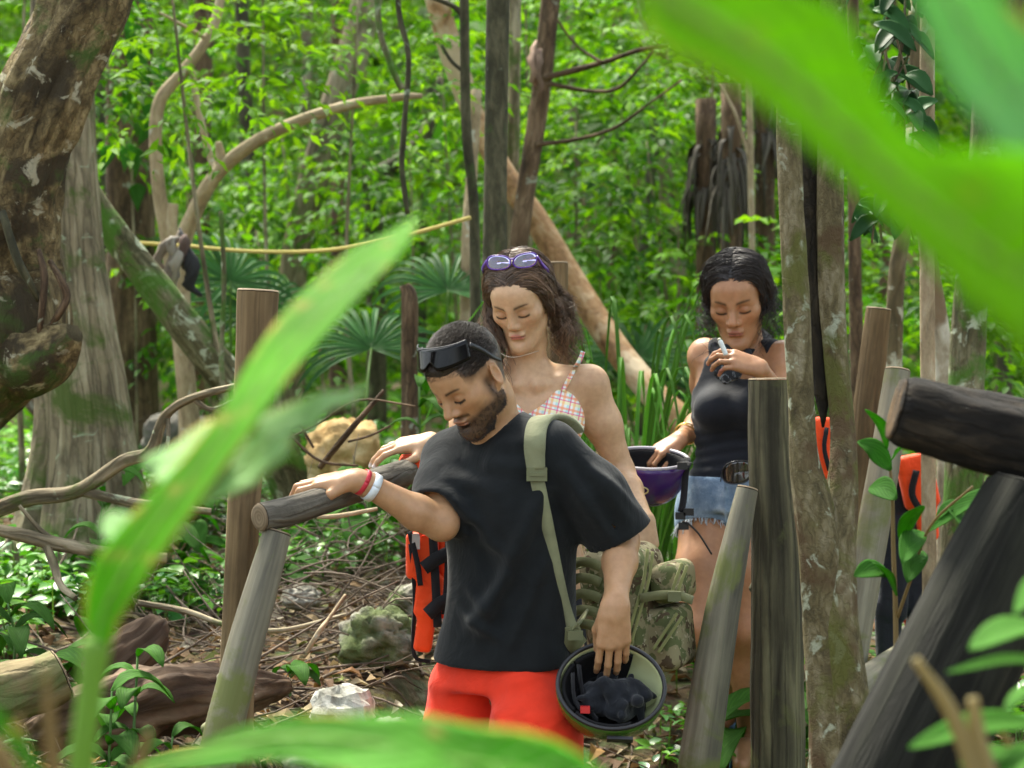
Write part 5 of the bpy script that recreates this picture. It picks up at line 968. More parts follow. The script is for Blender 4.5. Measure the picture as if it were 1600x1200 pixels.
    for a, b, w_, am in [((745, 1088, 5.72), (680, 1140, 5.78), .014, .008), ((748, 1080, 5.70), (800, 1160, 5.62), .016, .010), ((870, 1050, 5.66), (760, 1072, 5.69), .016, .009), ((690, 1075, 5.79), (725, 1160, 5.78), .014, .008), ((895, 1085, 5.68), (840, 1160, 5.61), .016, .009), ((890, 1115, 5.66), (820, 1125, 5.60), .014, .008), ((748, 1075, 5.70), (752, 1160, 5.74), .014, -.006), ((700, 1050, 5.78), (790, 1055, 5.69), .012, -.006), ((720, 1110, 5.76), (690, 1160, 5.78), .012, .006), ((800, 1090, 5.64), (880, 1060, 5.64), .012, -.006)]: so_.ridge(P(*a), P(*b), w_, am)
    sdf_obj(so_, 'shorts', cloth_mat('red_cotton', .8, 700, .2, .5, 16, .1, .08), root, (.78, .042, .014), 2)
    # ---- hair: short crop, longer on the crown
    rs = np.random.default_rng(3)
    hs = SDF(Hd.c-.15, Hd.c+.15, .0034); k_ = Hd.sc
    hs.ell(Hd.w((0, -.018, .038)), np.array((.0745, .0945, .0865)), Hd.R, .01); hs.ell(Hd.w((0, .035, .066)), (.056, .052, .036), Hd.R, .02)
    hs.plane(Hd.w((0, .05, .036)), Hd.R@np.array([0, .62, -.95]), .012); hs.plane(Hd.w((0, -.06, -.01)), Hd.R@np.array([0, 0., -1.]), .006)
    hs.A += (.0035*fbm((hs.region([c[0] for c in hs.ax], [c[-1] for c in hs.ax], 0)[1]*95).reshape(-1, 3), 2, 6)).reshape(hs.A.shape).astype(np.float32)
    hc_ = lambda V: np.array([.030, .021, .015])*(1+.5*fbm(V*140, 2, 3))[:, None]
    hobj = sdf_obj(hs, 'hair', M_HAIR, root, hc_, 1)
    n = 9000; u = unit(rs.normal(size=(n*3, 3))*[1, 1, 1]); q = u*[.076, .096, .088]+[0, -.016, .043]; kp = (q[:, 2] > .02+.2*np.abs(q[:, 0])+.75*np.clip(q[:, 1]-.03, 0, 1)) ; q = q[kp][:n]; nn = unit(q-[0, -.016, .043]); d = unit(nn*.28+np.array([0, .8, .05])+rs.normal(0, .12, q.shape)); ln = rs.uniform(.010, .018, (len(q), 1))
    pth = np.stack([q-nn*.004, q+d*ln*.5+nn*.001, q+d*ln], 1); pw_ = Hd.w(pth.reshape(-1, 3)).reshape(pth.shape); strands(pw_, .0006, .0002, np.array([.042, .030, .021])*rs.uniform(.4, 1.7, (len(q), 1)), 'hair_strands', root)
    # beard bristles
    n = 3200; B = []
    V0 = bpy.data.objects[root.children[0].name].data; co = np.empty(len(V0.vertices)*3, np.float32); V0.vertices.foreach_get('co', co); no = np.empty(len(V0.vertices)*3, np.float32); V0.vertices.foreach_get('normal', no); co = co.reshape(-1, 3).astype(float)+np.array(root.location); no = no.reshape(-1, 3); co = co-np.array(root.location)
    cc = np.empty(len(V0.vertices)*4, np.float32); V0.color_attributes['Col'].data.foreach_get('color', cc); cc = cc.reshape(-1, 4)
    q = Hd.l(co); m = (cc[:, 0] < .12) & (q[:, 2] < -.005) & (q[:, 1] > -.012) & (np.abs(q) < .15).all(1); ids = rs.choice(np.nonzero(m)[0], n); p = co[ids]+rs.normal(0, .0012, (n, 3)); nn = no[ids]; dn = Hd.R@np.array([0, .35, -.85]); d = unit(nn*.7+dn*.6+rs.normal(0, .25, (n, 3))); ln = rs.uniform(.002, .005, (n, 1))
    strands(np.stack([p-nn*.002, p+d*ln*.5, p+d*ln], 1), .0005, .0002, np.array([.03, .02, .013])*rs.uniform(.4, 1.6, (n, 1)), 'beard', root)
    # wrist bands on the right wrist
    for k, (cx, wd, rr, colr, nm) in enumerate([((548, 757), .011, .0315, (.55, .03, .05), 'red_wristband'), ((563, 760), .019, .034, (.72, .78, .80), 'paper_wristband')]):
        c = WR+(ER-WR)*(.035+.11*k)-np.array([0, 0, 0]); ax = unit(ER-WR); e1 = unit(np.cross(ax, [0, 0, 1])); e2 = np.cross(ax, e1); ring = np.array([c+e1*math.cos(a)*rr*1.0+e2*math.sin(a)*rr for a in np.linspace(0, 2*math.pi, 33)])
        V, T, bk = strap(ring, ax, wd, .0018); b = Bag(); b.add(V, T, np.array(colr), bk); b.build(nm, col_mat('band_'+nm, .45), root)
    return root, Hd, sh
MAN, MAN_H, SHIRT = man()
# ---------------------------------------------------------------- woman in the checked top
def long_hair(H, root, N, seed, colr, part_a=.0, drop=.20, fr=1.0, tuck=(0, 0), wave=.006, spread=.02, rad=(.083, .104, .096), cen=(0, -.018, .036), side_p=.5, f0=(.070, -.085), clumps=70, lump=.010, loose=1.0):
    """locks of strands combed from the parting and the hairline over the side of the head, then falling freely"""
    rs = np.random.default_rng(seed); out = []; cl = []; cols = []
    for c in range(clumps):
        q0 = rs.uniform(0, .62) if rs.random() < .45 else 0.0; v = rs.uniform(0, .08) if q0 else rs.random()
        cl.append((1 if rs.random() < side_p else -1, v, q0, rs.normal(0, .008), rs.uniform(94, 124), rs.uniform(.5, 1.1), rs.uniform(0, 6.28), wave*rs.uniform(.4, 1.6), rs.uniform(0, lump), rs.uniform(.55, 1.5), rs.normal(0, .04), rs.uniform(.7, 1.3)))
    for i in range(N):
        sd, v, q0, bj, phm, Dm, phs, amp, lift, shade, fj, wl = cl[rs.integers(clumps)]; v = v+rs.normal(0, .03)*loose; q0 = max(q0+rs.normal(0, .03)*loose, 0); amp = amp*rs.uniform(.8, 1.2); lift = lift+abs(rs.normal(0, .002))*loose; phs = phs+rs.normal(0, .25)*loose; Dm = Dm*rs.uniform(.85, 1.1)
        f_start = (f0[0]*(1-v)+f0[1]*v)-.028*q0*q0; back = (.095 if v < .25 else .06)*(1-v*.55)*fr+bj; pr = math.radians(phm+rs.normal(0, 2)); pts = []
        for j in range(12):
            q = q0+(1-q0)*j/11; ph = pr*q; f = f_start-back*((q-q0)**1.2); ff = np.clip((f-cen[1])/rad[1], -.985, .985); sc = math.sqrt(max(1-ff*ff, .03)); lf = lift*math.sin(min((j+1)/7, 1)*1.57)+.3*amp*math.sin(phs+j*.9*wl); a = part_a*(1-q)+sd*math.sin(ph)*(rad[0]+lf)*sc; u = cen[2]+math.cos(ph)*(rad[2]+lf)*sc; pts.append(H.w((a, f, u)))
        p = pts[-1].copy(); dv = unit(pts[-1]-pts[-2]); D = drop*Dm; outw = H.R[:, 0]*sd; jx = rs.normal(0, .006*loose, 3)
        for j in range(11):
            dv = unit(dv*.55+np.array([0, 0, -1])*.55+outw*(spread*4*(.6-j/12)+fj)+H.R[:, 1]*tuck[0 if sd > 0 else 1]); p = p+dv*D/11; k = (j+1)/11; pts.append(p+jx*k+outw*amp*math.sin(phs+j*.95*wl)*min(k*2, 1)+np.array([0, 1, 0])*amp*math.cos(phs+j*.85*wl)*min(k*2, 1))
        out.append(pts); cols.append(shade*rs.uniform(.75, 1.25))
    strands(np.array(out), .0010, .0005, np.asarray(colr)*np.array(cols)[:, None], 'hair_strands', root)
def scalp(H, root, colr, cuts, rad=(.078, .099, .090), cen=(0, -.018, .036), extra=()):
    hs = SDF(H.c-.17, H.c+.17, .0045); hs.ell(H.w(cen), np.array(rad)*H.sc, H.R, .01)
    for p0, n in cuts: hs.plane(H.w(p0), H.R@np.array(n, float), .012)
    for a, ra, b, rb in extra: hs.cone(a, ra, b, rb, .03)
    return sdf_obj(hs, 'hair', M_HAIR, root, lambda V: np.asarray(colr)*(1+.6*fbm(V*np.array([160, 160, 60]), 2, 3))[:, None], 1)
def woman_checked():
    d = 6.45; root = thing('person', 'long haired woman in a checked bikini top walking behind the bearded man', 'person', (0.05, 6.5, float(gz(.05, 6.5))))
    Hd = Frame(P(814, 469, 6.35), 19, 30, 4, .98); yaw = math.radians(10); L = np.array([math.cos(yaw), -math.sin(yaw), 0]); Fw = np.array([-math.sin(yaw), -math.cos(yaw), 0])
    N = P(822, 584, 6.44); SL, SR = P(921, 600, 6.43), P(722, 604, 6.47); EL, WL = P(970, 738, 6.47), P(1008, 812, 6.32); ER, WR = P(742, 728, 6.30), P(673, 690, 6.12)
    pel = P(832, 930, 6.5); HL, HR = P(872, 960, 6.5), P(795, 960, 6.5); g = float(gz(.05, 6.5)); AL, AR = np.array([.14, 6.42, g+.1]), np.array([-.02, 6.6, g+.12]); KL, KR = (HL+AL)/2+Fw*.06, (HR+AR)/2+Fw*.05
    lo, hi = bbox([WR-[.16, 0, 0], EL, WL-[0, 0, .1], AL-[0, .22, .1], AR, Hd.w((0, 0, .13)), HR], .12); fine = [(Hd.c-.125, Hd.c+.125, .0029), (WR-[.15, .06, .08], WR+[.03, .07, .05], .0034)]
    s = SDF(lo, hi, .009, fine)
    secs = [(P(821, 600, 6.45), .145, .065), (P(823, 640, 6.45), .142, .085), (P(826, 720, 6.46), .128, .088), (P(829, 800, 6.47), .112, .082), (P(831, 880, 6.49), .145, .105), (pel-[0, 0, .03], .155, .115)]
    s.loft(secs, L, Fw, .04); s.chain([SL, N-[0, 0, .012], SR], [.043, .050, .043], .04); s.chain([N-[0, 0, .04], N*.45+Hd.w((0, -.02, -.04))*.55, Hd.w((0, -.022, -.03))], [.058, .049, .052], .03)
    s.cone(P(838, 602, 6.37), .008, P(905, 590, 6.40), .008, .03); s.cone(P(806, 602, 6.37), .008, P(745, 594, 6.42), .008, .03)
    for sx, px in ((1, 872), (-1, 782)): s.ell(P(px, 660, 6.375), (.062, .058, .06), None, .035)
    head_sdf(s, Hd, False, .92, .70, 1.05)
    s.chain([SL, SL*.55+EL*.45, EL], [.049, .045, .036], .03); s.chain([EL, EL*.65+WL*.35, WL], [.036, .034, .021], .02); s.chain([SR, SR*.5+ER*.5, ER], [.048, .044, .038], .03); s.chain([ER, ER*.65+WR*.35, WR], [.038, .035, .0235], .02)
    tips, bn = hand_sdf(s, WR, (-1, -.05, -.12), (.1, -.35, 1), (0, -1, 0), [(12, 22, 18), (14, 26, 20), (16, 28, 20), (14, 26, 20)], .92, .3, (.55, .75, -.35), (.9, .15, -.3))
    hand_sdf(s, WL, (.10, -.25, -1), (.5, -.8, 0), (-1, -.5, 0), [(30, 55, 40)]*4, .85)
    for H_, K_, A_ in ((HL, KL, AL), (HR, KR, AR)): s.chain([H_, H_*.5+K_*.5, K_, K_*.68+A_*.32-Fw*.015, A_], [.09, .078, .054, .05, .033], .03); s.chain([A_+np.array([0, .05, -.06]), A_+np.array([-.01, -.07, -.06]), A_+np.array([-.03, -.17, -.07])], [.034, .036, .026], .03)
    skin = np.array([.57, .370, .215])
    def paint(V):
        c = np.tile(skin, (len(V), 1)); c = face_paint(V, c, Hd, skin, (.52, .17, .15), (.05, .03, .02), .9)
        for tp in tips: m = (np.exp(-(np.linalg.norm(V-(tp+bn*.004), axis=1)/.0075)**4))[:, None]; c = c*(1-m)+np.array([.82, .80, .80])*m
        # small star tattoo on the shoulder
        ct = P(909, 556, 6.37); r_ = V-ct; rr = np.hypot(r_[:, 0], r_[:, 2]); an = np.arctan2(r_[:, 2], r_[:, 0]); m = ((rr < .013)*(np.abs(np.cos(an*2.5)) > .72)*(V[:, 1] < 6.45)*.6)[:, None]; c = c*(1-m)+np.array([.04, .05, .07])*m
        return c
    sdf_obj(s, 'body', M_SKIN, root, paint, 1)
    # checked bikini top
    t = NT('checked_cloth'); v = t.n('TexCoord').outputs['Object']; sx = t.n('SeparateXYZ', {0: t.n('Mapping', {'Vector': v, 'Rotation': (0, math.radians(-14), 0)}).outputs[0]})
    def band(sock, per, off, wd): q = t.math('FRACT', t.math('MULTIPLY_ADD', sock, 1/per)); q.node.inputs[0].links[0].from_node.inputs[2].default_value = off; return t.math('LESS_THAN', q, wd)
    X_, Z_ = sx.outputs[0], sx.outputs[2]; c = (.80, .82, .78)
    for sock, off, wd, cl in ((X_, .0, .30, (.36, .66, .62)), (Z_, .1, .28, (.86, .76, .38)), (X_, .45, .22, (.88, .42, .16)), (Z_, .55, .20, (.86, .30, .14)), (X_, .78, .12, (.74, .08, .22)), (Z_, .82, .10, (.72, .10, .26))): c = t.mix(t.math('MULTIPLY', band(sock, .030, off, wd), .72), c, cl)
    t.pbr(c, .8, t.bump(t.noise(v, 60, 3), .3, .003), .2); M_CHECK = t.m
    bt = SDF(*bbox([P(740, 690, 6.6), P(930, 590, 6.2)], .03), .0042); 
    bt.loft([(c_, a_+.005, b_+.005) for c_, a_, b_ in secs[:4]], L, Fw, .04)
    for px in (872, 782): bt.ell(P(px, 660, 6.375), (.068, .064, .066), None, .035)
    bt.A = np.maximum(bt.A, 0)+np.minimum(bt.A, 0)
    # neckline: cut above a line that dips between the straps
    sl, p = bt.region([c_[0] for c_ in bt.ax], [c_[-1] for c_ in bt.ax], 0); x = p[..., 0]; e = lambda px: (px-800)*6.37/F
    zc = lambda py: CZ-(py-600)*6.37/F
    top_ = np.interp(x, [e(750), e(768), e(782), e(824), e(850), e(872), e(884), e(900), e(918)], [zc(650), zc(622), zc(604), zc(648), zc(630), zc(606), zc(598), zc(618), zc(652)]); bt.A = smx(bt.A, (p[..., 2]-top_).astype(np.float32)*.8, .003); bt.A = smx(bt.A, (zc(695)-p[..., 2]).astype(np.float32), .003)
    sdf_obj(bt, 'bikini_top', M_CHECK, root, None, 1)
    for pts in ([(880, 612, 6.3), (886, 600, 6.3), (894, 585, 6.3), (902, 570, 6.3), (908, 558, 6.3), (911, 549, 6.3)], [(780, 612, 6.3), (774, 596, 6.3), (768, 580, 6.3), (764, 566, 6.3)]):
        V, T, bk = strap(np.array([snap(s, q, .006) for q in catmull([P(*q) for q in pts], 22)]), (1, 0, .2), .012, .003); b = Bag(); b.add(V, T, bk=bk); b.build('bikini_strap', M_CHECK, root)
    sh = SDF(*bbox([pel+[0, 0, .1], HL-[0, 0, .2], HR-[0, 0, .2]], .2), .011); sh.loft([(pel+[0, 0, .08], .142, .105), (pel-[0, 0, .04], .165, .125)], L, Fw, .03); sh.chain([HL, HL-[0, 0, .12]], [.1, .1], .03); sh.chain([HR, HR-[0, 0, .12]], [.1, .1], .03)
    sdf_obj(sh, 'shorts', cloth_mat('dark_shorts', .85), root, (.02, .022, .03), 1)
    hc = np.array([.088, .054, .033]); scalp(Hd, root, hc, [((0, .060, .078), (0, .78, -.62)), ((0, .0, -.05), (0, .9, -.5))], rad=(.080, .101, .0945))
    long_hair(Hd, root, 2400, 5, hc*1.2, .0, .20, 1.0, tuck=(-.55, .14), wave=.012, side_p=.5, clumps=90, spread=.02)
    long_hair(Hd, root, 420, 6, hc*1.7, .0, .27, .85, tuck=(-.40, .24), wave=.018, side_p=.35, f0=(.06, -.02), clumps=40, spread=.03, loose=2.0)
    # thin necklace with one pearl
    q = catmull([P(776, 548, 6.33), P(790, 556, 6.30), P(801, 558, 6.295), P(816, 556, 6.30), P(842, 548, 6.34)], 20); V, T, bk = tube(q, .0009, 5); b = Bag(); b.add(V, T, np.array([.6, .55, .45]), bk); b.build('necklace', col_mat('silver_chain', .3, Metallic=1.0), root)
    return root, Hd, s
W1, W1_H, W1_S = woman_checked()
# ---------------------------------------------------------------- woman in the black tank top
def woman_tank():
    root = thing('person', 'dark haired woman in black tank top and frayed denim shorts holding a helmet', 'person', (.66, 7.0, float(gz(.66, 7.0))))
    Hd = Frame(P(1152, 468, 6.92), 14, 23, 3, 1.06); yaw = math.radians(24); L = np.array([math.cos(yaw), -math.sin(yaw), 0]); Fw = np.array([-math.sin(yaw), -math.cos(yaw), 0])
    N = P(1164, 548, 7.02); SL, SR = P(1228, 558, 6.94), P(1101, 554, 7.09); EL, WL = P(1238, 655, 6.82), P(1188, 576, 6.62); ER, WR = P(1102, 652, 7.22), P(1063, 686, 6.98)
    pel = P(1142, 775, 7.0); HL, HR = P(1170, 800, 7.0), P(1112, 800, 7.03); KL, KR = P(1170, 985, 6.93), P(1094, 985, 6.86); AL, AR = P(1172, 1160, 7.0), P(1143, 1092, 7.14)
    lo, hi = bbox([WR-[.14, 0, 0], EL, WL, AL-[0, .2, .08], AR, Hd.w((0, 0, .13)), ER], .11); fine = [(Hd.c-.125, Hd.c+.125, .0031), (WL-[.15, .08, .07], WL+[.03, .06, .09], .0036), (WR-[.11, .07, .09], WR+[.03, .06, .04], .0036)]
    s = SDF(lo, hi, .0095, fine)
    secs = [(P(1163, 566, 7.02), .135, .06), (P(1157, 610, 7.02), .136, .082), (P(1150, 660, 7.02), .125, .085), (P(1148, 715, 7.01), .108, .082), (P(1144, 755, 7.0), .125, .095), (pel-[0, 0, .04], .145, .11)]
    s.loft(secs, L, Fw, .04); s.chain([SL, N-[0, 0, .02], SR], [.041, .047, .041], .04); s.chain([N-[0, 0, .04], N*.45+Hd.w((0, -.02, -.04))*.55, Hd.w((0, -.022, -.03))], [.055, .048, .052], .03)
    bl, br_ = P(1176, 638, 6.92), P(1118, 640, 6.95); s.ell(bl, (.058, .055, .055), None, .035); s.ell(br_, (.058, .055, .055), None, .035)
    head_sdf(s, Hd, False, 1.12, .80, 1.15)
    s.chain([SL, SL*.55+EL*.45, EL], [.044, .040, .036], .03); s.chain([EL, EL*.65+WL*.35, WL], [.036, .034, .0225], .02); s.chain([SR, SR*.55+ER*.45, ER], [.044, .040, .036], .03); s.chain([ER, ER*.65+WR*.35, WR], [.036, .034, .0225], .02)
    tL, nL = hand_sdf(s, WL, (-.92, -.12, .30), (.15, -.75, .65), (0, -.3, 1), [(20, 38, 20), (22, 42, 22), (24, 44, 24), (26, 46, 24)], .88, .12, (.8, .35, -.45), (.9, .0, -.35))
    tR, nR = hand_sdf(s, WR, (-.80, -.25, -.42), (-.35, -.45, .82), (-.4, -.9, -.1), [(25, 45, 30), (28, 50, 30), (28, 50, 30), (30, 50, 30)], .88, .1, (.75, .55, -.3), (.9, .0, -.4))
    s.chain([HR, HR*.5+KR*.5+np.array([-.004, -.01, 0]), KR, KR*.66+AR*.34+np.array([.012, .03, 0]), AR], [.094, .082, .054, .053, .032], .03); s.chain([HL, HL*.5+KL*.5, KL, KL*.66+AL*.34+np.array([0, .03, 0]), AL], [.092, .080, .053, .052, .032], .03)
    fR, fL = P(1124, 1136, 7.02), P(1158, 1196, 6.84); s.chain([AR+np.array([.006, .03, -.03]), AR*.5+fR*.5, fR], [.032, .032, .024], .03); s.chain([AL+np.array([.006, .04, -.05]), AL*.4+fL*.6+np.array([0, 0, .012]), fL], [.033, .034, .025], .03)
    skin = np.array([.385, .20, .10])
    def paint(V):
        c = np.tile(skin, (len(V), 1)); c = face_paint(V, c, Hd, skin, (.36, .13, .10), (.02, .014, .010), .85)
        for tp in tL+tR: m = np.exp(-(np.linalg.norm(V-tp, axis=1)/.010)**2)[:, None]*.5; c = c*(1-m)+np.array([.62, .34, .25])*m
        return c
    sdf_obj(s, 'body', M_SKIN, root, paint, 1)
    # tank top
    tk = SDF(*bbox([P(1085, 520, 7.0), P(1245, 760, 7.0)], .14), .005)
    wr = lambda p, t: .0018*np.sin(p[..., 2]*190+4*vnoise(p*6, 2))*np.clip((t-.12)/.06, 0, 1)
    grow = .006; tk.loft([(c_, a+grow, b+grow) for c_, a, b in secs[:-1]]+[(P(1143, 762, 7.0), .136, .106)], L, Fw, .03, wr=wr); tk.ell(bl, (.064, .061, .061), None, .04); tk.ell(br_, (.064, .061, .061), None, .04); tk.chain([SL*.62+N*.38, N-[0, 0, .02], SR*.62+N*.38], [.048, .053, .048], .03)
    # scooped neck and arm holes
    nb = P(1152, 560, 6.90); tk.ell(nb+np.array([0, -.02, .005]), (.066, .16, .070), np.stack([L, -Fw, np.array([0, 0, 1.])], 1), .004, 'cut'); tk.ell(N+[0, .05, .03], (.075, .12, .06), None, .004, 'cut')
    for S_, sg in ((SL, 1), (SR, -1)): tk.ell(S_+L*sg*.012-np.array([0, 0, .03]), (.042, .11, .085), np.stack([L, -Fw, np.array([0, 0, 1.])], 1), .004, 'cut')
    sdf_obj(tk, 'tank_top', cloth_mat('black_jersey', .75, 1000, .15, .25, 20, .1), root, (.009, .011, .016), 1)
    # denim shorts with frayed hems
    dn = SDF(*bbox([P(1075, 730, 7.0), P(1210, 850, 7.0)], .15), .0055); dn.loft([(P(1144, 742, 7.0), .135, .105), (P(1143, 775, 7.0), .150, .118), (P(1142, 800, 7.0), .158, .122)], L, Fw, .02)
    for H_, K_, q in ((HR, KR, .17), (HL, KL, .15)): e = H_+(K_-H_)*q; ax = unit(K_-H_); dn.sleeve([H_+[0, 0, .02], H_, e+ax*.06], [.09, .100, .104], e+ax*.005, ax, .094, .02)
    dn.cone(P(1132, 745, 6.88), .004, P(1134, 815, 6.885), .004, .012); dn.loft([(P(1144, 752, 7.0), .128, .098), (P(1144, 735, 7.0), .130, .100)], L, Fw, .003, 'cut')
    t = NT('denim'); v = t.n('TexCoord').outputs['Object']; n1 = t.noise(v, 26, 5); n2 = t.noise(t.map(v, (1, 1, .2)), 700, 2); c = t.ramp(t.math('ADD', t.math('MULTIPLY', n1, .7), t.math('MULTIPLY', n2, .3)), [(.3, (.10, .17, .26)), (.5, (.22, .31, .42)), (.68, (.42, .52, .62))]); t.pbr(c, .9, t.bump(n2, .4, .002, t.bump(n1, .4, .01)), .15); M_DENIM = t.m
    sdf_obj(dn, 'denim_shorts', M_DENIM, root, None, 1)
    rs = np.random.default_rng(9); b = Bag()
    for H_, K_, q in ((HR, KR, .17), (HL, KL, .15)):
        e = H_+(K_-H_)*q; ax = unit(K_-H_); e1 = unit(np.cross(ax, [0, 1, 0])); e2 = np.cross(ax, e1)
        for k in range(90):
            a = rs.uniform(0, 6.283); o = e1*math.cos(a)+e2*math.sin(a); p = e+ax*.002+o*.1; ln = rs.uniform(.008, .022) if k % 9 else rs.uniform(.03, .05); qq = catmull([p, p+ax*ln*.5+rs.normal(0, .002, 3), p+ax*ln+rs.normal(0, .005, 3)], 5); V, T, bk = tube(qq, rs.uniform(.0008, .002), 4); b.add(V, T, np.array([.55, .62, .68])*rs.uniform(.7, 1.1), bk)
    b.build('frayed_hem', col_mat('denim_fray', .9), root)
    # hair: centre parting, drawn back over the ears, some waves
    hc = np.array([.012, .009, .008]); tail = Hd.w((.02, -.12, -.01)); scalp(Hd, root, hc, [((0, .062, .070), (0, .78, -.62)), ((0, .0, -.062), (0, .8, -.6))], rad=(.083, .105, .096), extra=[(Hd.w((.0, -.10, .0)), .045, Hd.w((.01, -.105, -.06)), .035), (Hd.w((.01, -.105, -.06)), .035, Hd.w((.015, -.10, -.14)), .02)])
    long_hair(Hd, root, 2200, 15, hc*1.9, .004, .055, .95, tuck=(-.8, -.8), wave=.009, spread=-.02, rad=(.082, .104, .096), f0=(.070, -.085), clumps=70, lump=.010); long_hair(Hd, root, 160, 16, hc*1.8, .004, .12, .45, tuck=(-.15, -.1), wave=.014, rad=(.086, .106, .100), f0=(.066, .0), clumps=40, loose=2.5)
    # gold bracelets, sandals
    for k in range(2):
        ax = unit(ER-WR); c = WR+ax*(.055+.014*k); e1 = unit(np.cross(ax, [0, 0, 1])); e2 = np.cross(ax, e1); tl = .35*k; ring = np.array([c+e1*math.cos(a)*.033+e2*math.sin(a)*.033+ax*math.sin(a+tl)*.012 for a in np.linspace(0, 2*math.pi, 33)]); V, T, bk = tube(ring, .0022, 6, caps=False); b = Bag(); b.add(V, T, np.array([.75, .5, .16]), bk); b.build('bracelet', col_mat('gold', .3, Metallic=1.0) if k == 0 else bpy.data.materials['gold'], root)
    for A_, f_, hl in ((AR, fR, AR+np.array([.012, .05, -.045])), (AL, fL, AL+np.array([.01, .055, -.085]))):
        dn_ = np.array([0, 0, -.026]); q = catmull([hl+dn_*.3, (hl+f_)/2+dn_*1.1, f_+dn_+unit(f_-hl)*.02], 14); V, T, bk = strap(q, unit(np.cross(f_-hl, [0, 0, 1.])), np.array([.045, .058, .062, .062, .062, .064, .07, .074, .078, .08, .08, .076, .066, .045]), .014); b = Bag(); b.add(V, T, np.array([.10, .22, .36]), bk); sd_ = b.build('sandal', col_mat('sandal_foam', .7) if 'sandal_foam' not in bpy.data.materials else bpy.data.materials['sandal_foam'], root)
        w_ = unit(np.cross(f_-hl, [0, 0, 1.])); m_ = hl*.35+f_*.65; ring = [m_+w_*.042+[0, 0, -.025], m_+w_*.036+[0, 0, .018], m_+[0, 0, .036], m_-w_*.036+[0, 0, .018], m_-w_*.042+[0, 0, -.025]]; V, T, bk = strap(catmull(ring, 14), unit(f_-hl), .03, .004); b = Bag(); b.add(V, T, np.array([.10, .24, .42]), bk); b.build('strap', bpy.data.materials['sandal_foam'], sd_)
    # bandana: rolled round the neck, a triangle hanging on the chest
    bd = SDF(*bbox([N], .16), .0042); ringp = [N+L*math.cos(a)*.060+Fw*math.sin(a)*.062+np.array([0, 0, .02-.030*math.sin(a)]) for a in np.linspace(0, 2*math.pi, 17)]; bd.chain(ringp, [.017+.004*math.sin(i*2.1) for i in range(17)], .012)
    c0 = P(1136, 562, 6.885); bd.chain([P(1116, 540, 6.91), P(1124, 582, 6.885), P(1134, 592, 6.88)], [.012, .012, .010], .02); bd.chain([P(1168, 552, 6.88), P(1150, 584, 6.875), P(1134, 594, 6.875)], [.014, .012, .010], .02); bd.ell(c0, (.038, .018, .046), None, .02)
    t = NT('bandana_cloth'); v = t.n('TexCoord').outputs['Object']; vo = t.n('TexVoronoi', {'Vector': v, 'Scale': 75.0}, feature='DISTANCE_TO_EDGE').outputs[0]; nz = t.noise(v, 40, 4, .6, 1.5); lowm = t.math('LESS_THAN', t.n('SeparateXYZ', {0: t.n('NewGeometry').outputs['Position']}).outputs[2], float(P(1136, 556, 6.9)[2])); c = t.mix(t.math('MULTIPLY', lowm, t.ramp(nz, [(.55, 0.), (.6, .5)])), (.010, .012, .015), (.34, .38, .42)); t.pbr(c, .7, t.bump(nz, .4, .006), .3)
    sdf_obj(bd, 'bandana', t.m, root, None, 1)
    return root, Hd, WR, WL, tL
W2, W2_H, W2_WR, W2_WL, W2_TL = woman_tank()
# ================================================================ things carried, worn and hung up
def lens_mat(name, color, rough=.08, metal=0.0, spec=.8): return plain(name, color, rough, spec, Metallic=metal, **{'Coat Weight': .5})
def sheet(grid, th, nrm=None):
    """grid (m, n, 3) -> closed thin sheet"""
    m, n, _ = grid.shape; du = np.gradient(grid, axis=0); dv = np.gradient(grid, axis=1); nn = unit(np.cross(du, dv)); top = grid.reshape(-1, 3); bot = (grid-nn*th).reshape(-1, 3); I = np.arange(m*n).reshape(m, n); q = np.stack([I[:-1, :-1], I[1:, :-1], I[1:, 1:], I[:-1, 1:]], -1).reshape(-1, 4)
    e = np.concatenate([I[0], I[1:, -1], I[-1, ::-1][1:], I[::-1, 0][1:]]); e2 = np.roll(e, -1); return np.vstack([top, bot]), [q, q[:, ::-1]+m*n, np.stack([e, e2, e2+m*n, e+m*n], -1)]
def piece(root, name, mat, V, T, col=None, bk=None, smooth=True): b = Bag(); b.add(V, T, None if col is None else np.array(col), bk); return b.build(name, mat, root, smooth)
M_BLACK = plain('black_plastic', (.012, .012, .013), .35, .5); M_WEB = cloth_mat('webbing', .85, 1300, .5, .1, 20, .1, .2)
# man: black shield glasses pushed up on the forehead
H = MAN_H; root = thing('sunglasses', 'black wraparound shield sunglasses pushed up on the head of the bearded man', 'sunglasses', H.w((0, .06, .105)))
g = []
for v_ in np.linspace(0, 1, 7):
    row = []
    for al in np.radians(np.linspace(-72, 72, 33)):
        nb = 1-.42*math.exp(-(al/.16)**2)*(1-v_); vv = 1-(1-v_)*nb; f = .083-.042*vv; u = .084+.040*vv; k = math.cos(al); row.append(H.w((.088*math.sin(al), -.012+(f+.018)*k**.75, u-.012*(1-k))))
    g.append(row)
V, T = sheet(np.array(g), .003); piece(root, 'lens', plain('black_lens', (.003, .003, .0035), .12, .22), V, T)
for sx in (1, -1):
    q = catmull([H.w((.084*sx, .012, .101)), H.w((.086*sx, -.008, .072)), H.w((.087*sx, -.026, .036)), H.w((.082*sx, -.045, .012))], 14); V, T, bk = strap(q, H.R[:, 2], np.linspace(.013, .007, 14), .004); piece(root, 'temple_arm', M_BLACK, V, T)
q = catmull([H.w((.088*math.sin(a), -.012+(.041+.018+.001)*math.cos(a)**.75, .1245-.012*(1-math.cos(a)))) for a in np.radians(np.linspace(-72, 72, 17))], 40); V, T, bk = tube(q, .0022, 6); piece(root, 'frame', M_BLACK, V, T)
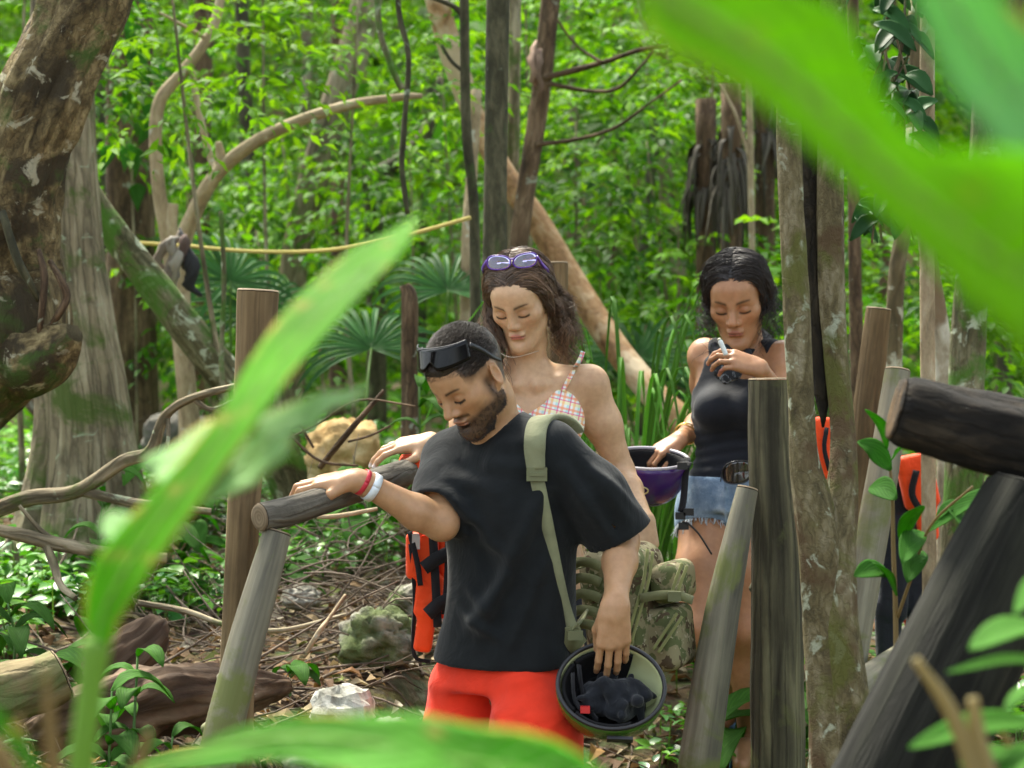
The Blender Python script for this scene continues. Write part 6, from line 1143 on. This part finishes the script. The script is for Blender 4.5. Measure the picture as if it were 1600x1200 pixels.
# woman: purple mirrored glasses on the crown
H = W1_H; root = thing('sunglasses', 'purple mirrored sunglasses resting on top of the long brown hair', 'sunglasses', H.w((0, .03, .13))); M_PUR = plain('purple_frame', (.10, .03, .30), .3, .5)
t = NT('mirror_lens'); v = t.n('TexCoord').outputs['Object']; c = t.mix(t.noise(v, 30, 2), (.36, .30, .85), (.88, .86, 1.0)); t.pbr(c, .1, None, .8, Metallic=.9); M_MIR = t.m
up = unit(np.array([0, -.05, 1.])); rt = H.R[:, 0]; cen = H.w((.018, .036, .134)); fw = unit(np.cross(rt, up)); fw = fw if fw[1] < 0 else -fw
for sx in (1, -1):
    c0 = cen+rt*.036*sx; g = []; rim = []
    for rr in np.linspace(0.02, 1, 6):
        row = []
        for a in np.linspace(0, 2*math.pi, 33): ca, sa = math.cos(a), math.sin(a); x = .033*math.copysign(abs(ca)**.75, ca); z = .0185*math.copysign(abs(sa)**.8, sa)+.004*(x*sx/.033)*(1 if sa > 0 else .2); p = c0+rt*x*rr+up*z*rr-fw*(.06*(abs(x)*rr)**1.0*.25)+fw*.002; row.append(p)
        g.append(row); rim = row
    V, T = sheet(np.array(g), .0015); piece(root, 'lens', M_MIR, V, T); V, T, bk = tube(np.array(rim), .0016, 7, caps=False); piece(root, 'rim', M_PUR, V, T)
    q = catmull([cen+rt*.070*sx+up*.006, H.w((.086*sx, .0, .098)), H.w((.090*sx, -.03, .055)), H.w((.086*sx, -.05, .02))], 12); V, T, bk = strap(q, H.R[:, 2], .009, .004); piece(root, 'temple_arm', M_PUR, V, T)
V, T, bk = tube(catmull([cen-rt*.006+up*.004, cen+up*.007, cen+rt*.006+up*.004], 6), .0024, 6); piece(root, 'bridge', M_PUR, V, T)
# dark glasses hooked at the denim waistband
root = thing('sunglasses', 'dark sunglasses hooked on the denim waistband beside the weathered post', 'sunglasses', P(1155, 740, 6.78))
for k, (px, py) in enumerate([(1153, 738), (1205, 742)]):
    g = []; c0 = P(px, py, 6.80+.02*k)
    for rr in np.linspace(.02, 1, 6): g.append([c0+np.array([.043*rr*math.copysign(abs(math.cos(a))**.8, math.cos(a)), .02*rr*rr*math.cos(a)**2, .032*rr*math.copysign(abs(math.sin(a))**.85, math.sin(a))+.006*rr*math.cos(a)]) for a in np.linspace(0, 2*math.pi, 33)])
    V, T = sheet(np.array(g), .002); piece(root, 'lens', lens_mat('smoke_lens', (.018, .015, .012), .12), V, T); V, T, bk = tube(np.array(g[-1]), .002, 6, caps=False); piece(root, 'rim', M_BLACK, V, T)
V, T, bk = tube(catmull([P(1133, 728, 6.80), P(1128, 740, 6.84), P(1126, 752, 6.88)], 8), .002, 6); piece(root, 'temple_arm', M_BLACK, V, T)
# ---- camouflage backpack on one shoulder
t = NT('camouflage'); v = t.n('TexCoord').outputs['Object']; a = t.noise(v, 24, 3, .5, .5); b_ = t.noise(t.n('Mapping', {'Vector': v, 'Location': (3, 1, 7)}).outputs[0], 34, 3, .5, .4); c3 = t.noise(t.n('Mapping', {'Vector': v, 'Location': (9, 5, 2)}).outputs[0], 60, 3)
c = t.mix(t.ramp(a, [(.49, 0.), (.53, 1.)]), (.25, .22, .125), (.105, .12, .05)); c = t.mix(t.ramp(b_, [(.57, 0.), (.60, 1.)]), c, (.085, .06, .035)); c = t.mix(t.ramp(c3, [(.62, 0.), (.65, 1.)]), c, (.38, .34, .23)); t.pbr(c, .85, t.bump(t.noise(v, 900, 2), .35, .001, t.bump(t.noise(v, 18, 4), .4, .01)), .2); M_CAMO = t.m
OL = (.17, .175, .085); root = thing('backpack', 'camouflage backpack with olive straps hanging from the shoulder of the bearded man', 'backpack', P(985, 1045, 6.02))
out = unit(np.array([.90, -.42, -.08])); upv = unit(np.array([-.10, .0, 1.])); wdv = unit(np.cross(upv, out)); out = np.cross(wdv, upv); R = np.stack([out, wdv, upv], 1)
# local axes: 0 out, 1 width, 2 up
bp = SDF(*bbox([P(880, 840, 5.85), P(1100, 1060, 6.2)], .06), .0055); bp.rbox(P(978, 948, 6.05), (.085, .115, .158), R, .055, .01); bp.A += (.004*fbm(bp.region([q[0] for q in bp.ax], [q[-1] for q in bp.ax], 0)[1].reshape(-1, 3)*16, 3, 4)).reshape(bp.A.shape).astype(np.float32)
for a, b2 in [((950, 880, 5.93), (1000, 1010, 5.93)), ((1000, 870, 5.93), (1020, 1000, 5.93)), ((920, 920, 5.95), (960, 1010, 5.94))]: bp.ridge(P(*a), P(*b2), .012, .008)
sdf_obj(bp, 'main_compartment', M_CAMO, root, None, 2)
for nm, c_, h_ in (('lower_pocket', P(1043, 995, 6.02), (.048, .088, .078)), ('upper_pocket', P(1052, 908, 6.02), (.036, .085, .05)), ('side_pocket', P(960, 990, 5.945), (.05, .03, .07))):
    pk = SDF(*bbox([c_], .14), .0055); pk.rbox(c_, h_, R, .028, .01); pk.A += (.003*fbm(pk.region([q[0] for q in pk.ax], [q[-1] for q in pk.ax], 0)[1].reshape(-1, 3)*20, 3, 9)).reshape(pk.A.shape).astype(np.float32); sdf_obj(pk, nm, M_CAMO, root, None, 2)
def olive(name, pts, wd, wid, th=.003, n=14, col=OL, snapto=None, off=.003):
    q = catmull([P(*p) for p in pts], n)
    if snapto is not None: q = np.array([snap(snapto, p, off) for p in q]); q[1:-1] = (q[:-2]+q[1:-1]*2+q[2:])/4
    V, T, bk = strap(q, wd, wid, th); return piece(root, name, M_WEB, V, T, col, bk)
for k, y0 in enumerate((878, 903, 928, 953, 975)): olive('molle_strap', [(892, y0+8, 5.955), (905, y0, 5.935), (925, y0+2, 5.93), (938, y0+8, 5.94)], (0, 0, 1), .024, .004)
for pts in ([(1012, 858, 5.93), (1006, 905, 5.915), (992, 955, 5.912), (978, 1005, 5.915)], [(1020, 862, 5.93), (1014, 905, 5.915), (1000, 955, 5.912), (986, 1005, 5.915)], [(1066, 880, 5.93), (1058, 900, 5.925), (1050, 925, 5.925)], [(1074, 884, 5.93), (1066, 904, 5.925), (1058, 928, 5.925)], [(1058, 958, 5.92), (1040, 985, 5.915), (1020, 1015, 5.915)], [(1066, 963, 5.92), (1048, 990, 5.915), (1028, 1020, 5.915)]):
    V, T, bk = tube(catmull([snap(bp, P(*p), .004)*0+P(p[0], p[1], p[2]-.0) for p in pts], 20), .0042, 7, .15, (3, 200)); piece(root, 'zipper', M_WEB, V, T, (.24, .25, .10), bk)
olive('compression_strap', [(1000, 935, 5.905), (1030, 930, 5.90), (1058, 930, 5.90), (1082, 938, 5.93)], (0, 0, 1), .022, .004); c_ = P(1054, 932, 5.893); V, T = box(c_, (.016, .006, .012)); piece(root, 'buckle', plain('olive_plastic', (.13, .14, .06), .4), V, T, smooth=False)
# shoulder strap over the shirt: padded top, ladder buckle, webbing down to the pack
q = [(898, 672, 5.9), (880, 655, 5.85), (862, 649, 5.80), (848, 654, 5.72), (839, 668, 5.68), (836, 690, 5.6), (836, 712, 5.6), (838, 735, 5.6)]
pth = [P(898, 676, 5.86), P(884, 660, 5.82), P(866, 652, 5.765)]+[snap(SHIRT, P(*p), .008) for p in q[3:]]
pth = catmull(pth, 34); pth[1:-1] = (pth[:-2]+pth[1:-1]*2+pth[2:])/4; V, T, bk = strap(pth, (1, -.1, .1), np.concatenate([np.full(26, .05), np.linspace(.05, .042, 8)]), .013); piece(root, 'shoulder_strap', cloth_mat('olive_pad', .9, 800, .4, .3, 30), V, T, (.22, .23, .13), bk)
V, T = box(snap(SHIRT, P(839, 742, 5.6), .014), (.024, .006, .016)); piece(root, 'buckle', bpy.data.materials['olive_plastic'], V, T, smooth=False)
V, T = box(snap(SHIRT, P(839, 742, 5.6), .021), (.017, .003, .004)); piece(root, 'buckle_bar', bpy.data.materials['olive_plastic'], V, T, smooth=False)
q = catmull([snap(SHIRT, P(840, 752, 5.6), .010), snap(SHIRT, P(852, 810, 5.6), .006)]+[snap(SHIRT, P(x_, y_, 5.6), .005) for x_, y_ in ((862, 860), (872, 910), (882, 955))]+[P(893, 984, 5.74)], 30); 
for _ in range(8): q[1:-1] = (q[:-2]+q[1:-1]*2+q[2:])/4
V, T, bk = strap(q-[0, .004, 0], (.95, -.30, .2), .034, .003); piece(root, 'shoulder_webbing', M_WEB, V, T, (.23, .245, .14), bk)
for pts, wd in (([(888, 978, 5.735), (897, 1000, 5.74), (905, 1012, 5.78)], .05), ([(893, 985, 5.73), (905, 975, 5.82), (912, 960, 5.9)], .035)): olive('strap_anchor', pts, (.6, 0, .8), wd, .006)
V, T = box(P(899, 993, 5.722), (.018, .007, .011), None); piece(root, 'buckle', bpy.data.materials['olive_plastic'], V, T, smooth=False)
olive('grab_handle', [(896, 960, 5.9), (888, 925, 5.90), (892, 895, 5.93), (912, 885, 5.96)], (.2, -1, 0), .02, .004)
V, T = box(P(923, 853, 5.90), (.012, .0015, .006)); tgp = piece(root, 'label_tag', plain('white_label', (.7, .74, .85), .6), V, T, smooth=False); V, T = box(P(919, 853, 5.896), (.004, .002, .0062)); piece(tgp, 'label_edge', plain('blue_label', (.03, .05, .45), .6), V, T, smooth=False)
# ---- helmets
def bowl(c, n, x, R1, R2, D, t0=0.0, n1=36, n2=14, pw=.82, a0=0, a1=2*math.pi, d0=0.0, d1=1.0):
    n = unit(n); x = unit(x-n*np.dot(x, n)); y = np.cross(n, x); g = []
    for ph in np.linspace(d0, d1, n2)*math.pi/2:
        k = max(math.cos(ph), 0)**pw; dep = D*math.sin(ph); g.append([c-n*dep+x*R1*k*math.cos(a)+y*R2*k*math.sin(a) for a in np.linspace(a0, a1, n1)])
    return np.array(g), x, y
def helmet(label, c, n, x, R1, R2, D, shell_mat, in_mat, rim_mat, seed=0):
    root = thing('helmet', label, 'helmet', c-unit(n)*D); g, X_, Y_ = bowl(c, n, x, R1, R2, D); V, T = sheet(g, -.002); piece(root, 'shell', shell_mat, V, T)
    g2, _, _ = bowl(c+unit(n)*.001, n, x, R1-.006, R2-.006, D-.008); V, T = sheet(g2[:, ::-1], -.001); piece(root, 'inner_shell', in_mat, V, T)
    rim = np.array([c+unit(n)*.001+X_*(R1-.003)*math.cos(a)+Y_*(R2-.003)*math.sin(a) for a in np.linspace(0, 2*math.pi, 49)]); V, T, bk = tube(rim, .0055, 8, caps=False); piece(root, 'rim_edge', rim_mat, V, T); return root, X_, Y_
hc, hn = P(955, 1072, 5.60), unit(np.array([.04, -.78, .62]))
HS = plain('green_shell', (.045, .12, .015), .18, .6); root, X_, Y_ = helmet('upturned green helmet with pale inside carried by the bearded man', hc, hn, np.array([1, 0, -.02]), .127, .118, .135, HS, plain('cream_inside', (.60, .66, .36), .5, .4), M_BLACK)
# padding covers the inside except on the far right
M_PAD = plain('black_pad', (.010, .010, .011), .9, .2, 60, .4)
for (a0, a1) in ((math.radians(62), math.radians(140)), (math.radians(142), math.radians(220)), (math.radians(222), math.radians(296))):
    g, _, _ = bowl(hc-hn*.004, hn, X_, .114, .105, .118, a0=a0, a1=a1, n1=18, d0=.02, d1=.96); V, T = sheet(g[:, ::-1], -.008); piece(root, 'padding', M_PAD, V, T)
g, _, _ = bowl(hc-hn*.012, hn, X_, .106, .097, .110, n1=40, d0=.42, d1=1.0); V, T = sheet(g[:, ::-1], -.006); piece(root, 'padding', M_PAD, V, T)
for pts in ([(-.075, .055, .0), (-.068, .02, -.03), (-.055, -.03, -.045), (-.03, -.07, -.04)], [(-.09, .03, .004), (-.085, -.02, -.02), (-.07, -.055, -.02)]):
    q = catmull([hc+X_*a+Y_*b2+hn*c2 for a, b2, c2 in pts], 14); V, T, bk = strap(q, hn+X_*.3, .017, .0025); piece(root, 'chin_strap', M_WEB, V, T, (.02, .02, .022), bk)
V, T = box(hc-X_*.060-Y_*.058-hn*.012, (.011, .008, .008)); piece(root, 'buckle', plain('red_plastic', (.55, .02, .02), .35), V, T, smooth=False)
V, T = box(hc-hn*.02+Y_*(-.129)+X_*.02, (.03, .004, .008), np.stack([X_, Y_, hn], 1)); piece(root, 'strap_clip', M_BLACK, V, T, smooth=False)
cs = SDF(*bbox([hc], .13), .0045); cc = hc-hn*.045; rs = np.random.default_rng(4)
for k in range(26):
    a = rs.uniform(0, 6.28); r_ = rs.uniform(.01, .070); p = cc+X_*(.012+r_*math.cos(a))+Y_*(-.008+r_*.8*math.sin(a))+hn*rs.uniform(-.02, .022); dv = unit(rs.normal(size=3)); cs.cone(p-dv*.034, .008, p+dv*.034, .014, .016)
cs.A += (.0045*fbm(cs.region([q[0] for q in cs.ax], [q[-1] for q in cs.ax], 0)[1].reshape(-1, 3)*38, 3, 2)).reshape(cs.A.shape).astype(np.float32)
o = sdf_obj(cs, 'crumpled_cloth', cloth_mat('navy_cloth', .85, 900, .3, .5, 40), None, (.010, .012, .016), 1); tag(o, 'crumpled black cloth stuffed into the upturned green helmet', 'cloth')
hc2, hn2 = P(1012, 717, 6.84), unit(np.array([.02, -.22, 1.])); root, X_, Y_ = helmet('purple helmet held upside down by the woman in the tank top', hc2, hn2, np.array([1, 0, .0]), .118, .128, .132, plain('purple_shell', (.045, .012, .13), .2, .6), M_PAD, plain('grey_rim', (.35, .33, .36), .4))
g, _, _ = bowl(hc2-hn2*.004, hn2, X_, .107, .117, .11, n1=40, d0=.0, d1=.98); V, T = sheet(g[:, ::-1], -.006); piece(root, 'padding', M_PAD, V, T)
em = P(1003, 764, 6.84); gg = bowl(hc2, hn2, X_, .118, .128, .132)[0].reshape(-1, 3); e0 = gg[np.argmin(((gg-em)*[1, .02, 1])[:, 0]**2+((gg-em)[:, 2])**2+np.where(gg[:, 1] > 6.84, 1, 0))]; en = unit(np.array([-.1, -.9, -.35])); ex = unit(np.cross([0, 0, 1.], en)); ey = np.cross(en, ex)
ring = np.array([e0+en*.005+ex*.021*math.cos(a)+ey*.011*math.sin(a) for a in np.linspace(0, 2*math.pi, 33)]); V, T, bk = tube(ring, .0022, 6, caps=False); eb = piece(root, 'emblem', plain('gold_emblem', (.62, .55, .30), .35, Metallic=.6), V, T)
for k in (-1, 0, 1): V, T, bk = tube(catmull([e0+en*.005+ex*(-.011+.002*k)+ey*.004*k, e0+en*.006+ey*(.003+.003*k), e0+en*.005+ex*.011+ey*.003*k], 8), .0013, 5); piece(eb, 'emblem_mark', bpy.data.materials['gold_emblem'], V, T)
for pts in ([(1074, 715, 6.80), (1071, 745, 6.77), (1068, 780, 6.75), (1064, 800, 6.73)], [(1066, 722, 6.78), (1072, 730, 6.76), (1076, 722, 6.78)]): V, T, bk = strap(catmull([P(*p) for p in pts], 12), (1, .2, 0), .019, .004); piece(root, 'chin_strap', M_WEB, V, T, (.012, .012, .014), bk)
for px, py in ((1063, 806), (1076, 800), (1066, 728), (1068, 822)): V, T = box(P(px, py, 6.725), (.014, .007, .010), None); piece(root, 'buckle', M_BLACK, V, T, smooth=False)
V, T, bk = tube(catmull([P(1066, 816, 6.72), P(1075, 818, 6.715), P(1090, 832, 6.715), P(1101, 848, 6.72), P(1112, 866, 6.73)], 16), .0028, 6); piece(root, 'cord', M_BLACK, V, T)
# small white tube in the raised hand
root = thing('small_tube', 'small white tube held in the raised fingers near the bandana', 'tube', W2_TL[0]); tp = P(1131, 546, 6.575); V, T, bk = tube(catmull([tp+[.006, 0, -.015], tp, tp+[-.008, 0, .018], tp+[-.012, 0, .026]], 10), np.array([.0068]*7+[.0064, .0055, .004]), 10); piece(root, 'tube_body', plain('white_plastic', (.72, .76, .74), .3), V, T); V, T, bk = tube(catmull([tp+[-.012, 0, .026], tp+[-.0135, 0, .031]], 4), [.005, .005, .0045, .003], 10); piece(root, 'cap', plain('cream_plastic', (.62, .58, .42), .4), V, T)
# ---- life vests
M_OR = cloth_mat('orange_nylon', .6, 900, .2, .5, 22, .1, .06); ORC = (.85, .075, .012); NAVY = (.012, .014, .022)
root = thing('life_vest', 'orange life vest with black straps hanging on the rail behind the bearded man', 'life vest', P(675, 1010, 6.22))
def foam(parts, name, col, mat, step=.006):
    pts = [P(*a) for a, *_ in parts]; lo, hi = bbox(pts, .25); s = SDF(lo, hi, step)
    for a, h, ang, rd in parts: ca, sa = math.cos(math.radians(ang)), math.sin(math.radians(ang)); s.rbox(P(*a), h, np.array([[ca, 0, sa], [0, 1, 0], [-sa, 0, ca]]), rd, .012)
    return sdf_obj(s, name, mat, root, col, 1)
foam([((660, 868, 6.2), (.042, .03, .060), 0, .014), ((670, 930, 6.2), (.036, .03, .055), 6, .014), ((664, 985, 6.2), (.024, .026, .055), 8, .012)], 'foam_panel', ORC, M_OR); foam([((698, 862, 6.22), (.024, .03, .06), 0, .014), ((700, 930, 6.22), (.022, .03, .06), 0, .012)], 'foam_panel', ORC, M_OR)
for pts, wd in (([(640, 830, 6.165), (652, 880, 6.16), (657, 915, 6.16)], .014), ([(676, 832, 6.163), (680, 900, 6.16), (684, 980, 6.165)], .022), ([(662, 888, 6.155), (685, 872, 6.155), (715, 858, 6.16)], .035), ([(668, 960, 6.158), (685, 945, 6.155), (705, 935, 6.16)], .035), ([(700, 832, 6.165), (698, 900, 6.16), (694, 960, 6.165)], .014), ([(641, 850, 6.17), (648, 930, 6.18), (645, 1000, 6.19), (650, 1028, 6.19), (672, 1034, 6.2)], .010)): V, T, bk = strap(catmull([P(*p) for p in pts], 14), (1, 0, .4) if abs(pts[0][0]-pts[-1][0]) < 30 else (.2, 0, 1), wd, .004); piece(root, 'strap', M_WEB, V, T, (.014, .014, .016), bk)
V, T = box(P(650, 846, 6.163), (.010, .002, .020)); piece(root, 'reflective_patch', plain('reflective', (.42, .40, .38), .4), V, T, smooth=False)
V, T, bk = strap(catmull([P(636, 724, 6.24), P(643, 713, 6.14), P(655, 722, 6.09), P(662, 748, 6.09), P(663, 790, 6.13), P(668, 832, 6.17)], 24), (1, .35, 0), .046, .012); piece(root, 'shoulder_strap', M_OR, V, T, ORC, bk)
V, T, bk = strap(catmull([P(650, 716, 6.16), P(664, 722, 6.12), P(672, 745, 6.11)], 10), (1, .3, 0), .02, .004); piece(root, 'strap', M_WEB, V, T, (.014, .014, .016), bk)
root = thing('life_vest', 'dark backed life vest with orange lining hanging behind the leafy twig', 'life vest', P(1400, 1040, 7.5))
foam([((1434, 752, 7.38), (.055, .03, .085), -12, .02), ((1447, 800, 7.39), (.032, .03, .09), -6, .02), ((1378, 900, 7.52), (.035, .02, .14), 8, .012), ((1386, 1000, 7.52), (.032, .02, .075), -4, .012), ((1428, 985, 7.52), (.020, .02, .06), -22, .010)], 'orange_lining', ORC, M_OR, .0075); foam([((1402, 790, 7.44), (.042, .035, .10), 2, .02), ((1398, 890, 7.43), (.046, .04, .16), 4, .025), ((1388, 985, 7.43), (.040, .035, .10), -2, .025), ((1435, 900, 7.47), (.045, .035, .17), -4, .02)], 'dark_panel', NAVY, M_OR, .0075)
V, T, bk = strap(catmull([P(1432, 735, 7.335), P(1425, 770, 7.335), P(1436, 795, 7.335)], 10), (1, 0, .3), .02, .005); piece(root, 'strap', M_WEB, V, T, (.014, .014, .016), bk)
root = thing('life_vest', 'sliver of orange life vest seen through the slit of the split tree', 'life vest', P(1283, 760, 6.6)); foam([((1284, 700, 6.6), (.030, .03, .085), 4, .015)], 'foam_panel', ORC, M_OR); V, T, bk = strap(catmull([P(1292, 668, 6.56), P(1288, 700, 6.555), P(1296, 735, 6.56)], 8), (1, 0, 0), .012, .004); piece(root, 'strap', M_WEB, V, T, (.014, .014, .016), bk)
root = thing('life_vest', 'orange life vest shoulder showing above the charred log at the far edge', 'life vest', P(1625, 720, 6.9)); foam([((1618, 662, 6.9), (.055, .03, .065), 6, .025), ((1640, 760, 6.9), (.06, .035, .13), 0, .03)], 'foam_panel', ORC, M_OR, .0075); V, T, bk = strap(catmull([P(1600, 628, 6.86), P(1612, 650, 6.855), P(1618, 720, 6.855)], 8), (1, 0, 0), .02, .004); piece(root, 'strap', M_WEB, V, T, (.014, .014, .016), bk)
